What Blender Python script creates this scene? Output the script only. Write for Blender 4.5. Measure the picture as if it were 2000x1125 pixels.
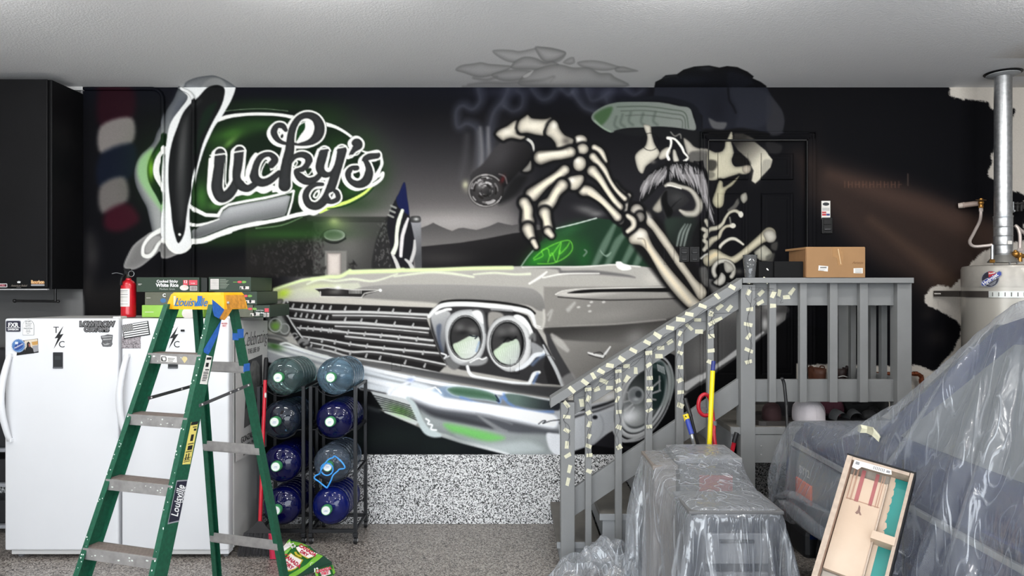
import bpy, bmesh, math, random
import numpy as np
from mathutils import Vector, Matrix
for o in list(bpy.data.objects): bpy.data.objects.remove(o, do_unlink=True)
SC = bpy.context.scene
COL = SC.collection
R = math.radians
# ---------------------------------------------------------------- camera
EYE = 1.84; F = 2000*24/36.0
cam = bpy.data.cameras.new('camera'); cam.lens = 24; cam.sensor_width = 36; cam.clip_start = .05
camo = bpy.data.objects.new('camera', cam); COL.objects.link(camo)
camo.location = (0, 0, EYE); camo.rotation_euler = (R(90), 0, 0)
SC.camera = camo
SC.view_settings.view_transform = 'Standard'; SC.view_settings.look = 'None'
SC.view_settings.exposure = 0.22; SC.view_settings.gamma = 1.0; SC.view_settings.use_curve_mapping = False
# ---------------------------------------------------------------- daylight through the open garage door
W = bpy.data.worlds.new('sky'); SC.world = W; W.use_nodes = True
wn = W.node_tree.nodes; wl = W.node_tree.links
bg = wn['Background']; bg.inputs['Strength'].default_value = 1.9
tc = wn.new('ShaderNodeTexCoord'); sp = wn.new('ShaderNodeSeparateXYZ'); rp = wn.new('ShaderNodeValToRGB')
wl.new(tc.outputs['Generated'], sp.inputs[0]); wl.new(sp.outputs['Z'], rp.inputs[0]); wl.new(rp.outputs[0], bg.inputs['Color'])
rp.color_ramp.elements[0].position = 0.0; rp.color_ramp.elements[0].color = (1.0, 1.0, 1.0, 1)
rp.color_ramp.elements[1].position = .7; rp.color_ramp.elements[1].color = (.62, .78, 1.0, 1)
SC.cycles.max_bounces = 8; SC.cycles.diffuse_bounces = 5; SC.cycles.transparent_max_bounces = 16; SC.cycles.transmission_bounces = 8
SC.cycles.caustics_reflective = False; SC.cycles.caustics_refractive = False
SC.cycles.sample_clamp_indirect = 6.0
def area(name, loc, sx, sy, power, col, rot=(0, 0, 0)):
    l = bpy.data.lights.new(name, 'AREA'); l.shape = 'RECTANGLE'; l.size = sx; l.size_y = sy; l.energy = power; l.color = col
    o = bpy.data.objects.new(name, l); COL.objects.link(o); o.location = loc; o.rotation_euler = rot; return o
# daylight arriving through the door opening, then unseen ceiling lamps hung low as fill, plus added wall fills
sun = bpy.data.lights.new('sun', 'SUN'); sun.energy = 5.0; sun.angle = R(1); sun.color = (1, .96, .9)
suno = bpy.data.objects.new('sun', sun); COL.objects.link(suno); suno.rotation_euler = Vector((.6, -.16, -.72)).to_track_quat('-Z', 'Y').to_euler()
area('door_daylight', (0, -1.5, 1.5), 8.0, 2.6, 190, (.85, .93, 1.0), (R(90), 0, 0))
for lx, ly in ((-3.6, 2.3), (-1.2, 2.3), (1.2, 2.3), (3.6, 2.3), (-2.4, .4), (0, .4), (2.4, .4)):
    l = bpy.data.lights.new('ceiling_fill', 'POINT'); l.energy = 26 if ly > 1 else 42; l.color = (1, .985, .955); l.shadow_soft_size = .07
    o = bpy.data.objects.new('ceiling_fill', l); COL.objects.link(o); o.location = (lx, ly, 2.95)  # unseen lamps, hung low to brighten the ceiling and upper wall
for lx in (-3.0, -1.0, 1.0, 3.0):
    area('wall_fill', (lx, 3.28, 3.35), .9, .12, 11, (1, .985, .95), (R(38), 0, 0))  # added fill lamps aimed at the back wall, no real fixtures
# ---------------------------------------------------------------- helpers
def P(px, py, y):
    return Vector(((px-1000)*y/F, y, EYE-(py-562.5)*y/F))
def L1(c):
    c = c/255.0
    return c/12.92 if c <= .04045 else ((c+.055)/1.055)**2.4
def rgb(c, k=1.0):
    if isinstance(c, (int, float)): c = (c, c, c)
    return (L1(c[0])*k, L1(c[1])*k, L1(c[2])*k, 1)
MATS = {}
def mat(name, c, rough=.5, metal=0, var=.08, scale=18, bump=0, bscale=60, spec=.5, coat=0, c2=None):
    if name in MATS: return MATS[name]
    m = bpy.data.materials.new(name); m.use_nodes = True; nt = m.node_tree; b = nt.nodes['Principled BSDF']
    b.inputs['Roughness'].default_value = rough; b.inputs['Metallic'].default_value = metal; b.inputs['Specular IOR Level'].default_value = spec
    b.inputs['Coat Weight'].default_value = coat
    t = nt.nodes.new('ShaderNodeTexCoord'); n = nt.nodes.new('ShaderNodeTexNoise'); n.inputs['Scale'].default_value = scale; n.inputs['Detail'].default_value = 5
    r = nt.nodes.new('ShaderNodeValToRGB'); r.color_ramp.elements[0].position = .3; r.color_ramp.elements[1].position = .72
    a = rgb(c)
    if c2 is None: lo, hi = tuple(x*(1-var) for x in a[:3])+(1,), tuple(min(1, x*(1+var)) for x in a[:3])+(1,)
    else: lo, hi = a, rgb(c2)
    r.color_ramp.elements[0].color = lo; r.color_ramp.elements[1].color = hi
    nt.links.new(t.outputs['Object'], n.inputs['Vector']); nt.links.new(n.outputs['Fac'], r.inputs[0]); nt.links.new(r.outputs[0], b.inputs['Base Color'])
    if bump:
        n2 = nt.nodes.new('ShaderNodeTexNoise'); n2.inputs['Scale'].default_value = bscale; n2.inputs['Detail'].default_value = 4
        bp = nt.nodes.new('ShaderNodeBump'); bp.inputs['Strength'].default_value = bump; bp.inputs['Distance'].default_value = .01
        nt.links.new(t.outputs['Object'], n2.inputs['Vector']); nt.links.new(n2.outputs['Fac'], bp.inputs['Height']); nt.links.new(bp.outputs[0], b.inputs['Normal'])
    MATS[name] = m; return m
def painted_mat(name, rough=.62, bump=.08, bscale=160, spec=.06):
    m = bpy.data.materials.new(name); m.use_nodes = True; nt = m.node_tree; b = nt.nodes['Principled BSDF']
    b.inputs['Roughness'].default_value = rough; b.inputs['Specular IOR Level'].default_value = spec
    at = nt.nodes.new('ShaderNodeAttribute'); at.attribute_name = 'Col'; nt.links.new(at.outputs['Color'], b.inputs['Base Color'])
    t = nt.nodes.new('ShaderNodeTexCoord'); n2 = nt.nodes.new('ShaderNodeTexNoise'); n2.inputs['Scale'].default_value = bscale; n2.inputs['Detail'].default_value = 4
    bp = nt.nodes.new('ShaderNodeBump'); bp.inputs['Strength'].default_value = bump; bp.inputs['Distance'].default_value = .01
    nt.links.new(t.outputs['Object'], n2.inputs['Vector']); nt.links.new(n2.outputs['Fac'], bp.inputs['Height']); nt.links.new(bp.outputs[0], b.inputs['Normal'])
    return m
def flake_mat(name, cols, scale, rough=.4):
    """epoxy chip coating: random chips of a few colours"""
    m = bpy.data.materials.new(name); m.use_nodes = True; nt = m.node_tree; b = nt.nodes['Principled BSDF']; b.inputs['Roughness'].default_value = rough
    t = nt.nodes.new('ShaderNodeTexCoord'); v = nt.nodes.new('ShaderNodeTexVoronoi'); v.inputs['Scale'].default_value = scale
    s = nt.nodes.new('ShaderNodeSeparateColor'); r = nt.nodes.new('ShaderNodeValToRGB'); r.color_ramp.interpolation = 'CONSTANT'
    e = r.color_ramp.elements
    for i, (p, c) in enumerate(cols):
        if i < 2: e[i].position = p; e[i].color = rgb(c)
        else: x = e.new(p); x.color = rgb(c)
    nt.links.new(t.outputs['Object'], v.inputs['Vector']); nt.links.new(v.outputs['Color'], s.inputs[0]); nt.links.new(s.outputs[0], r.inputs[0]); nt.links.new(r.outputs[0], b.inputs['Base Color'])
    bp = nt.nodes.new('ShaderNodeBump'); bp.inputs['Strength'].default_value = .25; bp.inputs['Distance'].default_value = .004
    nt.links.new(s.outputs[1], bp.inputs['Height']); nt.links.new(bp.outputs[0], b.inputs['Normal'])
    return m
def film_mat(name, milk=.22, tint=(232, 236, 242), rough=.16, streak=1.0, thick=.55):
    """thin clear polythene: see-through film with a milky body and glossy creases"""
    m = bpy.data.materials.new(name); m.use_nodes = True; nt = m.node_tree; N = nt.nodes; Lk = nt.links
    N.remove(N['Principled BSDF']); out = N['Material Output']
    tr = N.new('ShaderNodeBsdfTransparent'); tr.inputs[0].default_value = (.93, .94, .95, 1)
    df = N.new('ShaderNodeBsdfDiffuse'); df.inputs[0].default_value = rgb(tint)
    tl = N.new('ShaderNodeBsdfTranslucent'); tl.inputs[0].default_value = rgb(tint)
    gl = N.new('ShaderNodeBsdfGlossy'); gl.inputs['Roughness'].default_value = rough; gl.inputs[0].default_value = (1, 1, 1, 1)
    tcn = N.new('ShaderNodeTexCoord'); mp = N.new('ShaderNodeMapping'); mp.inputs['Scale'].default_value = (7, 7, 1.5)
    nz = N.new('ShaderNodeTexNoise'); nz.inputs['Scale'].default_value = 2.2; nz.inputs['Detail'].default_value = 3; nz.inputs['Distortion'].default_value = .8
    bp = N.new('ShaderNodeBump'); bp.inputs['Strength'].default_value = .5*streak; bp.inputs['Distance'].default_value = .03
    Lk.new(tcn.outputs['Object'], mp.inputs[0]); Lk.new(mp.outputs[0], nz.inputs['Vector'])
    # thin sharp creases: narrow bands of a second stretched noise scatter more light
    mp2 = N.new('ShaderNodeMapping'); mp2.inputs['Scale'].default_value = (3.2, 3.2, .42); mp2.inputs['Rotation'].default_value = (.5, .35, .2); n2 = N.new('ShaderNodeTexNoise'); n2.inputs['Scale'].default_value = 2.2; n2.inputs['Detail'].default_value = 2.2; n2.inputs['Distortion'].default_value = .15
    Lk.new(tcn.outputs['Object'], mp2.inputs[0]); Lk.new(mp2.outputs[0], n2.inputs['Vector'])
    cr = N.new('ShaderNodeValToRGB'); e = cr.color_ramp.elements; e[0].position = .482; e[0].color = (0, 0, 0, 1); e[1].position = .518; e[1].color = (0, 0, 0, 1); x = e.new(.5); x.color = (1, 1, 1, 1); x = e.new(.60); x.color = (0, 0, 0, 1); x = e.new(.612); x.color = (.8, .8, .8, 1); x = e.new(.625); x.color = (0, 0, 0, 1); x = e.new(.39); x.color = (0, 0, 0, 1); x = e.new(.40); x.color = (.7, .7, .7, 1); x = e.new(.41); x.color = (0, 0, 0, 1)
    Lk.new(n2.outputs['Fac'], cr.inputs[0])
    hs = N.new('ShaderNodeMath'); hs.operation = 'MULTIPLY_ADD'; hs.inputs[1].default_value = .35; Lk.new(cr.outputs[0], hs.inputs[0]); Lk.new(nz.outputs['Fac'], hs.inputs[2]); Lk.new(hs.outputs[0], bp.inputs['Height'])
    for q in (df, tl, gl): Lk.new(bp.outputs[0], q.inputs['Normal'])
    mx = N.new('ShaderNodeMixShader'); mx.inputs[0].default_value = .4; Lk.new(df.outputs[0], mx.inputs[1]); Lk.new(tl.outputs[0], mx.inputs[2])
    ad = N.new('ShaderNodeMath'); ad.operation = 'MULTIPLY_ADD'; ad.inputs[1].default_value = milk*.12; ad.inputs[2].default_value = milk*.93; Lk.new(nz.outputs['Fac'], ad.inputs[0])
    r = N.new('ShaderNodeMath'); r.operation = 'MULTIPLY_ADD'; r.inputs[1].default_value = .34*streak; r.use_clamp = True; Lk.new(cr.outputs[0], r.inputs[0]); Lk.new(ad.outputs[0], r.inputs[2])
    m1 = N.new('ShaderNodeMixShader'); Lk.new(r.outputs[0], m1.inputs[0]); Lk.new(tr.outputs[0], m1.inputs[1]); Lk.new(mx.outputs[0], m1.inputs[2])
    fr = N.new('ShaderNodeLayerWeight'); fr.inputs['Blend'].default_value = .35; Lk.new(bp.outputs[0], fr.inputs['Normal'])
    pw = N.new('ShaderNodeMath'); pw.operation = 'POWER'; pw.inputs[1].default_value = 2.6; Lk.new(fr.outputs['Facing'], pw.inputs[0])
    mm = N.new('ShaderNodeMath'); mm.operation = 'MULTIPLY_ADD'; mm.inputs[1].default_value = thick; mm.inputs[2].default_value = .09; mm.use_clamp = True; Lk.new(pw.outputs[0], mm.inputs[0])
    m2 = N.new('ShaderNodeMixShader'); Lk.new(mm.outputs[0], m2.inputs[0]); Lk.new(m1.outputs[0], m2.inputs[1]); Lk.new(gl.outputs[0], m2.inputs[2])
    Lk.new(m2.outputs[0], out.inputs['Surface'])
    return m
def tag(o, label=None, cat=None, group=None, kind=None):
    for k, v in (('label', label), ('category', cat), ('group', group), ('kind', kind)):
        if v: o[k] = v
    return o
def thing(name, label, cat, loc=(0, 0, 0), rz=0, group=None):
    o = bpy.data.objects.new(name, None); COL.objects.link(o); o.location = loc; o.rotation_euler = (0, 0, rz); o.empty_display_size = .05
    return tag(o, label, cat, group)
def link_mesh(name, me, m, parent=None):
    o = bpy.data.objects.new(name, me); COL.objects.link(o)
    if m is not None and not me.materials: me.materials.append(m)
    if parent is not None: o.parent = parent
    return o
class MB:
    """collects shapes; done() links them as ONE mesh object. Coordinates are local to the parent."""
    def __init__(s): s.bm = bmesh.new()
    def box(s, x0, x1, y0, y1, z0, z1, bev=0, M=None, seg=2):
        g = bmesh.ops.create_cube(s.bm, size=1)['verts']
        for v in g:
            v.co = Vector((x0+(v.co.x+.5)*(x1-x0), y0+(v.co.y+.5)*(y1-y0), z0+(v.co.z+.5)*(z1-z0)))
        if bev:
            es = {e for v in g for e in v.link_edges}
            r = bmesh.ops.bevel(s.bm, geom=list(es), offset=bev, segments=seg, affect='EDGES', profile=.5)
            g = list({v for f in r['faces'] for v in f.verts} | {v for v in g if v.is_valid})
        if M is not None:
            for v in g: v.co = M @ v.co
        return s
    def bar(s, p0, p1, w, d, up=(0, 0, 1), bev=0):
        """box along p0->p1, w across, d along 'up'"""
        p0, p1 = Vector(p0), Vector(p1); a = (p1-p0); ln = a.length; a.normalize(); u = Vector(up); u = (u-a*u.dot(a)).normalized(); c = a.cross(u)
        M = Matrix((( *a, 0), (*c, 0), (*u, 0), (0, 0, 0, 1))).transposed(); M.translation = p0
        M = Matrix(((a.x, c.x, u.x, p0.x), (a.y, c.y, u.y, p0.y), (a.z, c.z, u.z, p0.z), (0, 0, 0, 1)))
        return s.box(0, ln, -w/2, w/2, -d/2, d/2, bev, M)
    def tube(s, pts, r, seg=10, caps=True, smooth=4, closed=False):
        pts = [Vector(p) for p in pts]
        if smooth and len(pts) > 2:
            out = []; N = len(pts); rng = N if closed else N-1
            for i in range(rng):
                a, b, c, d = (pts[i-1] if closed or i else pts[0]), pts[i], pts[(i+1) % N], (pts[(i+2) % N] if closed or i+2 < N else pts[-1])
                for k in range(smooth):
                    t = k/smooth; out.append(.5*((2*b)+(c-a)*t+(2*a-5*b+4*c-d)*t*t+(3*b-a-3*c+d)*t**3))
            if not closed: out.append(pts[-1])
            pts = out
        n = len(pts); rs = r if isinstance(r, (list, tuple)) else [r]*n
        if len(rs) != n: rs = [rs[0]+(rs[-1]-rs[0])*i/(n-1) for i in range(n)]
        rings = []; prev = None
        for i, p in enumerate(pts):
            q0 = pts[i-1] if (i or closed) else p; q1 = pts[(i+1) % n] if (i < n-1 or closed) else p
            t = (q1-q0).normalized() if (q1-q0).length > 1e-9 else Vector((0, 0, 1))
            if prev is None: u = t.orthogonal().normalized()
            else:
                u = prev-t*prev.dot(t); u = u.normalized() if u.length > 1e-6 else t.orthogonal().normalized()
            prev = u; w = t.cross(u)
            rings.append([s.bm.verts.new(p+(u*math.cos(k*2*math.pi/seg)+w*math.sin(k*2*math.pi/seg))*rs[i]) for k in range(seg)])
        for i in range(n if closed else n-1):
            A, B = rings[i], rings[(i+1) % n]
            for k in range(seg): s.bm.faces.new((A[k], A[(k+1) % seg], B[(k+1) % seg], B[k]))
        if caps and not closed:
            s.bm.faces.new(rings[0][::-1]); s.bm.faces.new(rings[-1])
        return s
    def lathe(s, prof, seg=24, M=None, caps=True):
        """prof: (radius, z) list about local z"""
        rings = []
        for r, z in prof:
            ring = [s.bm.verts.new(Vector((r*math.cos(k*2*math.pi/seg), r*math.sin(k*2*math.pi/seg), z))) for k in range(seg)]
            rings.append(ring)
        for a, b in zip(rings, rings[1:]):
            for k in range(seg): s.bm.faces.new((a[k], a[(k+1) % seg], b[(k+1) % seg], b[k]))
        if caps:
            if prof[0][0] > 1e-5: s.bm.faces.new(rings[0][::-1])
            if prof[-1][0] > 1e-5: s.bm.faces.new(rings[-1])
        if M is not None:
            for ring in rings:
                for v in ring: v.co = M @ v.co
        return s
    def prism(s, pts, fn, d0, d1):
        """2-D outline pts; fn(u,v,d)->Vector"""
        A = [s.bm.verts.new(fn(u, v, d0)) for u, v in pts]; B = [s.bm.verts.new(fn(u, v, d1)) for u, v in pts]
        n = len(pts)
        s.bm.faces.new(A[::-1]); s.bm.faces.new(B)
        for i in range(n): s.bm.faces.new((A[i], A[(i+1) % n], B[(i+1) % n], B[i]))
        return s
    def quad(s, *ps):
        s.bm.faces.new([s.bm.verts.new(Vector(p)) for p in ps]); return s
    def ball(s, c, r, seg=12, sc=(1, 1, 1)):
        g = bmesh.ops.create_uvsphere(s.bm, u_segments=seg, v_segments=max(6, seg*2//3), radius=1)['verts']
        for v in g: v.co = Vector((c[0]+v.co.x*r*sc[0], c[1]+v.co.y*r*sc[1], c[2]+v.co.z*r*sc[2]))
        return s
    def done(s, name, m, parent=None, smooth=False):
        bmesh.ops.recalc_face_normals(s.bm, faces=s.bm.faces)
        me = bpy.data.meshes.new(name); s.bm.to_mesh(me); s.bm.free()
        if smooth:
            me.polygons.foreach_set('use_smooth', [True]*len(me.polygons))
            if smooth != 'all': me.set_sharp_from_angle(angle=R(40))
        return link_mesh(name, me, m, parent)
def AX(p, z, x=None):
    """matrix with local z along z at p"""
    z = Vector(z).normalized(); x = Vector(x) if x is not None else z.orthogonal(); x = (x-z*x.dot(z)).normalized(); y = z.cross(x)
    return Matrix(((x.x, y.x, z.x, p[0]), (x.y, y.y, z.y, p[1]), (x.z, y.z, z.z, p[2]), (0, 0, 0, 1)))
def lettering(txt, M, size, m, parent=None, name='lettering', shear=0, bold=0, align='CENTER', sx=1.0, ext=.0006):
    """flat printed words: local x along the line, y up, z out of the surface"""
    cu = bpy.data.curves.new('words', 'FONT'); cu.body = txt; cu.size = size; cu.align_x = align; cu.align_y = 'CENTER'; cu.shear = shear; cu.offset = bold; cu.extrude = ext; cu.resolution_u = 3
    t = bpy.data.objects.new('words', cu); COL.objects.link(t)
    bpy.context.view_layer.update()
    me = bpy.data.meshes.new_from_object(t.evaluated_get(bpy.context.evaluated_depsgraph_get()))
    bpy.data.objects.remove(t)
    me.transform(M @ Matrix.Diagonal((sx, 1, 1, 1))); me.materials.clear()
    return link_mesh(name, me, m, parent)
def copy_tree(o, parent=None):
    c = o.copy(); COL.objects.link(c); c.parent = parent
    for ch in o.children: copy_tree(ch, c)
    return c
def grid_mesh(name, co, nx, ny, col, m, parent=None, keep=None, smooth=True):
    """co: (ny,nx,3) points, col: (ny,nx,3) linear colours"""
    me = bpy.data.meshes.new(name)
    idx = np.arange(nx*ny).reshape(ny, nx)
    q = np.stack([idx[:-1, :-1], idx[:-1, 1:], idx[1:, 1:], idx[1:, :-1]], -1).reshape(-1, 4)
    if keep is not None: q = q[keep.reshape(-1)]
    V = co.reshape(-1, 3).astype(np.float32); C = None if col is None else col.reshape(-1, 3)
    if keep is not None:
        used = np.unique(q); mp = np.full(nx*ny, -1); mp[used] = np.arange(len(used)); q = mp[q]; V = V[used]; C = None if C is None else C[used]
    me.vertices.add(len(V)); me.vertices.foreach_set('co', V.ravel())
    me.loops.add(len(q)*4); me.loops.foreach_set('vertex_index', q.ravel().astype(np.int32))
    me.polygons.add(len(q)); me.polygons.foreach_set('loop_start', np.arange(0, len(q)*4, 4, dtype=np.int32))
    if smooth: me.polygons.foreach_set('use_smooth', np.ones(len(q), bool))
    me.update(calc_edges=True)
    if C is not None:
        a = me.color_attributes.new('Col', 'FLOAT_COLOR', 'POINT'); a.data.foreach_set('color', np.column_stack([C, np.ones(len(C))]).astype(np.float32).ravel())
    return link_mesh(name, me, m, parent)
# ---------------------------------------------------------------- airbrush painter (numpy, colours of the mural's own paint)
CW, CH = 2000, 900
cv = np.zeros((CH, CW, 3), np.float32)
YY, XX = np.mgrid[0:CH, 0:CW].astype(np.float32)
def C3(c):
    return np.array((c, c, c) if isinstance(c, (int, float)) else c, np.float32)
def crs(pts, closed, n=5):
    p = np.array(pts, np.float32); N = len(p)
    if N < 3: return p
    out = []
    segs = N if closed else N - 1
    for i in range(segs):
        if closed: a, b, c, d = p[i-1], p[i], p[(i+1) % N], p[(i+2) % N]
        else: a, b, c, d = p[max(i-1, 0)], p[i], p[i+1], p[min(i+2, N-1)]
        for k in range(n):
            t = k / n
            out.append(0.5*((2*b) + (c-a)*t + (2*a-5*b+4*c-d)*t*t + (3*b-a-3*c+d)*t**3))
    if not closed: out.append(p[-1])
    return np.array(out, np.float32)
def win(p, m):
    x0 = max(int(p[:, 0].min()-m), 0); x1 = min(int(p[:, 0].max()+m)+2, CW)
    y0 = max(int(p[:, 1].min()-m), 0); y1 = min(int(p[:, 1].max()+m)+2, CH)
    return x0, x1, y0, y1
def lay(w, al, col):
    x0, x1, y0, y1 = w
    s = cv[y0:y1, x0:x1]
    s += (col - s) * al[..., None]
def poly(pts, col, soft=.8, a=1., sm=True, col2=None, g=None, edge=None, ew=5, lines=False):
    p = crs(pts, True) if sm else np.array(pts, np.float32)
    w = win(p, soft*2+1); x0, x1, y0, y1 = w
    if x1 <= x0 or y1 <= y0: return
    X, Y = XX[y0:y1, x0:x1], YY[y0:y1, x0:x1]
    d2 = np.full(X.shape, 1e9, np.float32); ins = np.zeros(X.shape, bool)
    q = np.roll(p, -1, 0)
    for (ax, ay), (bx, by) in zip(p, q):
        ex, ey = bx-ax, by-ay; L = ex*ex+ey*ey
        if L < 1e-9: continue
        t = np.clip(((X-ax)*ex+(Y-ay)*ey)/L, 0, 1)
        np.minimum(d2, (X-ax-t*ex)**2+(Y-ay-t*ey)**2, out=d2)
        if ey != 0:
            ins ^= ((ay > Y) != (by > Y)) & (X < ex*(Y-ay)/ey+ax)
    d = np.sqrt(d2); sd = np.where(ins, d, -d)
    al = np.clip(sd/(2*soft)+.5, 0, 1)
    if soft > 2: al = al*al*(3-2*al)
    c = C3(col)
    if col2 is not None:
        gx0, gy0, gx1, gy1 = g; L = (gx1-gx0)**2+(gy1-gy0)**2
        t = np.clip(((X-gx0)*(gx1-gx0)+(Y-gy0)*(gy1-gy0))/L, 0, 1)[..., None]
        c = c*(1-t)+C3(col2)*t
    if edge is not None:
        k = np.exp(-np.maximum(sd, 0)/ew)[..., None]
        c = c*(1-k)+C3(edge)*k
    lay(w, al*a, c)
def stroke(pts, wd, col, soft=.8, a=1., sm=True, edge=None, col2=None):
    P = np.array(pts, np.float32)
    W = np.full(len(P), wd, np.float32) if np.isscalar(wd) else np.array(wd, np.float32)
    pw = np.column_stack([P, W])
    p = crs(pw, False) if sm else pw
    w = win(p, float(W.max())*.6+soft*2+1); x0, x1, y0, y1 = w
    if x1 <= x0 or y1 <= y0: return
    X, Y = XX[y0:y1, x0:x1], YY[y0:y1, x0:x1]
    best = np.full(X.shape, -1e9, np.float32); bt = np.zeros(X.shape, np.float32); bw = np.ones(X.shape, np.float32)
    n = len(p)-1
    for i in range(n):
        ax, ay, aw = p[i]; bx, by, b_w = p[i+1]
        ex, ey = bx-ax, by-ay; L = ex*ex+ey*ey
        if L < 1e-9: continue
        t = np.clip(((X-ax)*ex+(Y-ay)*ey)/L, 0, 1)
        ww = (aw+(b_w-aw)*t)*.5
        sd = ww-np.sqrt((X-ax-t*ex)**2+(Y-ay-t*ey)**2)
        m = sd > best
        best[m] = sd[m]; bw[m] = ww[m]
        if col2 is not None: bt[m] = (i+t[m])/n
    al = np.clip(best/(2*soft)+.5, 0, 1)
    if soft > 2: al = al*al*(3-2*al)
    c = C3(col)
    if col2 is not None: c = c*(1-bt[..., None])+C3(col2)*bt[..., None]
    if edge is not None:
        k = np.clip(1-best/np.maximum(bw, .5)*1.15, 0, 1)[..., None]**1.6
        c = c*(1-k)+C3(edge)*k
    lay(w, al*a, c)
def blob(x, y, rx, ry, col, a=1., rot=0., pw=1.):
    r = max(rx, ry)*2.4
    w = win(np.array([(x, y)], np.float32), r); x0, x1, y0, y1 = w
    if x1 <= x0 or y1 <= y0: return
    X, Y = XX[y0:y1, x0:x1]-x, YY[y0:y1, x0:x1]-y
    cs, sn = math.cos(rot), math.sin(rot)
    u, v = (X*cs+Y*sn)/rx, (-X*sn+Y*cs)/ry
    lay(w, a*np.exp(-(u*u+v*v)**pw), C3(col))
def ring(cx, cy, rx, ry, wd, col, a0=0, a1=360, rot=0, soft=.8, a=1., edge=None):
    cs, sn = math.cos(rot), math.sin(rot); pts = []
    n = 28
    for i in range(n+1):
        t = math.radians(a0+(a1-a0)*i/n); u, v = rx*math.cos(t), ry*math.sin(t)
        pts.append((cx+u*cs-v*sn, cy+u*sn+v*cs))
    stroke(pts, wd, col, soft, a, False, edge)
def ell(cx, cy, rx, ry, rot=0, n=22):
    cs, sn = math.cos(rot), math.sin(rot)
    return [(cx+rx*math.cos(t)*cs-ry*math.sin(t)*sn, cy+rx*math.cos(t)*sn+ry*math.sin(t)*cs) for t in (2*math.pi*i/n for i in range(n))]
CREAM, BEDGE, WHT, INK = (214, 207, 192), (70, 67, 63), (226, 226, 222), (24, 25, 27)
def bone(pts, wd, col=CREAM, halo=5, edge=BEDGE):
    if halo: stroke(pts, [x+halo*2 for x in wd], (18, 18, 20), 3, .9)
    stroke(pts, wd, col, 1.0, 1, True, edge)
def bpoly(pts, col=CREAM, edge=BEDGE, ew=4, halo=1):
    if halo: stroke(list(pts)+[pts[0]], 9, (18, 18, 20), 3, .9)
    poly(pts, col, 1, 1, True, edge=edge, ew=ew)

# ---------------- ground coats
cv[:] = (17, 17, 21)
# night sky with the glow over the hills
sy = np.clip((YY-195)/255, 0, 1)**1.35
sx = np.clip((XX-520)/130, 0, 1)*np.clip((1075-XX)/90, 0, 1); sx = sx*sx*(3-2*sx)
cv += (np.array((128, 124, 122), np.float32)-cv)*(sy*sx)[..., None]
cv += (np.array((44, 43, 46), np.float32)-cv)*(np.clip((XX-960)/120, 0, 1)*np.clip((1420-XX)/60, 0, 1)*np.clip((YY-240)/120, 0, 1)*.7)[..., None]
cv += (np.array((20, 22, 32), np.float32)-cv)*(np.clip((230-YY)/60, 0, 1)*np.clip((1300-XX)/80, 0, 1)*.8)[..., None]
blob(880, 434, 130, 22, (170, 166, 164), .7)
blob(700, 330, 70, 90, (96, 93, 95), .45)
# hills
poly([(820, 446), (836, 440), (846, 435), (858, 441), (872, 447), (883, 451), (895, 446), (905, 445), (930, 449), (938, 447), (955, 442), (973, 434), (985, 437), (1000, 440), (1022, 436), (1060, 440), (1060, 540), (820, 540)], (84, 82, 82), 1, sm=False, col2=(118, 115, 113), g=(880, 440, 880, 485))
poly([(820, 482), (850, 479), (900, 474), (950, 466), (1000, 456), (1060, 448), (1060, 540), (820, 540)], (42, 40, 41), 1.2, sm=False, col2=(26, 25, 26), g=(900, 470, 920, 520))
blob(862, 505, 60, 14, (66, 64, 63), .6)
# shopfront behind the car
poly([(480, 424), (775, 424), (775, 540), (480, 540)], (38, 37, 36), 3, sm=False)
poly([(612, 433), (768, 433), (768, 535), (612, 535)], (92, 92, 89), 3, .9, sm=False, col2=(64, 63, 62), g=(650, 440, 768, 500))
poly([(600, 424), (790, 424), (790, 432), (600, 432)], (60, 60, 58), 1, sm=False)
blob(652, 440, 26, 14, (185, 195, 145), .85); blob(652, 434, 9, 7, (232, 240, 170), .9)
blob(680, 480, 34, 40, (122, 121, 116), .55)
poly(ell(652, 461, 24, 14), (58, 58, 56), 1); poly(ell(653, 459, 21, 11), (150, 155, 146), 1, edge=(205, 208, 200), ew=2.5)
poly(ell(653, 461, 16, 8), (122, 132, 116), 2); stroke([(632, 468), (645, 474), (660, 474), (675, 466)], 3, 34, 1)
poly([(635, 490), (677, 490), (677, 540), (635, 540)], (128, 126, 122), 1.5, sm=False)
poly([(639, 494), (666, 494), (666, 540), (639, 540)], (206, 197, 190), 1, sm=False, edge=(120, 112, 108), ew=2.5)
random.seed(5)
for cx, cy, rx, ry, n, c in ((560, 505, 72, 38, 170, (66, 63, 62)), (612, 478, 22, 32, 70, (72, 69, 67)), (625, 530, 16, 12, 24, (70, 68, 66)), (690, 522, 10, 10, 20, (60, 58, 57))):
    for i in range(n):
        t = random.random()*6.283; r = math.sqrt(random.random())
        x, y = cx+rx*r*math.cos(t), cy+ry*r*math.sin(t); q = random.uniform(-1.2, 1.2)
        k = random.uniform(.6, 1.12)
        stroke([(x, y), (x+5*math.sin(q), y-6*math.cos(q))], [4, 1], tuple(v*k for v in c), 1, .7, False)
poly([(728, 528), (732, 480), (742, 450), (752, 428), (762, 424), (768, 470), (770, 528)], (46, 45, 45), 2)
for i in range(75):
    y = random.uniform(428, 522); x = random.uniform(740-(y-428)*.13, 766); k = random.uniform(66, 104)
    stroke([(x, y), (x+random.uniform(-3, 3), y+4)], [3, 1], (k, k-1, k-2), .8, .8, False)
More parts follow.
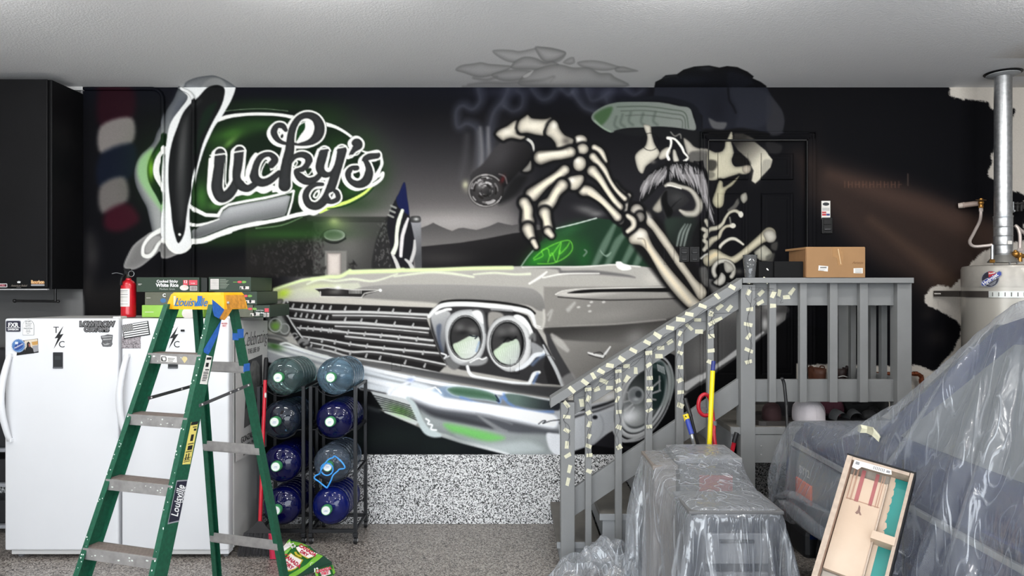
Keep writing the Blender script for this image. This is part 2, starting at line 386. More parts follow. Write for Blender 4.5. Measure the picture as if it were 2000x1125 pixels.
# banner in the wind and its post
poly([(801, 425), (822, 423), (824, 528), (812, 528), (806, 480)], (150, 150, 154), 1, sm=False, col2=(84, 84, 86), g=(803, 430, 824, 500))
poly([(801, 425), (806, 422), (818, 422), (822, 426), (820, 434), (803, 434)], (62, 62, 62), 1); blob(813, 428, 5, 3, (200, 200, 198), .9)
poly([(790, 356), (780, 376), (768, 398), (758, 425), (756, 448), (762, 478), (764, 505), (776, 524), (804, 526), (808, 508), (811, 480), (806, 450), (800, 422), (795, 385)], (32, 31, 36), 1)
poly([(790, 356), (779, 378), (774, 388), (778, 404), (788, 412), (799, 419), (795, 385)], (26, 32, 74), 1.5)
stroke([(786, 411), (779, 432), (775, 455), (774, 478), (768, 494)], [6, 8, 7, 8, 9], (222, 226, 210), 1)
stroke([(797, 427), (791, 444), (786, 462), (784, 482), (783, 500)], [4, 7, 7, 7, 6], (214, 210, 210), 1)
stroke([(810, 470), (809, 490), (803, 510)], [4, 7, 7], (190, 188, 186), 1)
stroke([(767, 498), (773, 510), (778, 523)], [5, 7, 8], (196, 194, 190), 1); stroke([(792, 507), (800, 514), (805, 523)], [4, 7, 8], (188, 186, 184), 1)
for (x, y) in ((764, 402), (762, 411), (759, 420)): stroke([(x, y), (x+9, y+4)], 4, (150, 150, 146), 1)
# barber pole in soft spray
poly([(196, 170), (258, 170), (258, 232), (196, 248)], (44, 17, 27), 10, .9); poly([(197, 246), (257, 230), (258, 280), (198, 300)], (124, 119, 117), 6)
poly([(196, 303), (262, 282), (258, 345), (195, 366)], (21, 27, 41), 8); poly([(196, 364), (242, 346), (249, 392), (200, 416)], (106, 102, 100), 7)
poly([(208, 414), (250, 398), (272, 430), (236, 452), (206, 445)], (58, 20, 32), 9)
blob(180, 500, 16, 32, (62, 60, 60), .7); blob(176, 470, 10, 20, (50, 49, 49), .6); blob(172, 560, 14, 34, (58, 56, 55), .6)
poly([(165, 560), (540, 500), (540, 640), (165, 640)], (40, 38, 37), 25, .7, sm=False)

# ---------------- the lettering sign
for x, y, rx, ry, a in ((300, 330, 52, 90, .55), (520, 208, 120, 16, .75), (640, 232, 50, 30, .8), (705, 285, 40, 40, .8), (740, 340, 30, 45, .75), (690, 398, 60, 22, .8), (560, 446, 130, 22, .85), (430, 470, 90, 16, .8), (610, 440, 60, 22, .6)):
    blob(x, y, rx*.9, ry*.9, (36, 62, 31), a*.8)
blob(560, 458, 100, 9, (48, 84, 40), .7)
poly([(360, 160), (338, 196), (326, 215), (318, 238), (307, 258), (300, 277), (288, 291), (276, 302), (266, 320), (262, 340), (266, 364), (276, 386), (286, 405), (291, 425), (297, 452), (300, 466), (330, 470), (336, 300), (345, 225), (385, 175), (420, 150)], (124, 128, 126), 1.2, col2=(166, 168, 166), g=(320, 200, 310, 440), edge=(72, 74, 78), ew=7)
poly([(296, 290), (272, 312), (270, 345), (290, 380), (320, 415), (326, 400), (296, 350), (300, 305)], (140, 178, 130), 6, .9)
blob(348, 205, 12, 40, (86, 90, 100), .7, .5)
poly([(326, 262), (307, 283), (293, 308), (288, 330), (291, 355), (304, 380), (320, 400), (330, 330)], (26, 48, 27), 1.5)
blob(295, 330, 6, 22, (112, 166, 46), .95); blob(308, 300, 5, 14, (60, 104, 44), .8, .5)
stroke([(324, 291), (312, 307), (306, 323), (306, 340), (312, 354), (323, 372)], [11, 12, 12, 12, 11, 9], WHT)
# tail of the big letter
poly([(300, 452), (282, 462), (262, 478), (250, 498), (242, 521), (256, 527), (276, 520), (302, 499), (312, 491), (322, 505), (346, 497), (362, 486), (330, 455)], (118, 117, 116), 1.2, edge=(160, 159, 157), ew=4)
stroke([(318, 448), (302, 456), (289, 467), (280, 482), (280, 498), (292, 500), (302, 490), (311, 475), (324, 470), (336, 482), (346, 490), (360, 486), (378, 472), (400, 470), (425, 460), (450, 452)], [10, 8, 7, 6, 7, 8, 7, 7, 10, 16, 12, 14, 12, 9, 8, 8], WHT)
poly([(304, 461), (292, 470), (284, 483), (285, 494), (295, 492), (303, 478), (316, 464)], (156, 155, 153), 2)
# body of the sign
OV = [(417, 240), (450, 231), (487, 226), (525, 226), (560, 230), (600, 228), (640, 246), (680, 266), (706, 296), (742, 318), (746, 340), (722, 368), (690, 390), (650, 404), (610, 420), (550, 432), (470, 445), (400, 468), (376, 470), (370, 420), (380, 350), (390, 310), (404, 266)]
poly(OV, (24, 37, 26), 1.2)
for x, y, rx, ry, c, a, r in ((450, 262, 42, 14, (66, 108, 46), .85, -.3), (448, 279, 18, 6, (104, 142, 74), .8, -.7), (510, 245, 40, 12, (44, 72, 38), .9, 0), (660, 290, 30, 26, (42, 66, 36), .8, 0), (394, 386, 14, 30, (66, 112, 52), .85, 0), (420, 300, 12, 40, (40, 66, 34), .8, .3), (498, 384, 46, 10, (64, 108, 50), .85, -.1), (580, 372, 16, 22, (46, 80, 40), .8, 0), (690, 370, 30, 16, (50, 86, 42), .8, -.4), (420, 402, 16, 10, (76, 120, 60), .8, 0), (660, 345, 18, 26, (36, 58, 32), .8, 0)):
    blob(x, y, rx, ry, c, a, r)
# grey bar under the letters
poly([(424, 428), (436, 412), (447, 404), (475, 398), (520, 390), (560, 381), (568, 383), (560, 414), (556, 421), (500, 433), (450, 441), (400, 461), (380, 467), (378, 452), (392, 440)], (196, 197, 199), 1, sm=False, col2=(88, 90, 90), g=(480, 396, 490, 440), edge=(120, 122, 122), ew=3)
poly([(374, 418), (384, 416), (406, 427), (392, 433), (376, 432)], (26, 40, 28), 1, sm=False)
stroke([(370, 402), (384, 411), (402, 420), (426, 421), (434, 408), (446, 400), (475, 394), (520, 386), (573, 373)], [8, 8, 7, 7, 5, 5, 5, 5, 5], WHT, sm=False)
stroke([(574, 373), (570, 395), (562, 422)], 4, WHT); stroke([(372, 438), (384, 440), (404, 436), (428, 428)], [7, 6, 4, 2], WHT)
stroke([(368, 474), (385, 471), (400, 467), (425, 458), (450, 449), (475, 442), (500, 437), (525, 433), (550, 428), (575, 421), (600, 416), (625, 411), (650, 402)], [14, 10, 8, 9, 10, 8, 9, 7, 8, 8, 9, 8, 5], WHT)
stroke([(625, 413), (650, 403), (680, 394), (710, 378), (728, 362)], [8, 7, 6, 5, 4], (206, 232, 120)); stroke([(500, 446), (550, 440), (590, 424)], 2, (120, 150, 110), 1, .8)
stroke([(640, 408), (675, 402), (712, 384), (730, 366)], 2, (20, 60, 22), 1)
stroke([(426, 234), (450, 227), (487, 223), (525, 223), (550, 225), (572, 229)], [8, 7, 6, 6, 6, 7], WHT)
stroke([(434, 218), (470, 214), (520, 213), (562, 217)], 1.3, (130, 150, 124), .7, .8)
stroke([(634, 242), (655, 248), (675, 259), (692, 272)], [8, 6, 5, 5], WHT); stroke([(705, 294), (722, 299), (738, 296)], [3, 4, 4], WHT)
# the big initial: white outline then dark body
poly([(356, 172), (367, 190), (352, 213), (338, 232), (330, 250), (325, 280), (322, 310), (320, 350), (322, 400), (318, 430), (316, 452), (326, 474), (346, 493), (362, 488), (374, 470), (371, 440), (371, 405), (379, 370), (386, 335), (398, 294), (410, 266), (420, 246), (432, 230), (442, 213), (452, 195), (460, 172), (455, 158), (430, 150), (400, 152)], (222, 223, 222), 1)
poly([(420, 166), (404, 172), (387, 190), (370, 205), (357, 222), (347, 247), (337, 275), (331, 305), (329, 337), (330, 370), (334, 407), (337, 437), (342, 460), (349, 475), (360, 456), (364, 425), (367, 402), (373, 377), (379, 350), (386, 320), (395, 285), (405, 260), (417, 236), (430, 212), (437, 193), (439, 175), (432, 168)], (29, 30, 31), 1)
poly([(392, 196), (372, 216), (368, 250), (364, 330), (362, 410), (352, 440), (346, 380), (348, 300), (358, 240)], (62, 63, 63), 8, .8)
blob(355, 300, 7, 60, (92, 92, 92), .55, .08)
poly([(424, 200), (408, 240), (392, 270), (384, 300), (388, 250), (400, 215)], (26, 44, 32), 5, .8)
poly(ell(351, 458, 2.6, 2.6), WHT, .7)
# script letters: white casing with offset, then dark strokes
DK = (56, 57, 58)
L = [
 ([(430, 300), (428, 325), (425, 348), (424, 368), (432, 385), (446, 380), (457, 366), (464, 350)], [20, 20, 21, 22, 21, 20, 18, 16]),
 ([(468, 296), (466, 320), (464, 345), (470, 362), (484, 368), (498, 360)], [20, 20, 20, 18, 14, 12]),
 ([(530, 322), (537, 312), (528, 302), (514, 304), (502, 316), (496, 334), (499, 350), (512, 357), (528, 352), (545, 338)], [14, 14, 10, 11, 15, 18, 18, 16, 14, 11]),
 ([(556, 362), (557, 340), (561, 315), (566, 292), (568, 268), (573, 248), (584, 231), (600, 225), (616, 231), (624, 247), (621, 264), (609, 276), (592, 281), (572, 281), (553, 279), (541, 271), (535, 258), (541, 246), (552, 246), (558, 254)], [24, 22, 20, 18, 15, 14, 12, 13, 16, 20, 20, 14, 8, 6, 7, 11, 13, 11, 11, 8]),
 ([(566, 318), (576, 306), (590, 302), (602, 308), (602, 320), (592, 330), (578, 334), (586, 346), (600, 354), (616, 350), (628, 338)], [8, 10, 12, 14, 14, 11, 8, 16, 15, 12, 10]),
 ([(634, 297), (628, 314), (626, 330), (636, 340), (650, 334)], [19, 19, 18, 15, 11]),
 ([(668, 294), (662, 315), (655, 340), (647, 365), (636, 388), (620, 402), (604, 399), (597, 384), (602, 370), (615, 361), (630, 360)], [19, 19, 18, 18, 17, 16, 15, 13, 12, 9, 7]),
 ([(634, 392), (648, 394), (660, 388), (658, 376), (650, 372)], [8, 9, 10, 9, 7]),
 ([(696, 278), (700, 283), (692, 292), (685, 302)], [19, 18, 11, 7]),
 ([(736, 303), (722, 306), (713, 312), (717, 326), (720, 340), (714, 354), (700, 360), (686, 353), (680, 340), (686, 330), (697, 328)], [14, 13, 12, 17, 18, 18, 15, 13, 12, 11, 10]),
]
for p, w in L:
    stroke(p, [x+8 for x in w], (20, 30, 20), 1, .9)
for p, w in L:
    stroke([(x-5, y+3) for x, y in p], [x+5 for x in w], WHT, .8); stroke(p, [x+7 for x in w], WHT, .8)
stroke([(412, 312), (410, 345), (409, 372), (416, 388), (430, 393)], [9, 9, 9, 8, 7], WHT)
stroke([(450, 384), (464, 378), (474, 374), (486, 376), (500, 370), (515, 373), (532, 366)], [6, 10, 14, 12, 8, 11, 9], WHT)
poly([(530, 362), (555, 366), (553, 374), (532, 376)], WHT, .8, sm=False)
poly([(600, 390), (585, 386), (584, 400), (594, 414), (612, 421), (626, 414), (640, 404), (656, 398), (664, 388), (655, 366), (640, 372), (640, 390), (620, 408)], WHT, 1)
stroke([(743, 300), (746, 318), (742, 330), (734, 345), (722, 356)], [4, 6, 6, 10, 7], WHT); stroke([(740, 345), (748, 338), (744, 350), (726, 362), (704, 366), (686, 362)], [4, 6, 6, 7, 6, 5], WHT)
for p, w in L: stroke(p, w, DK, .8, 1, True, edge=(44, 45, 45))
for q in ([(419, 307), (440, 304), (439, 318), (418, 320)], [(457, 301), (478, 298), (477, 312), (457, 314)], [(545, 350), (566, 348), (562, 362), (545, 363)], [(623, 296), (641, 293), (640, 306), (623, 308)], [(657, 294), (674, 290), (672, 304), (657, 306)], [(716, 302), (736, 301), (733, 309), (714, 310)]): poly(q, DK, .8, 1, False)
for q in ([(411, 304), (442, 300)], [(454, 298), (480, 294)], [(621, 292), (642, 289)], [(655, 290), (676, 286)], [(714, 298), (739, 297)]): stroke(q, 3, WHT, .8, 1, False)
poly([(596, 238), (606, 239), (610, 252), (602, 268), (588, 278), (579, 279), (583, 268), (594, 254)], WHT, .8); poly([(594, 239), (584, 246), (579, 262), (578, 277), (588, 262), (596, 250)], (30, 62, 34), .8); stroke([(595, 238), (583, 246), (578, 262), (577, 278)], 2, WHT, .7)
poly(ell(552, 264, 7, 8), WHT, .8); poly(ell(551, 266, 2.5, 4, .3), (30, 31, 31), .8)
poly([(440, 305), (447, 303), (444, 350), (438, 352)], (24, 38, 26), .8, sm=False)
stroke([(443, 302), (441, 340), (441, 358), (445, 362), (449, 350), (451, 325), (453, 298)], 2.6, WHT, .7); stroke([(446, 306), (445, 340), (445, 352)], 3.5, (24, 38, 26), .7)
stroke([(478, 297), (476, 325), (474, 345), (480, 350), (486, 334), (492, 314), (500, 302)], [3, 5, 8, 8, 8, 9, 8], WHT, .8)
stroke([(520, 316), (513, 328), (510, 340), (515, 346), (528, 340), (540, 328)], 2.6, WHT, .7); poly([(521, 318), (514, 330), (514, 341), (524, 338), (528, 332)], (28, 46, 30), 1)
poly(ell(577, 320, 4, 7, .5), WHT, .8); poly(ell(577, 320, 1.6, 4, .5), (30, 48, 32), .8)
stroke([(598, 338), (606, 330), (611, 318)], [3, 7, 3], WHT, .8); poly([(597, 334), (606, 328), (609, 334), (601, 342)], (26, 44, 28), .8); stroke([(596, 334), (602, 342), (612, 330)], 2.2, WHT, .7)
stroke([(643, 296), (640, 312), (637, 328), (643, 332), (651, 318), (657, 296)], [3, 5, 7, 7, 6, 3], WHT, .8); stroke([(647, 297), (645, 312), (642, 322)], 3, (26, 44, 28), .7)
poly([(611, 384), (616, 374), (624, 370), (625, 378), (618, 388)], WHT, .8); poly(ell(618, 380, 2, 5, .5), (30, 46, 30), .8)
stroke([(650, 376), (644, 380), (646, 386)], [3, 4, 3], WHT, .7)
ring(697, 283, 13, 14, 3, WHT, 150, 400); stroke([(706, 292), (698, 302), (684, 304)], 2.5, WHT, .7)
stroke([(690, 334), (688, 346), (698, 351), (706, 346)], [3, 4, 4, 3], WHT, .7); stroke([(708, 316), (711, 330), (708, 344)], [3, 6, 3], WHT, .7)

# ---------------- smoke
SM = (82, 85, 97)
for p, w, a in (([(940, 345), (938, 300), (936, 255), (915, 240), (896, 247), (893, 218), (905, 205), (925, 212), (940, 196), (936, 172)], 15, .6), ([(958, 340), (954, 300), (957, 260), (966, 220), (985, 195), (995, 172)], 18, .6), ([(986, 205), (1003, 216), (1020, 208), (1023, 186), (1012, 176)], 13, .55), ([(1040, 172), (1058, 192), (1075, 190), (1086, 176)], 14, .55), ([(1098, 172), (1112, 184), (1122, 176)], 10, .6), ([(1120, 178), (1132, 196), (1145, 210), (1168, 218)], 13, .65), ([(1148, 172), (1156, 194), (1172, 192), (1192, 178)], 14, .5), ([(1222, 172), (1240, 184), (1256, 176)], 10, .5), ([(1186, 190), (1194, 216)], 18, .4)):
    stroke(p, w*1.15, SM, 10, a*.75); stroke([(x-3, y+2) for x, y in p], w*.25, (122, 124, 134), 4, a*.3)
blob(985, 180, 60, 12, (58, 60, 74), .4); blob(1180, 178, 60, 12, (66, 68, 84), .45)
for p in ([(938, 250), (941, 300), (938, 335), (926, 362)], [(953, 250), (956, 310), (962, 345), (968, 368)]): stroke(p, [5, 8, 10, 12], (146, 145, 145), 5, .6)
stroke([(912, 265), (908, 310), (900, 350)], 12, (88, 87, 90), 8, .35); stroke([(934, 260), (932, 320), (916, 360)], 10, (96, 95, 97), 7, .4)
# ---------------- cigar
poly([(918, 350), (945, 318), (968, 288), (988, 274), (1020, 276), (1040, 298), (1026, 322), (1004, 346), (982, 372), (972, 396)], (58, 56, 57), 2, col2=(26, 25, 26), g=(960, 300, 1010, 345))
blob(975, 305, 22, 34, (74, 72, 74), .6, .7)
poly([(1004, 345), (985, 372), (975, 398), (1010, 380), (1030, 345)], (20, 20, 21), 8, .8)
blob(909, 361, 6, 8, (176, 174, 150), .95); blob(912, 372, 6, 6, (120, 118, 108), .6)
poly(ell(949, 372, 35, 33), (62, 60, 60), 1.2, edge=(30, 28, 28), ew=5)
for i in range(46):
    t = random.random()*6.283; r = random.uniform(8, 33); l = random.uniform(.25, .7); k = random.choice((28, 40, 120, 165, 190))
    stroke([(949+r*math.cos(t+l*j/3), 372+r*.95*math.sin(t+l*j/3)) for j in range(4)], random.uniform(1.5, 4), (k, k-3, k-4), .8, .85)
ring(949, 372, 33, 31, 3, (170, 167, 165), 40, 320, 0, 1, .7); blob(938, 364, 8, 6, (150, 147, 146), .5); blob(957, 378, 9, 7, 24, .6)
blob(982, 350, 4, 8, (96, 32, 34), .7, .4); stroke([(975, 340), (986, 345), (990, 358)], 3, (120, 112, 112), 1, .7)

# ---------------- windscreen (behind the hand)
poly([(1018, 521), (1034, 496), (1057, 472), (1087, 446), (1125, 434), (1165, 426), (1205, 431), (1225, 452), (1250, 484), (1278, 524)], (34, 58, 42), 1, sm=False)
for x, y, rx, ry, c, a, r in ((1050, 505, 30, 14, (42, 120, 44), .9, -.6), (1085, 490, 36, 22, (58, 136, 48), .9, -.4), (1110, 450, 30, 12, (48, 92, 56), .8, -.4), (1140, 500, 18, 30, (36, 88, 44), .8, 0)): blob(x, y, rx, ry, c, a, r)
for p in ([(1160, 520), (1180, 480), (1200, 440)], [(1185, 520), (1205, 475), (1222, 455)], [(1215, 520), (1236, 480)], [(1240, 520), (1252, 496)]): stroke(p, [10, 14, 8][:len(p)], (128, 146, 132), 4, .6)
for p in ([(1043, 508), (1060, 500), (1058, 490), (1070, 486), (1075, 500), (1088, 484), (1096, 474), (1092, 496), (1106, 484), (1112, 474)], [(1050, 515), (1080, 514), (1105, 502), (1118, 486), (1112, 470), (1090, 474), (1062, 488), (1042, 505)], [(1070, 512), (1078, 494), (1086, 512), (1094, 490)]): stroke(p, 2, (120, 205, 72), .9, .75)
stroke([(1140, 500), (1146, 492), (1142, 488)], 3, (130, 140, 132), 1, .7); poly([(1172, 488), (1182, 498), (1194, 492), (1186, 502), (1176, 496)], (156, 172, 160), 1, .7)
stroke([(1087, 446), (1125, 437), (1165, 426)], 2.2, (196, 206, 198)); stroke([(1018, 520), (1032, 500), (1050, 480)], 2, (180, 196, 182), 1, .8)
blob(1145, 410, 22, 8, (120, 119, 118), .7, .2); blob(1165, 418, 14, 6, (160, 158, 156), .5)

# ---------------- car body
HOOD = [(534, 565), (560, 555), (590, 544), (620, 542), (650, 540), (668, 536), (682, 527), (725, 527), (787, 525), (850, 524), (925, 521), (1020, 520), (1087, 522), (1125, 520), (1200, 517), (1250, 520), (1275, 523), (1290, 545), (1312, 575), (1330, 600), (1384, 545), (1445, 556), (1540, 600), (1536, 626), (1515, 643), (1475, 674), (1440, 700), (1396, 732), (1342, 768), (1300, 800), (1200, 840), (1093, 888), (990, 888), (850, 846), (752, 808), (722, 765), (600, 720), (520, 690), (520, 600)]
poly(HOOD, (172, 169, 163), 1, sm=False)
poly([(1062, 560), (1330, 560), (1380, 600), (1540, 600), (1536, 626), (1475, 674), (1342, 768), (1100, 760), (1062, 640)], (140, 137, 132), 2, sm=False, col2=(108, 106, 104), g=(1100, 590, 1300, 760))
poly([(1340, 545), (1384, 544), (1445, 556), (1540, 600), (1536, 626), (1475, 674), (1396, 732), (1342, 766), (1330, 640)], (104, 103, 102), 3, sm=False, col2=(84, 83, 83), g=(1400, 560, 1460, 690))
blob(1420, 610, 60, 14, (138, 136, 134), .7, .1); blob(1370, 700, 30, 40, (132, 130, 128), .7)
poly([(1478, 590), (1540, 598), (1538, 612), (1480, 602)], (70, 69, 70), 2, .8); blob(1505, 600, 16, 8, (170, 168, 166), .8); blob(1515, 628, 20, 9, (190, 188, 186), .8, -.5); blob(1497, 632, 5, 12, (215, 214, 212), .8)
# hood planes
poly([(520, 620), (526, 588), (540, 572), (620, 556), (700, 552), (720, 585), (640, 596), (556, 588)], (196, 197, 182), 3, sm=False)
blob(553, 573, 14, 9, (196, 222, 78), .95, -.4); blob(540, 582, 6, 12, (190, 206, 120), .8); blob(620, 560, 40, 10, (204, 212, 160), .6)
poly([(690, 566), (730, 558), (790, 556), (880, 556), (975, 559), (1030, 562), (1050, 570), (1061, 584), (1063, 606), (1050, 606), (1030, 596), (970, 590), (880, 584), (860, 590), (842, 600), (760, 594), (650, 588)], (150, 148, 145), 1.5, col2=(126, 124, 121), g=(900, 556, 900, 600))
poly([(560, 587), (650, 580), (760, 586), (850, 592), (840, 602), (645, 594)], (190, 186, 178), 3)
stroke([(1062, 606), (1063, 625), (1060, 642)], [4, 5, 3], (196, 193, 186), 2)
for p, w in (([(536, 565), (560, 557), (600, 546), (630, 544)], 5), ([(610, 546), (640, 541), (664, 540), (684, 529)], 7), ([(684, 532), (725, 530), (770, 529), (787, 527)], 8), ([(790, 528), (850, 527), (925, 524), (1000, 523)], 7)): stroke(p, w, (214, 228, 176), 2)
for p in ([(600, 555), (625, 546), (655, 549), (690, 545), (730, 549), (776, 535)], [(770, 540), (800, 536), (840, 532), (880, 534), (925, 541)], [(925, 536), (965, 533), (1005, 536), (1035, 535)]): stroke(p, [3, 4, 4, 5, 4, 3][:len(p)], (220, 224, 202), 1.5, .85)
stroke([(1025, 521), (1087, 524), (1100, 532), (1160, 532), (1220, 538), (1240, 542)], [3, 4, 7, 8, 5, 2], (108, 106, 106), 2, .9)
stroke([(1020, 522), (1085, 521), (1140, 521), (1200, 517), (1250, 521)], 2.5, (216, 214, 208), 1); stroke([(1034, 554), (1055, 541), (1068, 531), (1060, 542), (1100, 535), (1170, 534)], [4, 5, 3, 3, 3, 2], (228, 226, 220), 1.2)
poly([(1203, 512), (1212, 511), (1218, 515), (1230, 519), (1232, 526), (1216, 528), (1205, 522)], (236, 235, 230), 1); blob(1275, 545, 18, 14, (200, 196, 188), .7)
# emblem on the hood
poly([(614, 564), (640, 562), (690, 566), (738, 565), (746, 567), (716, 575), (707, 581), (670, 579), (626, 579), (624, 570)], (44, 42, 42), .8, sm=False)
for p in ([(614, 564), (640, 562), (690, 566), (740, 566)], [(626, 570), (626, 579), (670, 580), (706, 581)], [(706, 581), (712, 573), (742, 567)]): stroke(p, 1.8, (206, 203, 198), .7, 1, False)
for i in range(9): stroke([(682+i*3, 567), (682+i*3, 573)], 1, (190, 188, 184), .6)
blob(660, 562, 6, 4, (240, 240, 235), .9); poly(ell(743, 567, 3, 2.6), (244, 243, 240), .7); blob(655, 570, 14, 5, (110, 108, 106), .8)
# spear on the flank
poly([(1082, 576), (1100, 566), (1137, 564), (1175, 562), (1240, 561), (1305, 560), (1322, 583), (1250, 584), (1175, 585), (1110, 582)], (196, 192, 186), 1, col2=(150, 147, 142), g=(1150, 572, 1152, 585), edge=(116, 113, 110), ew=2)
poly([(1108, 572), (1140, 566), (1200, 564), (1304, 562), (1310, 570), (1240, 570), (1170, 571), (1130, 573)], (22, 21, 21), 1); stroke([(1090, 580), (1175, 586), (1250, 585), (1320, 583)], 2, (44, 42, 41), 1)
stroke([(1085, 575), (1105, 567), (1170, 563), (1300, 561)], 1.6, (220, 217, 210), .8)
poly([(1064, 640), (1125, 637), (1200, 634), (1300, 624), (1370, 600), (1360, 640), (1280, 668), (1170, 668), (1080, 660)], (62, 60, 58), 3, col2=(112, 110, 107), g=(1180, 634, 1186, 672))
stroke([(1064, 639), (1125, 636), (1200, 633), (1300, 624)], 2, (168, 165, 160), 1.5, .8)
for p, w in (([(1078, 654), (1092, 668), (1108, 684)], [6, 14, 8]), ([(1110, 605), (1122, 592)], [8, 5]), ([(1070, 615), (1078, 606), (1072, 625)], 4)): stroke(p, w, (182, 179, 174), 3, .8)
for x, y in ((1155, 590), (1179, 590), (1150, 597), (1152, 608), (1130, 600)): poly(ell(x, y, 3.5, 2, -.2), (196, 193, 188), 1, .9)
blob(1200, 615, 60, 12, (150, 147, 142), .5, -.1); blob(1240, 660, 20, 14, (150, 148, 146), .7, -.5); blob(1090, 730, 24, 20, (128, 126, 123), .6)
stroke([(1149, 689), (1163, 693), (1177, 696)], [3, 4.5, 4], (228, 227, 224), .8); stroke([(1177, 697), (1184, 688), (1192, 677)], [4.5, 4, 2.5], (228, 227, 224), .8); stroke([(1160, 690), (1172, 688), (1178, 692)], 2, (60, 58, 58), .8); stroke([(1150, 693), (1176, 700), (1182, 694)], 1.5, (50, 49, 48), .8)
# rocker and sill light
stroke([(1340, 755), (1360, 742), (1380, 730), (1412, 710), (1440, 690), (1470, 668), (1494, 650)], [16, 12, 10, 8, 10, 7, 4], (196, 195, 194), 1.5); stroke([(1345, 764), (1384, 738), (1440, 700), (1496, 658)], 3, (70, 69, 70), 1.5)
poly([(1343, 768), (1396, 733), (1440, 702), (1496, 656), (1545, 620), (1600, 640), (1640, 700), (1640, 887), (1093, 889), (1150, 868), (1230, 880), (1300, 830)], (15, 15, 17), 1.5, sm=False)
# ---------------- wheel
poly([(1196, 812), (1208, 770), (1235, 730), (1270, 700), (1305, 690), (1324, 702), (1336, 740), (1330, 800), (1300, 846), (1250, 872), (1212, 864)], (13, 14, 16), 1)
WR = .42
def whl(s, dx=0, dy=0): return ell(1256+dx, 778+dy, 56*s, 98*s, WR, 26)
poly(whl(.93), (196, 197, 198), 1, edge=(120, 120, 122), ew=2); poly(whl(.885), (34, 35, 36), 1); poly(whl(.85), (206, 207, 208), 1.2, edge=(120, 121, 122), ew=3); poly(whl(.76), (34, 35, 37), 1); poly(whl(.73), (190, 192, 193), 2); poly(whl(.64), (60, 63, 64), 1.5)
poly(whl(.6), (136, 138, 138), 2, col2=(30, 34, 34), g=(1235, 815, 1285, 735))
poly([(1262, 722), (1290, 705), (1302, 728), (1296, 780), (1278, 800), (1262, 780)], (26, 44, 42), 4, .8); stroke([(1305, 715), (1312, 745), (1306, 770), (1296, 790)], [6, 14, 12, 8], (142, 148, 146), 3, .8)
for t, r0, r1, k in ((1.9, .26, .5, 170), (2.3, .26, .5, 168), (2.7, .26, .52, 160), (3.1, .26, .52, 150), (-.9, .3, .58, 150), (-.5, .3, .58, 160), (-.15, .3, .5, 150), (.3, .3, .45, 190)):
    a_, b_ = 56, 98; cs, sn = math.cos(WR), math.sin(WR)
    f = lambda r: (1252+a_*r*math.cos(t)*cs-b_*r*math.sin(t)*sn, 776+a_*r*math.cos(t)*sn+b_*r*math.sin(t)*cs)
    stroke([f(r0), f(r1)], 3.4, (k, k, k), 1)
for i in range(5): stroke([(1284+i*3, 712+i*1.2), (1286+i*3, 724+i*1.5)], 1.6, (196, 198, 198), .7)
stroke([(1288, 735), (1288, 762)], 3, (150, 152, 152), 1)
blob(1228, 814, 24, 15, (236, 237, 238), .95, -.35); poly(ell(1242, 772, 16, 17), (118, 121, 123), 1.5, edge=(168, 170, 170), ew=3); poly(ell(1247, 770, 6, 7), (62, 66, 68), 1.5); blob(1242, 780, 7, 4, (190, 192, 192), .8)
poly([(1218, 745), (1228, 742), (1222, 778), (1212, 800), (1206, 790)], (170, 170, 170), 3, .8)
stroke([(1196, 830), (1203, 850), (1220, 862), (1250, 852), (1272, 838)], [5, 5, 5, 6, 3], (176, 177, 178), 1)
# ---------------- grille
poly([(557, 588), (645, 593), (846, 601), (839, 611), (833, 622), (842, 646), (858, 690), (872, 713), (855, 730), (775, 716), (707, 704), (640, 690), (598, 676), (576, 634), (548, 600)], (40, 38, 38), 1, sm=False)
GR = (206, 205, 203)
for p, w in (([(552, 601), (600, 606), (645, 609), (725, 610), (835, 615)], [3, 5, 6, 6, 6]), ([(650, 616), (740, 617), (832, 622)], 3), ([(566, 621), (600, 625), (640, 629), (700, 631), (750, 635), (837, 642)], [3, 5, 6, 7, 6, 5]), ([(655, 637), (740, 641), (836, 650)], 3), ([(580, 640), (620, 643), (650, 646), (687, 650), (760, 656), (845, 665)], [3, 5, 6, 4, 5, 5]), ([(675, 657), (775, 667), (849, 675)], 4), ([(590, 657), (640, 664), (685, 672), (750, 680), (857, 690)], [3, 4, 4, 5, 4]), ([(607, 669), (645, 677), (685, 687), (725, 687), (790, 696), (870, 712)], [3, 4, 5, 4, 4, 4]), ([(612, 680), (645, 686), (675, 695), (710, 702), (775, 712), (862, 729)], [3, 5, 5, 5, 4, 3])):
    stroke(p, w, GR, 1, 1, True, edge=(150, 149, 148)); stroke([(x, y+4) for x, y in p], 3, (98, 97, 96), 2, .6)
for y0, k, xs in ((594, .05, (573, 590, 601, 615, 630, 646, 675, 703, 740, 768, 801)), (611, .09, (578, 589, 600, 612, 625, 640, 675, 706, 735, 771, 807)), (635, .1, (587, 601, 613, 628, 643, 648, 680, 713, 745, 780, 815)), (655, .12, (604, 630, 655, 684, 717, 750, 790, 827)), (667, .17, (608, 630, 656, 685, 716, 743, 792, 830))):
    for x in xs: stroke([(x+1, y0+(x-575)*k), (x-1.5, y0+6+(x-575)*k)], [2.5, 4], (176, 175, 174), .8)
stroke([(532, 594), (556, 620), (576, 648), (592, 674)], [10, 14, 15, 12], (36, 35, 35), 1.5); stroke([(556, 604), (572, 634), (594, 664)], 3, GR, 1); stroke([(548, 594), (562, 618)], 3, GR, 1)
stroke([(548, 604), (558, 586), (562, 590)], 4, (190, 189, 186), 1); poly([(527, 588), (552, 585), (546, 600), (536, 596)], (150, 149, 144), 2, edge=(30, 30, 30), ew=2)
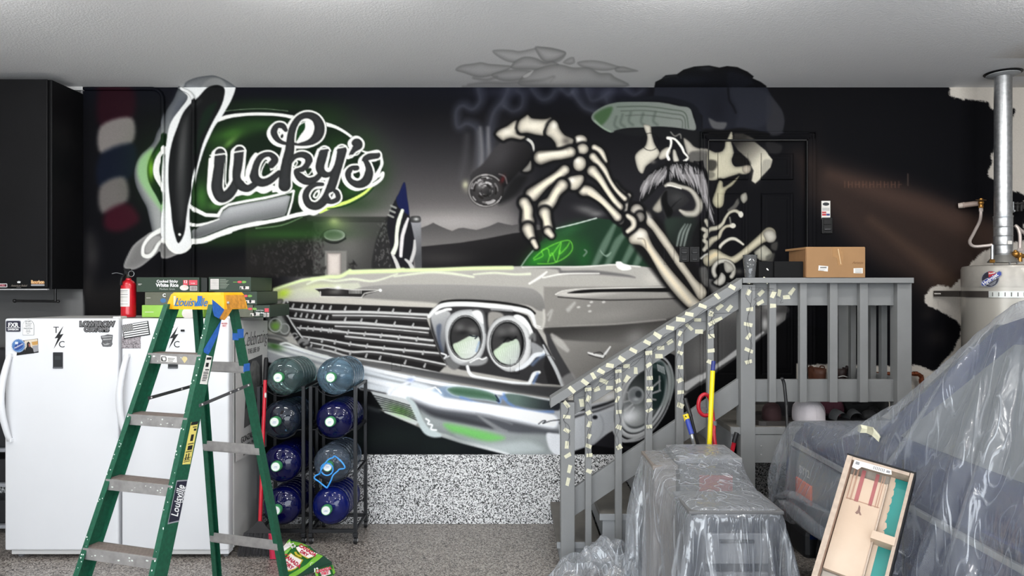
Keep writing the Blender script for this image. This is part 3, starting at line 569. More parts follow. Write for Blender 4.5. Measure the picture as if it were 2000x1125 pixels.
for p in ([(566, 656), (575, 651), (580, 653)], [(574, 662), (582, 657)], [(582, 672), (588, 662)]): stroke(p, 3, (150, 149, 148), 1)
stroke([(584, 668), (592, 664), (600, 668), (594, 672)], [6, 8, 8, 5], (130, 129, 128), 2)
# far lamp pair at the left edge
poly([(524, 596), (536, 598), (552, 618), (566, 640), (562, 656), (548, 655), (530, 648), (520, 636)], (134, 136, 132), 1.5, edge=(60, 60, 58), ew=3); poly(ell(534, 612, 8, 16, -.2), (34, 34, 34), 2); blob(546, 622, 10, 14, (190, 192, 188), .6, -.4)
blob(538, 637, 9, 8, (134, 186, 76), .9); ring(538, 635, 12, 13, 2.5, (196, 198, 192)); ring(556, 642, 9, 10, 2.5, (176, 176, 172)); stroke([(522, 655), (545, 658), (560, 666)], [5, 6, 4], (120, 120, 118), 2)
# ---------------- headlamps
poly([(839, 614), (850, 602), (866, 596), (925, 598), (985, 606), (1030, 616), (1040, 636), (1050, 645), (1066, 672), (1088, 712), (1100, 752), (1060, 750), (900, 722), (872, 712), (858, 690), (842, 646)], (56, 55, 56), 1.5, sm=False)
poly([(842, 616), (862, 606), (880, 612), (874, 640), (870, 668), (866, 690), (856, 670), (846, 640)], (182, 182, 182), 2.5, col2=(96, 98, 102), g=(850, 610, 872, 690)); poly([(852, 640), (862, 634), (860, 662), (866, 688), (858, 678)], (60, 70, 92), 3, .6)
stroke([(840, 612), (855, 598), (868, 589), (910, 587), (975, 591), (1026, 600), (1044, 612)], 5, (30, 29, 29), 1.2)
stroke([(838, 618), (850, 605), (867, 596), (912, 594), (975, 599), (1022, 606), (1037, 613), (1042, 624), (1046, 637)], [7, 8, 9, 9, 9, 9, 9, 7, 5], (222, 222, 221), 1)
stroke([(852, 612), (870, 605), (880, 604)], 5, (236, 236, 234), 1); stroke([(965, 606), (1000, 610), (1026, 618), (1034, 630)], 5, (30, 30, 30), 1.2); stroke([(960, 604), (1000, 607)], 4, (150, 150, 150), 1.5)
stroke([(862, 690), (872, 694), (868, 700), (880, 694)], 3, (222, 222, 222), .8); poly([(870, 700), (890, 698), (902, 708), (890, 722), (876, 716)], (112, 112, 112), 2)
LG = (206, 205, 200)
poly([(868, 650), (874, 622), (892, 608), (918, 604), (942, 608), (948, 632), (950, 660), (946, 684), (936, 702), (918, 712), (896, 712), (878, 696)], (204, 205, 205), 1, edge=(128, 128, 129), ew=3)
poly(ell(909, 660, 36, 48), (236, 236, 233), 1, edge=(180, 181, 181), ew=3); poly(ell(909, 659, 31.5, 41), (22, 22, 23), 1); poly(ell(909, 658, 28, 37), (58, 57, 57), 2)
blob(898, 640, 10, 9, (112, 111, 110), .8); blob(922, 645, 12, 8, (128, 127, 125), .7); blob(905, 650, 14, 5, 30, .7)
poly([(885, 673), (895, 668), (908, 661), (916, 657), (926, 655), (936, 660), (936, 678), (928, 694), (914, 703), (900, 698), (889, 686)], (188, 200, 180), 1.2, col2=(206, 208, 206), g=(900, 670, 930, 690))
for i in range(9): stroke([(892+i*4.4, 672-i), (899+i*3.6, 690)], 1, (226, 230, 224), .7, .7)
stroke([(918, 655), (924, 657), (932, 657), (928, 661)], 2.5, (24, 30, 40), .8); stroke([(936, 668), (930, 686)], 3, (120, 150, 190), 1.5, .6)
ring(909, 659, 33, 43, 2, (70, 70, 71)); poly([(900, 712), (918, 706), (938, 700), (952, 698), (950, 708), (936, 714), (912, 714)], (150, 150, 150), 2); stroke([(918, 708), (934, 700), (942, 702), (950, 698)], 2.5, (230, 230, 228), .8)
stroke([(925, 606), (941, 608), (946, 624), (949, 650)], [6, 6, 5, 3], (90, 90, 90), 1.2, .8); poly([(922, 610), (934, 606), (942, 614), (944, 632), (936, 626)], (232, 232, 230), 1.5)
stroke([(950, 612), (957, 640), (954, 672)], [3, 6, 4], (40, 40, 41), 1.5); poly([(954, 612), (975, 610), (984, 618), (966, 626), (956, 646)], (150, 147, 142), 2)
poly([(950, 668), (956, 640), (972, 622), (994, 616), (1016, 622), (1032, 642), (1038, 672), (1034, 700), (1018, 720), (992, 726), (968, 712), (954, 690)], (214, 214, 213), 1, edge=(140, 140, 140), ew=3)
poly(ell(991, 672, 38, 49), (238, 238, 236), 1, edge=(186, 186, 186), ew=3); poly(ell(991, 671, 33, 43), (20, 20, 21), 1); poly(ell(990, 670, 29, 39), (66, 65, 65), 2)
blob(980, 648, 12, 10, (104, 103, 102), .8); blob(1002, 644, 10, 8, (128, 126, 125), .6); blob(992, 660, 16, 5, 28, .8)
poly([(964, 687), (974, 678), (984, 670), (994, 668), (1006, 662), (1013, 667), (1016, 684), (1012, 702), (1000, 712), (984, 710), (970, 700)], (192, 206, 184), 1.2, col2=(176, 178, 178), g=(980, 680, 1012, 706))
for i in range(10): stroke([(970+i*4.4, 686-i*1.8), (978+i*3.2, 708)], 1, (224, 230, 222), .7, .7)
stroke([(984, 668), (992, 660), (1000, 664), (1008, 658)], 3, (22, 22, 23), 1); ring(991, 671, 35, 45, 2, (72, 72, 72))
poly([(1003, 618), (1014, 614), (1026, 622), (1036, 636), (1042, 652), (1036, 656), (1030, 642), (1018, 630)], (226, 226, 224), 1.2); stroke([(1010, 612), (1030, 622), (1044, 650)], 3, (50, 50, 50), 1.2)
stroke([(1036, 660), (1042, 654), (1044, 664)], [6, 8, 6], (110, 110, 110), 2); poly([(1038, 668), (1060, 680), (1062, 690), (1044, 698), (1034, 712), (1028, 708), (1038, 690)], (150, 151, 152), 2.5)
stroke([(1064, 684), (1060, 691), (1045, 694), (1034, 706), (1022, 716), (1008, 722)], [5, 8, 9, 9, 8, 6], (220, 222, 224), 1.2); stroke([(1062, 694), (1050, 702), (1040, 712)], 6, (120, 140, 172), 3, .6)
stroke([(913, 716), (917, 728), (928, 736), (958, 741), (990, 746), (1028, 750), (1036, 744), (1043, 731), (1053, 727)], [6, 6, 7, 6, 6, 7, 7, 8, 6], (230, 231, 231), 1); stroke([(1050, 730), (1042, 748)], 5, (120, 146, 190), 2, .7)
poly([(1046, 642), (1058, 660), (1072, 688), (1088, 720), (1100, 753), (1070, 748), (1062, 716), (1066, 690)], (40, 39, 40), 1.5, sm=False); poly([(1064, 646), (1074, 656), (1092, 690), (1124, 744), (1104, 753), (1086, 712), (1070, 676)], (66, 65, 66), 1.5, sm=False)
stroke([(1061, 674), (1072, 696), (1086, 722), (1098, 752)], [3, 6, 7, 6], (188, 189, 190), 1.2); ring(1068, 706, 16, 12, 1.5, (120, 120, 120), 200, 340)
stroke([(1042, 634), (1056, 638), (1046, 640), (1058, 642)], 1.8, (220, 218, 214), .7); poly([(1096, 740), (1116, 728), (1124, 744), (1104, 754)], (150, 149, 148), 3, .7)

# ---------------- bumper
poly([(520, 662), (560, 672), (620, 690), (700, 712), (850, 742), (960, 764), (1100, 782), (1200, 800), (1197, 838), (1160, 868), (1093, 888), (990, 888), (850, 846), (824, 838), (800, 780), (722, 764), (640, 740), (520, 706)], (172, 174, 177), 1.5, sm=False)
poly([(600, 676), (700, 704), (860, 728), (1000, 750), (1100, 756), (1110, 782), (1000, 766), (860, 742), (700, 712), (600, 690)], (124, 123, 123), 3, sm=False, col2=(66, 66, 67), g=(900, 758, 905, 735))
def band(dy, w, col, soft=2, a=1., x0=520, x1=1100):
    B = [(520, 664), (560, 673), (620, 691), (700, 713), (770, 729), (850, 746), (925, 758), (1000, 769), (1075, 782), (1110, 790)]
    stroke([(x, y+dy) for x, y in B if x0 <= x <= x1], w, col, soft, a)
band(2, 7, (234, 236, 238), 1)
band(12, 10, (148, 152, 158), 3, .9); band(22, 14, (120, 124, 130), 4, .8, 700)
for p in ([(522, 672), (560, 684), (620, 702), (700, 724)], [(522, 684), (580, 702), (640, 722), (700, 742)]): stroke(p, [3, 6, 7, 6], (226, 228, 226), 2, .9)
blob(536, 676, 16, 7, (70, 112, 52), .9, .3); poly([(520, 660), (560, 668), (600, 682), (570, 676), (520, 668)], (60, 60, 60), 2, .8); stroke([(548, 672), (560, 670), (580, 678), (610, 690), (640, 696)], 4, (226, 228, 224), 1.2)
poly([(695, 718), (760, 734), (806, 744), (850, 758), (866, 772), (850, 790), (800, 778), (740, 764), (700, 756)], (222, 226, 230), 4); stroke([(700, 728), (760, 742), (800, 750)], 4, (150, 154, 158), 2, .8); stroke([(700, 742), (760, 756), (790, 762)], 3, (160, 164, 168), 2, .7)
for yy in (2, 8): stroke([(705, 756+yy), (740, 764+yy), (770, 770+yy), (795, 778+yy)], 2.5, (74, 74, 76), 1)
poly([(845, 764), (862, 756), (882, 755), (900, 762), (920, 776), (880, 778), (858, 772)], (140, 164, 190), 4, .7)
poly([(872, 760), (890, 754), (935, 759), (968, 770), (978, 786), (950, 782), (915, 778), (885, 772)], (74, 106, 84), 2, edge=(188, 200, 206), ew=3)
poly([(985, 770), (1010, 770), (1050, 778), (1096, 788), (1094, 801), (1060, 800), (1020, 794), (992, 786)], (104, 122, 116), 2, col2=(44, 46, 50), g=(1010, 780, 1085, 795))
for p in ([(975, 786), (980, 776), (988, 780)], [(984, 770), (990, 784), (1004, 794)], [(900, 776), (940, 790), (975, 796)], [(1010, 796), (1040, 804), (1080, 804)]): stroke(p, 5, (112, 146, 204), 3, .7)
stroke([(968, 772), (975, 784), (970, 782)], 2.5, (40, 46, 70), 1)
stroke([(830, 762), (850, 756), (862, 768), (856, 760)], 2.5, (240, 242, 244), .8, 1, False)
band(42, 30, (244, 246, 250), 4, 1, 770); band(34, 12, (248, 249, 252), 3, .95, 900); stroke([(720, 742), (780, 758), (850, 776)], [6, 14, 22], (240, 242, 246), 4, .9)
stroke([(802, 784), (850, 805), (925, 819), (1000, 834), (1050, 842), (1094, 847)], [10, 18, 24, 24, 18, 12], (92, 94, 99), 7)
stroke([(804, 794), (850, 812), (905, 822), (960, 834)], [8, 14, 14, 8], (60, 61, 65), 5, .7)
stroke([(935, 812), (955, 826), (975, 838), (990, 842)], [4, 7, 8, 3], (150, 152, 154), 3, .8); stroke([(930, 808), (960, 814), (1000, 828)], [3, 5, 3], (140, 142, 146), 3, .7)
poly([(820, 800), (850, 816), (925, 832), (1000, 846), (1070, 850), (1080, 886), (990, 888), (900, 866), (850, 848), (834, 832)], (156, 162, 162), 6, .9)
poly([(868, 828), (900, 832), (960, 846), (985, 856), (950, 862), (905, 850), (880, 842)], (126, 202, 112), 7, .9)
poly([(890, 850), (960, 866), (1030, 862), (1060, 880), (990, 886), (940, 876)], (196, 204, 204), 8, .8)
stroke([(846, 846), (870, 852), (900, 862), (950, 875), (992, 887)], [6, 8, 7, 6, 5], (222, 224, 224), 2)
poly([(1067, 848), (1080, 846), (1096, 852), (1096, 888), (1084, 888), (1072, 874)], (232, 234, 238), 2)
stroke([(1052, 828), (1060, 822), (1066, 822), (1060, 827), (1076, 822), (1094, 820)], 1.8, (26, 26, 28), .8)
# right of the newel
poly([(1093, 800), (1130, 796), (1165, 786), (1205, 782), (1200, 800), (1150, 812), (1100, 832)], (180, 181, 183), 3, sm=False); stroke([(1100, 800), (1140, 800), (1180, 790), (1210, 778)], [3, 5, 6, 4], (40, 41, 43), 2); blob(1190, 775, 14, 6, (208, 208, 208), .9, -.4)
stroke([(1095, 826), (1130, 812), (1165, 803), (1200, 790)], [6, 5, 4, 3], (44, 44, 46), 2, .8)
poly([(1100, 850), (1112, 824), (1140, 812), (1172, 806), (1198, 806), (1190, 826), (1178, 848), (1150, 868), (1118, 882), (1098, 888)], (198, 200, 203), 2, col2=(170, 172, 175), g=(1110, 830, 1180, 850)); ring(1150, 835, 28, 34, 3, (148, 150, 152), -60, 60, .3, 2, .7); poly(ell(1162, 815, 5, 4), (30, 30, 32), 1.5)
poly([(1094, 836), (1112, 832), (1104, 856), (1112, 880), (1094, 888)], (220, 222, 226), 3)
# air dam left, fins, shadow under the car
poly([(520, 722), (600, 738), (700, 758), (740, 800), (820, 836), (850, 850), (900, 866), (992, 889), (520, 889)], (24, 27, 30), 1.5, sm=False)
poly([(690, 762), (726, 764), (752, 800), (700, 800), (690, 790)], (16, 17, 19), 2, sm=False); stroke([(700, 790), (740, 802)], 8, (72, 76, 78), 4, .6)
for x, y in ((780, 850), (700, 860), (860, 872)): blob(x, y, 60, 20, (34, 42, 40), .6)
poly([(724, 764), (790, 778), (806, 788), (822, 820), (812, 830), (752, 806)], (206, 208, 208), 1.2, sm=False)
blob(782, 802, 24, 9, (140, 214, 92), .85, .35)
for i in range(7):
    t = i/7; stroke([(729+t*24, 772+t*34), (770+t*18, 783+t*30), (800+t*18, 792+t*34)], 2.2, (50, 53, 54), .9)
stroke([(796, 778), (806, 788), (812, 800), (820, 820), (832, 840), (846, 847), (858, 850)], [6, 9, 11, 11, 14, 14, 8], (196, 206, 206), 2.5); stroke([(832, 818), (838, 822), (836, 828), (844, 830), (842, 838), (852, 840)], 3.5, (244, 246, 246), 1)
stroke([(808, 738), (803, 744), (790, 750), (775, 757), (766, 765), (762, 772)], [7, 6, 5, 6, 4, 3], (232, 234, 240), 1.2); blob(802, 742, 7, 4, (120, 140, 190), .6)

# ---------------- the skeleton
# fore-arm with its dark ground
stroke([(1225, 410), (1250, 440), (1300, 500), (1345, 560), (1385, 610)], [40, 70, 78, 74, 50], (22, 21, 22), 6, .95)
poly([(1262, 412), (1268, 424), (1276, 429), (1288, 444), (1302, 462), (1314, 480), (1328, 502), (1342, 522), (1358, 544), (1374, 560), (1380, 572), (1372, 584), (1364, 584), (1352, 564), (1338, 542), (1326, 526), (1312, 506), (1300, 488), (1286, 468), (1274, 450), (1262, 436)], CREAM, 1, edge=(92, 87, 80), ew=4)
poly([(1228, 464), (1238, 452), (1250, 445), (1262, 450), (1268, 464), (1276, 480), (1288, 497), (1307, 522), (1322, 540), (1340, 560), (1356, 578), (1370, 592), (1362, 604), (1346, 602), (1330, 588), (1314, 570), (1300, 552), (1288, 534), (1276, 512), (1266, 494), (1252, 480), (1232, 476)], CREAM, 1, edge=(92, 87, 80), ew=5)
stroke([(1258, 470), (1280, 505), (1310, 545), (1346, 590)], [8, 9, 9, 8], (226, 214, 190), 4, .8); blob(1250, 458, 12, 8, (228, 224, 216), .8); stroke([(1246, 466), (1258, 468), (1262, 484)], 2, (120, 112, 102), 1.5, .8); blob(1268, 424, 5, 10, (232, 228, 220), .6, -.4)
# wrist
bone([(1202, 360), (1210, 370), (1222, 380)], [9, 8, 9], (120, 117, 112)); bone([(1228, 382), (1224, 394), (1221, 410)], [10, 8, 10], (196, 191, 182), 4)
bpoly(ell(1244, 412, 13, 14), (196, 190, 180)); bpoly(ell(1250, 424, 9, 10), (150, 146, 140)); bone([(1226, 422), (1236, 430), (1237, 442), (1226, 452)], [11, 13, 12, 10]); bpoly(ell(1213, 431, 6, 8, .4), (176, 172, 166))
# metacarpals
bone([(1161, 288), (1174, 297), (1182, 315)], [13, 13, 10]); bone([(1158, 306), (1168, 318), (1180, 332), (1190, 352), (1204, 372), (1220, 388)], [16, 15, 13, 10, 9, 11])
bone([(1157, 334), (1172, 350), (1186, 372), (1200, 392), (1209, 404)], [22, 15, 12, 13, 17]); bone([(1140, 372), (1152, 374), (1172, 388), (1190, 406), (1206, 424)], [22, 20, 14, 14, 18])
# knuckles
for p in (ell(1134, 273, 13, 10, .1), ell(1138, 291, 12, 11), ell(1132, 320, 13, 15, .3), [(1107, 350), (1120, 343), (1138, 342), (1140, 354), (1128, 370), (1114, 370)]): bpoly(p)
blob(1130, 272, 6, 4, (236, 233, 226), .8); blob(1128, 314, 6, 6, (238, 234, 226), .8); blob(1118, 352, 6, 5, (236, 232, 224), .8)
# index and thumb around the cigar
stroke([(1026, 270), (1036, 276), (1041, 284), (1043, 296)], [5, 6, 5, 3], (190, 188, 182), 1); bpoly([(1020, 334), (1030, 322), (1037, 313), (1038, 330), (1030, 336)], (150, 148, 142), ew=3)
bpoly([(968, 262), (974, 254), (990, 246), (1004, 236), (1012, 236), (1014, 250), (1010, 260), (1026, 266), (1018, 273), (1000, 270), (990, 272), (982, 275), (972, 268)])
bpoly([(1010, 250), (1014, 236), (1024, 228), (1031, 224), (1038, 230), (1050, 232), (1066, 232), (1076, 229), (1079, 236), (1070, 244), (1064, 264), (1048, 264), (1030, 260), (1016, 260)])
bpoly([(1066, 262), (1070, 244), (1080, 234), (1089, 239), (1094, 252), (1104, 264), (1120, 272), (1116, 284), (1102, 290), (1088, 292), (1084, 280), (1076, 270)]); blob(1106, 276, 10, 8, (84, 80, 76), .8); blob(1082, 246, 5, 6, (236, 233, 226), .7)
blob(1044, 246, 18, 7, (230, 224, 210), .7); blob(990, 258, 10, 6, (232, 228, 218), .6); stroke([(1070, 244), (1062, 256), (1063, 266)], 2, 24, 1)
bone([(1056, 308), (1076, 304), (1096, 302), (1114, 297)], [28, 22, 20, 22]); stroke([(1054, 304), (1080, 300), (1104, 297)], 6, (236, 231, 218), 3, .7)
# curled fingers
bone([(1103, 332), (1088, 344), (1066, 358), (1040, 380)], [20, 18, 18, 28]); bone([(1098, 362), (1086, 376), (1076, 394), (1064, 404)], [24, 20, 22, 28])
bone([(1024, 396), (1030, 408), (1030, 422), (1031, 432)], [22, 22, 22, 26]); bone([(1064, 416), (1068, 430), (1070, 444)], [24, 18, 20])
bone([(1031, 447), (1034, 456), (1038, 464)], [24, 21, 16]); bone([(1042, 472), (1047, 482)], [13, 11], halo=3); bone([(1070, 452), (1077, 460)], [17, 13], halo=3)
for p, w in (([(1094, 340), (1070, 356), (1046, 374)], 6), ([(1090, 370), (1078, 390)], 7), ([(1026, 404), (1028, 424)], 6), ([(1062, 420), (1066, 438)], 5), ([(1162, 340), (1180, 366), (1200, 394)], 4), ([(1150, 378), (1176, 396), (1200, 418)], 4)): stroke(p, w, (234, 224, 200), 2.5, .75)
# cap: brim and crown
poly([(1280, 160), (1277, 190), (1350, 206), (1372, 226), (1372, 262), (1450, 262), (1527, 262), (1532, 238), (1526, 214), (1506, 187), (1496, 168), (1450, 160)], (35, 37, 45), 1.5, sm=False)
poly([(1500, 185), (1526, 214), (1532, 238), (1524, 262), (1500, 262), (1496, 215)], (52, 52, 56), 3, .9); poly([(1425, 172), (1500, 180), (1498, 240), (1440, 255), (1440, 215)], (46, 48, 56), 6, .7); stroke([(1422, 172), (1424, 195), (1432, 208), (1437, 220)], 4, (20, 21, 26), 1.5); blob(1400, 215, 20, 34, (26, 27, 34), .6)
poly([(1384, 231), (1400, 238), (1419, 240), (1412, 253), (1392, 250)], (88, 88, 90), 2); poly([(1376, 252), (1412, 254), (1450, 250), (1500, 262), (1480, 272), (1376, 268)], (18, 18, 20), 3)
stroke([(1186, 206), (1225, 196), (1287, 192), (1345, 205), (1362, 225), (1366, 258)], [4, 7, 9, 10, 12, 10], (24, 26, 32), 2)
poly([(1156, 234), (1158, 222), (1174, 210), (1195, 202), (1225, 199), (1287, 200), (1325, 207), (1346, 211), (1353, 226), (1358, 254), (1325, 250), (1287, 247), (1255, 249), (1225, 250), (1205, 254), (1193, 259), (1172, 248)], (112, 120, 113), 1, col2=(128, 132, 128), g=(1200, 210, 1350, 240))
for o, c in ((5, (70, 80, 70)), (13, (78, 86, 78)), (22, (84, 90, 84))): stroke([(1200+o, 204+o), (1260, 203+o), (1310, 209+o), (1340-o*.4, 217+o*.8), (1348-o*.7, 250)], 2, c, 1.2, .8)
poly([(1160, 226), (1180, 212), (1196, 210), (1190, 228), (1176, 244), (1168, 240)], (48, 78, 42), 4, .7); stroke([(1162, 236), (1178, 250), (1192, 257)], 3, (140, 156, 138), 1.5, .8)
for i, (x, y) in enumerate(((1204, 244), (1216, 240), (1232, 236), (1256, 238), (1280, 236))): stroke([(x, y-16), (x-4, y), (x+4, y+8)], 5, (74, 84, 76), 3, .5)
poly([(1200, 256), (1255, 251), (1290, 249), (1325, 252), (1360, 256), (1372, 262), (1372, 290), (1330, 286), (1290, 268), (1240, 266)], (27, 28, 30), 3)
# face
poly([(1257, 244), (1270, 246), (1272, 258), (1276, 274), (1280, 284), (1288, 297), (1285, 306), (1276, 314), (1262, 325), (1255, 339), (1246, 332), (1240, 308), (1246, 296), (1260, 285), (1264, 268), (1260, 256)], (206, 201, 188), 1, edge=(120, 116, 108), ew=3)
poly([(1286, 306), (1292, 294), (1305, 287), (1310, 296), (1302, 308), (1290, 312)], (204, 199, 186), 1, edge=(100, 96, 90), ew=3); blob(1275, 316, 6, 4, (130, 126, 120), .7)
stroke([(1310, 258), (1318, 266), (1328, 262), (1330, 270)], 2.5, (120, 118, 114), 1); ring(1270, 277, 17, 17, 1.5, (14, 14, 15), 0, 360, 0, .8, .8)
stroke([(1304, 270), (1310, 272), (1310, 285), (1303, 300), (1306, 311)], [5, 5, 4, 5, 6], (232, 229, 222), .8); stroke([(1304, 269), (1318, 272), (1331, 287), (1336, 298), (1344, 308), (1335, 316)], [4, 4, 5, 4, 4, 5], (232, 229, 222), .8)
poly([(1314, 294), (1319, 293), (1323, 304), (1326, 314), (1318, 319), (1314, 310)], (206, 202, 192), 1, edge=(110, 107, 100), ew=2)
poly([(1335, 270), (1346, 276), (1356, 286), (1370, 291), (1384, 292), (1384, 302), (1366, 298), (1352, 298), (1344, 304), (1338, 288)], (188, 183, 172), 1.5, edge=(110, 107, 102), ew=3)
poly([(1348, 298), (1384, 298), (1384, 345), (1364, 340), (1348, 320)], (104, 102, 98), 3, .9)
poly([(1382, 294), (1400, 296), (1412, 294), (1418, 286), (1420, 272), (1427, 258), (1431, 276), (1436, 297), (1432, 312), (1440, 324), (1464, 320), (1470, 328), (1462, 338), (1440, 340), (1405, 350), (1382, 345)], (188, 183, 164), 1, edge=(120, 117, 106), ew=3)
poly([(1385, 312), (1400, 312), (1403, 322), (1396, 332), (1385, 330)], (74, 72, 66), 3); poly(ell(1390, 340, 9, 7), (110, 107, 98), 3, .8)
poly([(1432, 262), (1450, 262), (1476, 274), (1498, 292), (1512, 310), (1508, 325), (1494, 340), (1486, 350), (1478, 357), (1471, 352), (1475, 332), (1462, 308), (1444, 292), (1432, 274)], (52, 50, 48), 1.2, sm=False, col2=(196, 191, 176), g=(1445, 275, 1482, 320)); blob(1486, 322, 10, 24, (206, 200, 184), .7, .3); poly([(1494, 312), (1511, 312), (1506, 326), (1492, 340)], (150, 147, 138), 2, .7)
poly([(1442, 296), (1462, 308), (1468, 320), (1448, 322), (1436, 312)], (24, 23, 23), 4); poly(ell(1461, 329, 8, 8), (176, 168, 154), 1.5, edge=(110, 104, 96), ew=2)
poly([(1500, 275), (1530, 282), (1525, 298), (1506, 296)], (46, 45, 46), 3, .8)
# moustache
poly([(1252, 396), (1251, 372), (1262, 346), (1282, 328), (1306, 318), (1338, 315), (1366, 322), (1382, 342), (1382, 380), (1396, 410), (1400, 442), (1390, 432), (1374, 404), (1360, 382), (1336, 362), (1308, 358), (1288, 364), (1268, 384)], (22, 22, 24), 1.5)
random.seed(9)
for a, b, c in (((1272, 342), (1262, 360), (1254, 388)), ((1262, 352), (1256, 366), (1253, 380)), ((1284, 334), (1274, 350), (1264, 374)), ((1292, 330), (1284, 346), (1276, 364)), ((1302, 326), (1297, 340), (1294, 356)), ((1314, 323), (1312, 336), (1312, 352)), ((1322, 321), (1325, 336), (1331, 352)), ((1332, 321), (1340, 336), (1350, 358)), ((1342, 322), (1352, 342), (1362, 368)), ((1350, 324), (1360, 346), (1368, 380)), ((1359, 326), (1367, 352), (1374, 396)), ((1367, 332), (1374, 362), (1384, 412)), ((1374, 350), (1382, 384), (1392, 420)), ((1372, 380), (1384, 406), (1396, 432)), ((1296, 340), (1288, 352), (1284, 362)), ((1326, 330), (1332, 344), (1338, 354)), ((1340, 334), (1348, 350), (1356, 366))):
    for q in (0, 1, 2):
        d = (q-1)*3.3; k = random.uniform(-2, 2); g = random.uniform(118, 168)
        stroke([(a[0]+d, a[1]+k), (b[0]+d, b[1]+k), (c[0]+d*1.1+random.uniform(-2, 2), c[1]+random.uniform(-6, 6))], [1.5, 4.2, .8], (g, g-3, g-2), .8, .92)
    stroke([(a[0]+1.5, a[1]+3), (b[0]+1.5, b[1]), c], [1, 1.5, .6], (206, 203, 203), .7, .6)
for i in range(18):
    x = random.uniform(1300, 1372); stroke([(x, 316), (x+random.uniform(-3, 3), 328), (x+random.uniform(-2, 6), 340)], [3, 2, .6], (20, 20, 22), .8)
# jaw
poly([(1300, 372), (1284, 392), (1274, 408), (1284, 416), (1294, 410), (1296, 390), (1306, 374)], (168, 163, 152), 2, edge=(90, 88, 82), ew=3)
stroke([(1300, 363), (1310, 359), (1328, 364), (1348, 371), (1360, 386), (1365, 402), (1358, 416), (1342, 418), (1328, 411)], [7, 9, 8, 10, 12, 14, 15, 14, 6], (178, 174, 164), 1.5, 1, True, edge=(84, 82, 78)); stroke([(1304, 362), (1312, 363), (1330, 368)], 3, (226, 223, 214), 1)
poly([(1290, 392), (1296, 376), (1310, 368), (1330, 374), (1346, 390), (1336, 402), (1322, 410), (1308, 416), (1300, 428)], (46, 46, 47), 2); poly([(1292, 388), (1298, 412), (1306, 428), (1314, 412), (1304, 396), (1302, 372)], (14, 14, 15), 1.5); stroke([(1330, 388), (1318, 398), (1308, 410)], 2, (16, 16, 17), 1); blob(1322, 386, 14, 10, (72, 72, 72), .7)
poly([(1298, 430), (1330, 424), (1362, 430), (1366, 480), (1330, 482), (1308, 470)], (48, 60, 52), 5, .8, col2=(26, 27, 27), g=(1310, 440, 1366, 470))
for o in (0, 7, 14): stroke([(1322+o, 480), (1328+o, 455), (1338+o*.8, 438)], [3, 4, 2], (150, 158, 152), 1.5, .8)
poly([(1362, 440), (1384, 420), (1384, 480), (1360, 500), (1352, 470)], (22, 22, 23), 3, .9)
# bones of jaw and neck across the door
BD = (188, 183, 158)
bpoly([(1447, 342), (1434, 360), (1420, 372), (1415, 400), (1402, 405), (1394, 392), (1400, 372), (1407, 352), (1414, 354), (1416, 364), (1432, 354)], BD, (116, 112, 98), 4)
stroke([(1456, 386), (1446, 390), (1438, 402), (1426, 410)], [8, 8, 8, 5], (92, 90, 86), 1.5); bpoly([(1450, 380), (1460, 375), (1463, 388), (1456, 396), (1450, 390)], (170, 167, 156), (100, 98, 92), 3)
stroke([(1376, 462), (1388, 448), (1404, 444), (1414, 436), (1420, 424), (1428, 414), (1440, 411), (1450, 418)], [10, 9, 9, 7, 6, 6, 7, 8], (184, 180, 164), 1, 1, True, edge=(110, 107, 98)); poly(ell(1450, 418, 5, 6), (204, 201, 190), 1)
stroke([(1382, 480), (1394, 468), (1406, 462), (1412, 450), (1420, 442), (1432, 440)], [14, 12, 9, 7, 6, 7], (182, 176, 158), 1, 1, True, edge=(110, 106, 96)); poly(ell(1434, 440, 6, 5), (204, 200, 188), 1); stroke([(1430, 436), (1428, 424)], 3, (130, 128, 120), 1.5)
for p in ([(1372, 448), (1382, 454), (1376, 462)], [(1374, 470), (1382, 478), (1374, 488)], [(1378, 432), (1382, 440)]): stroke(p, 8, (172, 168, 156), 1.5)
stroke([(1406, 494), (1410, 480), (1424, 468), (1438, 466), (1455, 477)], [7, 7, 7, 7, 5], (206, 202, 190), 1, 1, True, edge=(120, 117, 108))
bpoly([(1476, 484), (1490, 475), (1504, 484), (1512, 496), (1504, 508), (1488, 508), (1478, 498)], (186, 183, 170), (110, 108, 100), 5); poly([(1500, 500), (1516, 494), (1512, 512), (1502, 512)], (90, 89, 84), 3, .8)
bone([(1384, 508), (1398, 498), (1414, 502), (1432, 508), (1450, 498), (1470, 482), (1490, 466), (1506, 456)], [26, 24, 16, 15, 14, 15, 18, 26], (196, 189, 168), 4, (110, 106, 94)); bpoly([(1494, 456), (1502, 448), (1514, 450), (1520, 462), (1514, 472), (1502, 472)], (194, 190, 180), (110, 107, 100), 4, 0); poly([(1510, 476), (1522, 472), (1520, 488), (1510, 486)], (84, 82, 78), 3, .8)
stroke([(1388, 504), (1400, 496)], 8, (224, 206, 168), 3, .7)
poly(ell(1418, 528, 24, 22), (20, 20, 21), 1.5); ring(1416, 528, 20, 19, 9, (194, 191, 182), 110, 400, 0, 1, 1, (110, 108, 102)); bpoly([(1417, 510), (1432, 516), (1436, 528), (1420, 532)], (184, 181, 172), (110, 108, 102), 3, 0)
bpoly([(1396, 552), (1406, 542), (1412, 532), (1420, 540), (1418, 552), (1408, 558)], (206, 203, 196), (116, 114, 108), 3); blob(1446, 530, 8, 6, (96, 94, 90), .7)
stroke([(1368, 505), (1376, 498), (1384, 496)], 3, (190, 188, 182), 1); poly([(1366, 525), (1378, 522), (1384, 535), (1384, 560), (1370, 552)], (120, 119, 116), 3, .7)

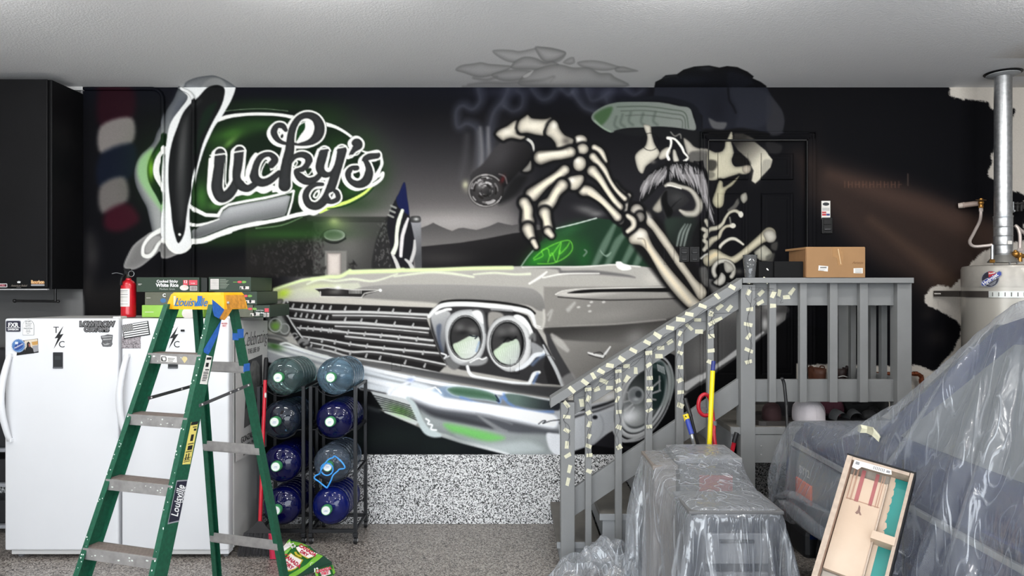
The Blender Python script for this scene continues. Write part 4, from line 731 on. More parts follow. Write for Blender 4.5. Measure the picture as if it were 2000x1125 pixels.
# ---------------- right-hand side: black field, brown spray, bare wall beyond its ragged edge
BR = (78, 62, 55)
poly([(1560, 300), (1680, 335), (1800, 372), (1950, 436), (1960, 560), (1880, 575), (1820, 590), (1745, 540), (1660, 470), (1580, 380)], (58, 47, 43), 34, .95, sm=False)
stroke([(1620, 340), (1720, 375), (1830, 415), (1950, 470)], [16, 34, 44, 50], BR, 20, .75); stroke([(1700, 430), (1780, 490), (1840, 540), (1870, 575)], [10, 24, 36, 40], (82, 66, 56), 16, .7)
blob(1800, 450, 60, 26, (56, 45, 41), .5, .4); blob(1590, 330, 20, 60, (44, 37, 35), .6); blob(1760, 560, 40, 26, 20, .6, .5)
for i, x in enumerate(range(1650, 1762, 7)):
    h = (i*37 % 5); stroke([(x, 354+h*.4), (x, 366)], 1.6, (116, 84, 70), .8, .6); 
    if i % 2: stroke([(x, 361), (x+5, 360)], 1.6, (116, 84, 70), .8, .5)
stroke([(1773, 340), (1773, 362)], 2.5, (72, 62, 58), 1)
blob(1830, 660, 24, 18, (52, 48, 46), .5); blob(1810, 615, 16, 12, (46, 42, 40), .5)
SEL = cv[:, 1590:].copy()
msk = np.zeros((CH, CW, 3), np.float32); keep = cv; cv = msk
poly([(1500, 100), (1856, 100), (1855, 165), (1853, 186), (1862, 190), (1880, 194), (1905, 195), (1930, 200), (1934, 214), (1948, 212), (1960, 207), (1984, 212), (1976, 236), (1946, 286), (1936, 302), (1937, 318), (1930, 334), (1928, 346), (1944, 352), (1958, 366), (2000, 380), (2000, 470), (1950, 478), (1920, 492), (1896, 514), (1888, 530), (1872, 548), (1858, 562), (1836, 556), (1818, 560), (1806, 578), (1808, 596), (1830, 604), (1862, 622), (1877, 636), (1876, 652), (1862, 684), (1846, 702), (1828, 726), (1802, 716), (1790, 712), (1770, 716), (1640, 712), (1500, 712)], 255, 1.2, sm=False)
cv = keep
nz = np.random.RandomState(3).rand(CH, CW).astype(np.float32)
nz2 = np.kron(np.random.RandomState(4).rand(CH//6, CW//6+1), np.ones((6, 6)))[:CH, :CW].astype(np.float32)
m = msk[..., 0]/255
mb = m.copy()
for k in range(4): mb = (mb+np.roll(mb, 2, 0)+np.roll(mb, -2, 0)+np.roll(mb, 2, 1)+np.roll(mb, -2, 1))/5
m = np.clip((mb-.5)*4+.5+(nz-.5)*1.3+(nz2-.5)*1.4, 0, 1)
m[:, :1560] = 1
bare = np.array((196, 190, 182), np.float32)
cv += (bare-cv)*(1-m)[..., None]
# grain of the spray and roller
cv *= (1+(nz-.5)*.05)[..., None]
# left of the corner strip: plain grey paint
cv[:, :162] = (104, 104, 104)
def lumpy(x0, y0, x1, y1): poly([(x0, y1), (x0+6, y0+20), (x0+20, y0), (x1, y0-14), (x1, y1)], (140, 140, 140), 3, .8)
lumpy(120, 585, 161, 640)
np.clip(cv, 3, 250, out=cv)
def lin(c):
    c = np.asarray(c, np.float32)/255.0
    return np.where(c <= .04045, c/12.92, ((c+.055)/1.055)**2.4)
PAINT_K = 0.86
CVL = np.minimum(lin(cv)**1.13*PAINT_K*1.24, .93).astype(np.float32)
def wall_col(px, py):
    """paint on the back wall at wall coordinates (px, py); bilinear"""
    x = np.clip(px, 0, CW-1.01); y = np.clip(py, 0, CH-1.01)
    x0 = x.astype(int); y0 = y.astype(int); fx = (x-x0)[..., None]; fy = (y-y0)[..., None]
    a = CVL[y0, x0]*(1-fx)+CVL[y0, x0+1]*fx; b = CVL[y0+1, x0]*(1-fx)+CVL[y0+1, x0+1]*fx
    c = a*(1-fy)+b*fy
    return np.where((px > 2003)[..., None], CVL[300, 1992]*0+(lin(bare)*PAINT_K), c)
# ---------------- paint that runs on over the ceiling (separate coat)
cv = np.zeros((CH, CW, 3), np.float32); CEIL = (178, 178, 179); cv[:] = CEIL
def puff(pts, d=(124, 124, 125), ew=6):
    poly(pts, CEIL, 1.6, .9, True, edge=tuple(v*.92 for v in d), ew=ew*.75)
puff([(962, 100), (975, 97), (1000, 98), (1015, 100), (1040, 95), (1052, 92), (1075, 93), (1095, 98), (1105, 103), (1100, 114), (1085, 122), (1050, 124), (1000, 122), (975, 112)])
puff([(1045, 93), (1060, 92), (1090, 97), (1105, 103), (1098, 112), (1080, 120), (1060, 118)], (116, 116, 117), 7)
puff([(1110, 114), (1120, 112), (1122, 122), (1112, 126), (1100, 122)], (130, 130, 131))
puff([(890, 137), (900, 128), (925, 124), (940, 122), (955, 125), (980, 127), (1000, 130), (980, 142), (950, 150), (930, 150), (905, 142)])
puff([(1003, 122), (1020, 112), (1035, 111), (1050, 115), (1065, 122), (1080, 120), (1092, 128), (1070, 136), (1030, 136), (1000, 134)], (120, 120, 121), 8)
puff([(1128, 122), (1150, 118), (1175, 120), (1200, 127), (1210, 132), (1180, 138), (1140, 132)], (128, 128, 129), 6)
puff([(1202, 133), (1215, 130), (1232, 134), (1246, 139), (1220, 141), (1204, 140)], (118, 118, 119), 6)
puff([(960, 146), (985, 138), (1015, 136), (1040, 140), (1030, 152), (1000, 158), (975, 156)], (128, 128, 129), 7)
puff([(1020, 150), (1050, 134), (1080, 126), (1100, 127), (1120, 132), (1150, 132), (1170, 142), (1190, 143), (1200, 150), (1220, 170), (1030, 170)], (126, 126, 127), 9)
stroke([(915, 166), (950, 162), (985, 163), (1020, 160), (1060, 156), (1082, 150), (1076, 158)], [4, 6, 7, 6, 5, 4, 3], (132, 132, 133), 4, .8); stroke([(905, 170), (1010, 168), (1130, 168)], 6, (140, 140, 141), 3, .7); stroke([(925, 152), (950, 156), (970, 150)], 5, (130, 130, 131), 3, .7)
blob(1080, 156, 30, 6, (186, 186, 186), .5); poly([(1022, 148), (1036, 140), (1042, 138), (1034, 148), (1024, 152)], (206, 206, 206), 1, .8)
# the initial and the cap on the ceiling
poly([(359, 170), (364, 160), (382, 152), (405, 148), (420, 148), (440, 156), (458, 168), (458, 174), (359, 174)], (150, 152, 156), 1, edge=(88, 92, 98), ew=4); poly([(396, 166), (410, 154), (428, 153), (440, 164), (436, 174), (398, 174)], (172, 173, 174), 3); poly([(404, 174), (412, 168), (425, 166), (436, 170), (440, 174)], (30, 31, 32), 1.2)
poly([(1278, 170), (1280, 160), (1292, 154), (1300, 147), (1322, 145), (1335, 136), (1356, 130), (1385, 128), (1405, 132), (1420, 129), (1440, 131), (1460, 140), (1472, 149), (1470, 153), (1486, 160), (1497, 168), (1498, 174), (1278, 174)], (24, 25, 30), .9, sm=False, edge=(12, 12, 14), ew=4)
blob(1380, 134, 14, 4, (54, 55, 60), .8); blob(1350, 156, 40, 8, (34, 36, 46), .8); poly([(1425, 140), (1420, 155), (1424, 172), (1450, 172), (1470, 160), (1455, 148)], (34, 36, 45), 4, .7); stroke([(1296, 152), (1318, 148), (1324, 152)], 3, (40, 41, 46), 1.5)
cv *= 1.3
CEL = (lin(cv)*PAINT_K).astype(np.float32)
# ================================================================ the room
WY = 5.332; S = 250.0          # back wall plane, pixels per metre on it
CEILZ = 3.407
def wx(px): return (px-1000)/S
def wz(py): return EYE-(py-562.5)/S
PAINT = painted_mat('mural_paint'); CPAINT = painted_mat('ceiling_paint', .7, .35, 90, .2)
def hgrid(name, xs, ys, out, parent=None, keep=None, m=None, ox=0):
    """painted surface on the back wall: xs, ys wall coordinates in 1/250 m; out(X,Y) = metres proud of the wall"""
    X, Y = np.meshgrid(np.asarray(xs, float), np.asarray(ys, float)); D = out(X, Y)
    co = np.stack([(X-1000)/S, WY-D, EYE-(Y-562.5)/S], -1)
    return grid_mesh(name, co, len(xs), len(ys), wall_col(X, Y), m or PAINT, parent, keep)
DX0, DX1, DY0, DY1 = 1382, 1578, 272, 785
xs = np.unique(np.round(np.concatenate([np.arange(-180, 160, 20), [160, 161.4, 162.6, 164], np.arange(166, 262, 2.2), np.arange(262, 1382, 1.45), [1382], np.arange(1383.4, 1578, 1.6), [1578], np.arange(1579.6, 1600, 2), np.arange(1600, 2010, 1.9), np.arange(2010, 2230, 20)]), 3))
ys = np.unique(np.round(np.concatenate([[170.75], np.arange(172, 272, 1.45), [272], np.arange(273.4, 785, 1.45), [785], np.arange(786.4, 887, 1.45), [888.5]]), 3))
xc, yc = (xs[:-1]+xs[1:])/2, (ys[:-1]+ys[1:])/2
keep = ~((xc[None, :] > DX0) & (xc[None, :] < DX1) & (yc[:, None] > DY0) & (yc[:, None] < DY1))
SOLID = mat('plaster', (188, 184, 178), .7, var=.04, scale=4, bump=.15, bscale=80)
BARE = SOLID
b = MB()
b.box(-4.75, wx(DX0), WY+.004, WY+.16, -.02, CEILZ+.02).box(wx(DX1), 4.95, WY+.004, WY+.16, -.02, CEILZ+.02).box(wx(DX0), wx(DX1), WY+.004, WY+.16, wz(DY0), CEILZ+.02).box(wx(DX0), wx(DX1), WY+.004, WY+.16, -.02, wz(DY1))
wall_back = tag(b.done('wall_back', SOLID), kind='structure')
mu = hgrid('mural', xs, ys, lambda X, Y: X*0, wall_back, keep)
tag(mu, 'airbrushed mural of a skeleton hand with a cigar over a classic car under a green sign')
STEM = flake_mat('stem_wall_chips', [(0, 232), (.36, 205), (.55, 150), (.68, 70), (.82, 22)], 150)
b = MB(); b.box(-4.75, 4.95, WY-.012, WY+.003, 0, wz(887.5), .003); tag(b.done('baseboard_back', STEM), kind='structure')
FLOORM = flake_mat('floor_chips', [(0, 172), (.3, 140), (.52, 118), (.7, 88), (.85, 52)], 140, .35)
# warmer chips in the floor mix
for e, c in zip(FLOORM.node_tree.nodes['Color Ramp'].color_ramp.elements, ((176, 170, 164), (146, 138, 130), (120, 112, 106), (92, 86, 82), (52, 49, 48))): e.color = rgb(c)
b = MB(); b.box(-4.75, 4.95, -1.2, WY+.16, -.12, 0); tag(b.done('floor', FLOORM), kind='structure')
CONC = mat('driveway_concrete', (178, 174, 168), .8, var=.08, scale=3, bump=.2)
b = MB(); b.box(-14, 14, -26, -1.2, -.14, -.015); tag(b.done('driveway', CONC), kind='structure')
GREYW = mat('grey_wall_paint', (150, 149, 147), .6, var=.04, scale=5, bump=.1, bscale=90)
b = MB(); b.box(-4.9, -4.75, -1.35, WY+.16, 0, CEILZ+.1); tag(b.done('wall_left', GREYW), kind='structure')
b = MB(); b.box(4.95, 5.1, -1.35, WY+.16, 0, CEILZ+.1); tag(b.done('wall_right', GREYW), kind='structure')
b = MB(); b.box(-4.75, 4.95, -1.35, -1.2, 2.75, CEILZ+.1).box(-4.75, -4.1, -1.35, -1.2, 0, 2.75).box(4.3, 4.95, -1.35, -1.2, 0, 2.75); tag(b.done('wall_front', GREYW), kind='structure')
# ceiling: slab with the sprayed coat as one fine sheet
b = MB(); b.box(-4.75, 4.95, -1.35, WY+.16, CEILZ+.003, CEILZ+.12); ceil = tag(b.done('ceiling', GREYW), kind='structure')
cx = np.unique(np.round(np.concatenate([np.arange(-4.75, -2.8, .3), np.arange(-2.8, 2.3, .0058), np.arange(2.3, 4.96, .3), [4.95]]), 4))
cy = np.unique(np.round(np.concatenate([np.arange(-1.35, 4.4, .3), np.arange(4.4, WY, .0105), [WY+.02]]), 4))
X, Y = np.meshgrid(cx, cy)
PX, PY = 1000+X*F/Y, 562.5-(CEILZ-EYE)*F/Y
ok = (Y > 4.39)
sav = CVL; CVL = CEL; cc = wall_col(np.where(ok, PX, 5), np.where(ok, PY, 5)); CVL = sav
co = np.stack([X, Y, np.full_like(X, CEILZ)], -1)
cs = grid_mesh('ceiling_coat', co, len(cx), len(cy), cc, CPAINT, ceil)
tag(cs, 'grey textured ceiling coat with painted smoke, cap top and letter tip')
# ---------------------------------------------------------------- door with painted panels
door = thing('door_1', 'black six panel door carrying part of the skull mural, on the landing', 'door', (wx(1480), WY, wz(785))); door['kind'] = 'structure'
def under(o, root):
    o.parent = root; o.matrix_parent_inverse = Matrix.Translation(-Vector(root.location)); return o
PAN = [(1405, 1463, 298, 349), (1490, 1552, 298, 349), (1405, 1463, 376, 560), (1490, 1552, 376, 560), (1405, 1463, 590, 733), (1490, 1552, 590, 733)]
dx = np.unique(np.round(np.concatenate([np.arange(1384, 1576.5, 1.5), [1576]]), 2)); dy = np.unique(np.round(np.concatenate([np.arange(275, 782, 1.5), [782]]), 2))
dxc, dyc = (dx[:-1]+dx[1:])/2, (dy[:-1]+dy[1:])/2
kp = np.ones((len(dyc), len(dxc)), bool)
for a, b_, c, d in PAN: kp &= ~((dxc[None, :] > a) & (dxc[None, :] < b_) & (dyc[:, None] > c) & (dyc[:, None] < d))
leaf = under(hgrid('door_leaf', dx, dy, lambda X, Y: X*0-.035, None, kp), door)
for a, b_, c, d in PAN:
    def prof(X, Y):
        e = np.minimum(np.minimum(X-a, b_-X), np.minimum(Y-c, d-Y))
        return -.035+np.interp(e, [-1, 0, 2, 4, 6, 9, 13, 30], [0, 0, -.005, -.006, -.003, -.0035, -.0005, -.0005])
    under(hgrid('door_panel', np.arange(a-1, b_+1.5, 1.0), np.arange(c-1, d+1.5, 1.3), prof), door)
BLK = mat('black_satin', (17, 17, 19), .5, spec=.25, var=.15, scale=30)
b = MB(); b.box(wx(1383), wx(1577), WY+.041, WY+.075, wz(783), wz(274)); under(b.done('door_core', BLK), door)
b = MB(); b.box(wx(1378), wx(1582), WY-.01, WY+.10, wz(792), wz(784), .002); under(b.done('threshold', mat('threshold_metal', (92, 90, 88), .4, .8)), door)
b = MB(); b.box(wx(1381.4), wx(1384.5), WY-.002, WY+.12, wz(785), wz(272)).box(wx(1575.5), wx(1578.6), WY-.002, WY+.12, wz(785), wz(272)).box(wx(1381.4), wx(1578.6), WY-.002, WY+.12, wz(275), wz(271.4)); under(b.done('door_jamb', BLK), door)
def cprof(t):
    return .003+np.interp(t, [0, .6, 2, 5, 6, 7.5, 8.5, 11, 12, 14, 16], [0, .016, .02, .02, .014, .014, .017, .017, .010, .010, 0])
cas = [(np.arange(1366.5, 1383, .9), np.arange(257, 786, 1.6), lambda X, Y: cprof(np.minimum(X-1366.5, Y-257))),
       (np.arange(1577.5, 1594, .9), np.arange(257, 786, 1.6), lambda X, Y: cprof(np.minimum(1593.2-X, Y-257))),
       (np.arange(1366.5, 1593.5, 1.5), np.arange(257, 273.2, .9), lambda X, Y: cprof(np.minimum(Y-257, np.minimum(X-1366.5, 1593.2-X))))]
for a, c, f in cas: under(hgrid('door_casing', a, c, f), door)
b = MB(); b.tube([(wx(1561), WY+.03, wz(575)), (wx(1561), WY-.03, wz(575))], .011, 12).ball((wx(1561), WY-.05, wz(575)), .027, 14).lathe([(.032, 0), (.032, .008), (.0, .009)], 18, AX((wx(1561), WY+.034, wz(575)), (0, -1, 0))); under(b.done('door_knob', mat('black_metal', (24, 24, 25), .3, .6), None, True), door)
# corner strip at the left end of the mural, white bead and ceiling mould
b = MB(); b.box(wx(159.5), wx(162.5), WY-.012, WY, wz(560), wz(172), .002); tag(b.done('trim_1', mat('worn_white_trim', (120, 120, 122), .6, var=.3, scale=9)), kind='structure')
b = MB(); b.box(wx(130), wx(166), WY-.03, WY, wz(178), wz(171), .004); tag(b.done('trim_2', mat('white_trim', (196, 196, 196), .5)), kind='structure')
# conduits, painted over with the mural
def painted_tube(name, pts, r, label, cat, grp):
    b = MB(); b.tube(pts, r, 12, True, 0); o = b.done(name, None, None, 'all'); me = o.data
    V = np.zeros(len(me.vertices)*3, np.float32); me.vertices.foreach_get('co', V); V = V.reshape(-1, 3)
    c = wall_col(1000+V[:, 0]*S, np.maximum(562.5+(EYE-V[:, 2])*S, 171)); a = me.color_attributes.new('Col', 'FLOAT_COLOR', 'POINT'); a.data.foreach_set('color', np.column_stack([c, np.ones(len(c))]).astype(np.float32).ravel())
    me.materials.append(PAINT); return tag(o, label, cat, grp)
def conduit(px, y1, xl, r):
    pts = [(wx(px), WY-r-.006, wz(y)) for y in np.arange(y1, 196, -2.0)]
    for k in range(1, 13):
        t = R(90)*k/12; pts.append((wx(px)-.085*(1-math.cos(t)), WY-r-.006, wz(196)+.085*math.sin(t)))
    x = pts[-1][0]
    while x > wx(xl): x -= .012; pts.append((x, WY-r-.006, wz(196)+.085))
    return pts
painted_tube('conduit', conduit(320, 640, 168, .013), .013, 'vertical pipe on the wall nearer the cabinet, painted over with the mural', 'pipe', 'painted pipes')
pts = [(wx(380), WY-.02, wz(y)) for y in np.arange(640, 200, -2.0)]
for k in range(1, 13):
    t = R(70)*k/12; pts.append((wx(380)-.09*(1-math.cos(t)), WY-.02, wz(200)+.09*math.sin(t)))
p0, p1 = Vector(pts[-1]), Vector((wx(352), WY-.02, wz(173)))
pts += [tuple(p0.lerp(p1, k/8)) for k in range(1, 9)]
painted_tube('conduit', pts, .014, 'vertical pipe on the wall right of the big letter stem, painted over', 'pipe', 'painted pipes')
# painted outlets / blank plate
for (x0, x1, y0, y1, lb) in ((765.5, 783, 694, 723, 'wall outlet painted over on the car grille of the mural'), (996.5, 1014, 701, 730, 'wall outlet painted over beneath the right headlamp of the mural'), (1297, 1316, 484, 516, 'blank wall plate painted over with the fore-arm bones')):
    o = hgrid('wall_outlet', np.linspace(x0-.8, x1+.8, 16), np.linspace(y0-.8, y1+.8, 24), lambda X, Y: np.where((X > x0) & (X < x1) & (Y > y0) & (Y < y1), .006, .0005))
    tag(o, lb, 'outlet')
    b = MB()
    for yy in ((y0*.68+y1*.32), (y0*.32+y1*.68)):
        for d in (-.008, .008): b.box(wx((x0+x1)/2)+d*.6-.001, wx((x0+x1)/2)+d*.6+.001, WY-.0075, WY-.0062, wz(yy)-.004, wz(yy)+.004)
        b.ball((wx((x0+x1)/2), WY-.0066, wz(yy)-.009), .0022, 8)
    e = MB()
    if x0 < 1200: b.done('outlet_slots', BLK, o)['kind'] = 'stuff'
    else: b.bm.free()
    e.box(wx(x0)-.0015, wx(x0), WY-.004, WY-.001, wz(y1), wz(y0)).box(wx(x1), wx(x1)+.0015, WY-.004, WY-.001, wz(y1), wz(y0)).box(wx(x0), wx(x1), WY-.004, WY-.001, wz(y1)-.0015, wz(y1)); e.done('painted_shade_rim', BLK, o)  # black strips stand in for the shade around the plate
GLOSS = mat('black_plastic', (12, 12, 13), .45, spec=.3, var=.1); DIM = mat('grey_print', (120, 120, 122), .5); PAPER = mat('white_paper', (226, 222, 216), .7, var=.03); REDP = mat('red_print', (176, 40, 46), .6)
for i, x0 in enumerate((1327, 1347.5)):
    t = thing('light_switch', ('black double rocker switch beside the door, left of the pair', 'black double rocker switch beside the door, right of the pair')[i], 'switch', (wx(x0+9), WY, wz(497)), 0, 'switches beside the door')
    b = MB(); b.box(-.038, .038, -.007, 0, -.06, .06, .003); b.done('cover_plate', GLOSS, t)
    for z0, z1 in ((.006, .046), (-.046, -.004)):
        b = MB(); b.box(-.024, .024, -.013, -.006, z0, z1, .003); k = b.done('rocker', GLOSS, t)
        b = MB(); b.box(-.016, .016, -.0138, -.013, z0+.006, z0+.0075); b.done('label_mark', DIM, k)
t = thing('wall_control', 'black door opener button under a white notice right of the door', 'control', (wx(1614.5), WY, wz(440)))
b = MB(); b.box(-.042, .042, -.012, 0, -.066, .06, .004); b.done('housing', GLOSS, t)
b = MB(); b.box(-.03, .03, -.018, -.011, -.04, -.005, .003); b.done('button', GLOSS, t); b = MB(); b.box(-.022, .022, -.0187, -.018, -.034, -.031); b.done('label_mark', DIM, t)
b = MB(); b.box(-.03, .03, -.018, -.011, .004, .045, .003); b.done('button', GLOSS, t)
t = thing('notice', 'small white printed notice above the black button right of the door', 'notice', (wx(1612.5), WY, wz(410)))
b = MB(); b.box(-.034, .034, -.004, 0, -.07, .07); b.done('sheet', PAPER, t)
b = MB(); b.lathe([(.026, 0), (.026, .001), (0, .001)], 20, Matrix.Translation((0, -.0045, .045)) @ Matrix.Rotation(R(90), 4, 'X') @ Matrix.Diagonal((1, .5, 1, 1))); b.done('emblem', mat('dark_print', (40, 42, 46), .6), t)
b = MB()
for k in range(4): b.box(-.028, .028, -.0052, -.004, .012-k*.006, .0145-k*.006)
b.done('printed_lines', DIM, t)
b = MB(); b.box(-.03, .002, -.0052, -.004, -.045, -.03).box(-.03, .002, -.0052, -.004, -.026, -.014); b.done('red_block', REDP, t)
b = MB(); b.box(.004, .03, -.0052, -.004, -.045, -.03); b.done('blue_block', mat('blue_print', (52, 60, 120), .6), t)
# ================================================================ left side
def put(b, name, m, root, smooth=False): return under(b.done(name, m, None, smooth), root)
def sub(b, name, m, part, smooth=False):
    """sub-part given in world coordinates under a part that sits at world coordinates too"""
    o = b.done(name, m, None, smooth); o.parent = part; return o
FY = 4.62
def fX(px): return (px-1000)*FY/F
def fZ(py): return EYE-(py-562.5)*FY/F
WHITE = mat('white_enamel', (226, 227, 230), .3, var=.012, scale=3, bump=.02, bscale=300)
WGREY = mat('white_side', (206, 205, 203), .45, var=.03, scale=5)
GASK = mat('grey_gasket', (128, 127, 125), .7); DARK = mat('dark_plastic', (38, 40, 43), .35)
INKM = mat('black_print', (20, 20, 22), .6); WINK = mat('white_print', (236, 236, 236), .6, var=.02)
# ---- wall cabinet
CBX = mat('cabinet_black', (12, 12, 14), .5, spec=.2, var=.25, scale=2.5, bump=.05, bscale=200)
t = thing('wall_cabinet', 'tall black cabinet hung high on the wall at the left edge', 'cabinet', (-3.8, 4.948, 1.83))
b = MB(); b.box(-4.6, -3.348, 4.968, WY, 1.832, 3.355, .003); put(b, 'body', CBX, t)
b = MB(); b.box(-4.6, -3.366, 4.944, 4.966, 1.846, 3.352, .003); door_ = put(b, 'door', CBX, t)
b = MB(); b.box(-4.6, -3.37, 4.95, 4.972, 1.826, 1.834); put(b, 'bottom_strip', mat('strip_grey', (172, 172, 174), .5), t)
CY = 4.9435
def cab(px, py): return Vector(((px-1000)*CY/F, CY, EYE-(py-562.5)*CY/F))
q = cab(3, 557.5); b = MB(); b.box(q.x-.12, q.x+.042, CY-.001, CY, q.z-.013, q.z+.013); k = put(b, 'decal', mat('dark_red_print', (74, 22, 34), .5), t)
b = MB(); b.box(q.x-.12, q.x+.042, CY-.0018, CY-.001, q.z+.0095, q.z+.013).box(q.x-.12, q.x+.042, CY-.0018, CY-.001, q.z-.013, q.z-.0095).box(q.x+.0385, q.x+.042, CY-.0018, CY-.001, q.z-.013, q.z+.013); b_ = put(b, 'decal_border', WINK, t)
under(lettering('SION', AX((q.x-.002, CY-.002, q.z), (0, -1, 0), (1, 0, 0)), .022, mat('pink_print', (190, 120, 130), .6), None, bold=.0006), t)
q = cab(37, 558); under(lettering('American Rebel', AX((q.x, CY-.001, q.z), (0, -1, 0), (1, 0, 0)), .021, mat('tan_print', (120, 112, 104), .6), None, shear=.35, sx=.85), t)
under(lettering('Customs', AX((q.x, CY-.001, q.z-.013), (0, -1, 0), (1, 0, 0)), .009, DIM, None), t)
b = MB(); b.prism([(-.011, 0), (-.012, .010), (-.006, .006), (0, .013), (6e-3, .006), (.012, .010), (.011, 0), (.004, -.004), (0, .002), (-.004, -.004)], lambda u, v, d: Vector((q.x+u, CY-d, q.z+.022+v)), 0, .001); put(b, 'crown_decal', WINK, t)
q = cab(74, 552); under(lettering('Bourbon', AX((q.x, CY-.002, q.z+.004), (0, -1, 0), (1, 0, 0)), .034, mat('amber_print', (214, 160, 96), .5, c2=(226, 196, 150), scale=60), None, bold=.0012, sx=.8), t)
b = MB(); b.box(q.x-.042, q.x+.042, CY-.0015, CY, q.z-.012, q.z+.012, .0006); put(b, 'amber_decal', mat('brown_print', (120, 72, 52), .6), t)
b = MB(); b.prism([(-.05, -.022), (-.046, -.016), (.046, -.016), (.05, -.022), (.045, -.028), (-.045, -.028)], lambda u, v, d: Vector((q.x+u, CY-d, q.z+.004+v)), 0, .0015); put(b, 'silver_decal', mat('silver_print', (150, 152, 156), .4), t)
b = MB(); q = cab(15, 588); p2 = cab(101, 589); p3 = cab(95.5, 589)
b.tube([(q.x, CY+.07, q.z), (p2.x, CY+.07, p2.z)], .009, 12).ball((q.x, CY+.07, q.z), .014).ball((p2.x, CY+.07, p2.z), .012).tube([(p3.x, CY+.07, p3.z), (p3.x, CY+.07, 1.835)], .009, 12); put(b, 'hanging_rail', mat('black_pipe', (15, 15, 16), .35, .3), t, True)
# ---- shelf unit peeking out at the far left
t = thing('shelf_rack', 'dark shelf rack with pale bin edges at the far left edge, beside the freezer', 'shelf', (-3.85, 4.9, 0))
b = MB(); b.box(-3.62, -3.585, 5.1, 5.13, 0, 1.55); b.box(-4.2, -4.17, 5.1, 5.13, 0, 1.55).box(-3.62, -3.585, 5.28, 5.31, 0, 1.55); put(b, 'frame', BLK, t)
for i, (z0, h) in enumerate(((.05, .2), (.36, .2), (.62, .2), (.88, .2), (1.13, .25))):
    b = MB(); b.box(-4.2, -3.6, 5.08, 5.31, z0, z0+.025); put(b, 'shelf', mat('pale_edge', (150, 152, 158), .5), t)
    b = MB(); b.box(-4.16, -3.635, 5.11, 5.3, z0+.026, z0+h, .01); put(b, 'bin', mat('dark_bin', (34, 34, 38), .5, var=.4, scale=14), t)
# ---- freezers
def freezer(px0, px1, top, label):
    x0, x1 = fX(px0), fX(px1)-.002; z1 = fZ(top)
    t = thing('freezer', label, 'freezer', ((x0+x1)/2, 4.95, 0), 0, 'white upright freezers')
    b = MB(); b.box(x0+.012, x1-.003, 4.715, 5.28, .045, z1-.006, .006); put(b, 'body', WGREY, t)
    b = MB(); b.box(x0+.02, x1-.012, 4.70, 4.72, .07, z1-.03); put(b, 'gasket', GASK, t)
    b = MB(); b.box(x0, x1, FY, 4.70, .062, z1, .014, seg=4); d = put(b, 'door', WHITE, t, True)
    b = MB(); b.box(x0+.03, x1-.02, 4.645, 4.70, .028, .056, .003); put(b, 'base_grille', WGREY, t)
    for fx, fy in ((x0+.06, 4.70), (x1-.05, 4.70), (x0+.06, 5.2), (x1-.05, 5.2)):
        b = MB(); b.lathe([(.018, 0), (.02, .01), (.012, .012), (.012, .05)], 12, Matrix.Translation((fx, fy, 0))); put(b, 'foot', mat('foot_grey', (120, 120, 122), .6), t)
    b = MB(); b.box(x1-.06, x1-.006, 4.66, 4.74, z1-.004, z1+.012, .004); put(b, 'hinge_cover', WGREY, t)
    b = MB(); b.box(x1-.07, x1-.008, 4.64, 4.72, .03, .062, .005); put(b, 'hinge_bracket', WHITE, t)
    # bowed grip
    b = MB(); hz1, hz0 = fZ(692), fZ(861); pr = []
    n = 16
    for i in range(n+1):
        s = i/n; z = hz1+(hz0-hz1)*s; bow = math.sin(math.pi*s); pr.append((x0+.045-.028*bow, FY-.012-.045*bow, z, .017+.004*bow))
    rg = []
    for (hx, hy, z, w) in pr:
        rg.append([b.bm.verts.new((hx+dx_*w, hy+dy_*.014, z)) for dx_, dy_ in ((-1, -.3), (-.6, -1), (.6, -1), (1, -.3), (.9, .9), (-.9, .9))])
    for a_, c_ in zip(rg, rg[1:]):
        for k in range(6): b.bm.faces.new((a_[k], a_[(k+1) % 6], c_[(k+1) % 6], c_[k]))
    b.bm.faces.new(rg[0][::-1]); b.bm.faces.new(rg[-1]); sub(b, 'handle', WHITE, d, 'all')
    for za, zc in ((hz1-.02, hz1+.006), (hz0-.006, hz0+.02)):
        b = MB(); b.box(x0+.03, x0+.062, FY-.026, FY+.002, za, zc, .004); sub(b, 'handle_mount', WHITE, d)
    # dark temperature panel
    pc = fX(px0+ (105 if px0 < 100 else 101)); z0, zz = fZ(720), fZ(688)
    b = MB(); b.box(pc-.034, pc+.034, FY-.004, FY+.002, z0, zz, .003); sub(b, 'control_panel', DARK, d)
    b = MB(); b.box(pc-.033, pc+.033, FY-.0052, FY-.004, z0+.002, z0+.012); sub(b, 'maker_strip', mat('strip_dark', (92, 94, 98), .4), d)
    b = MB(); b.box(pc-.02, pc+.02, FY-.0049, FY-.004, (z0+zz)/2+.005, (z0+zz)/2+.03); sub(b, 'display', mat('display_dark', (54, 58, 60), .3), d)
    # bolt decal with T and C
    bc = pc+.004; Z = lambda py: fZ(py)
    b = MB(); b.prism([(.031, Z(637)), (-.027, Z(661)), (-.004, Z(660)), (-.033, Z(681)), (.033, Z(652)), (.008, Z(653.5))], lambda u, v, d_: Vector((bc+u, FY-d_, v)), 0, .0012); sub(b, 'bolt_decal', INKM, d)
    for ch, dx_, py in (('T', -.017, 645), ('C', .021, 673)):
        o = lettering(ch, AX((bc+dx_, FY-.001, Z(py)), (0, -1, 0), (1, 0, 0)), .062, INKM); o.parent = d; 
    return t, d, x0, x1, z1
f1, d1, ax0, ax1, az1 = freezer(8.5, 231, 622, 'white upright freezer at the far left, with round and square stickers on its door')
f2, d2, bx0, bx1, bz1 = freezer(237, 447, 622, 'white upright freezer behind the ladder, with a striped flag sticker')
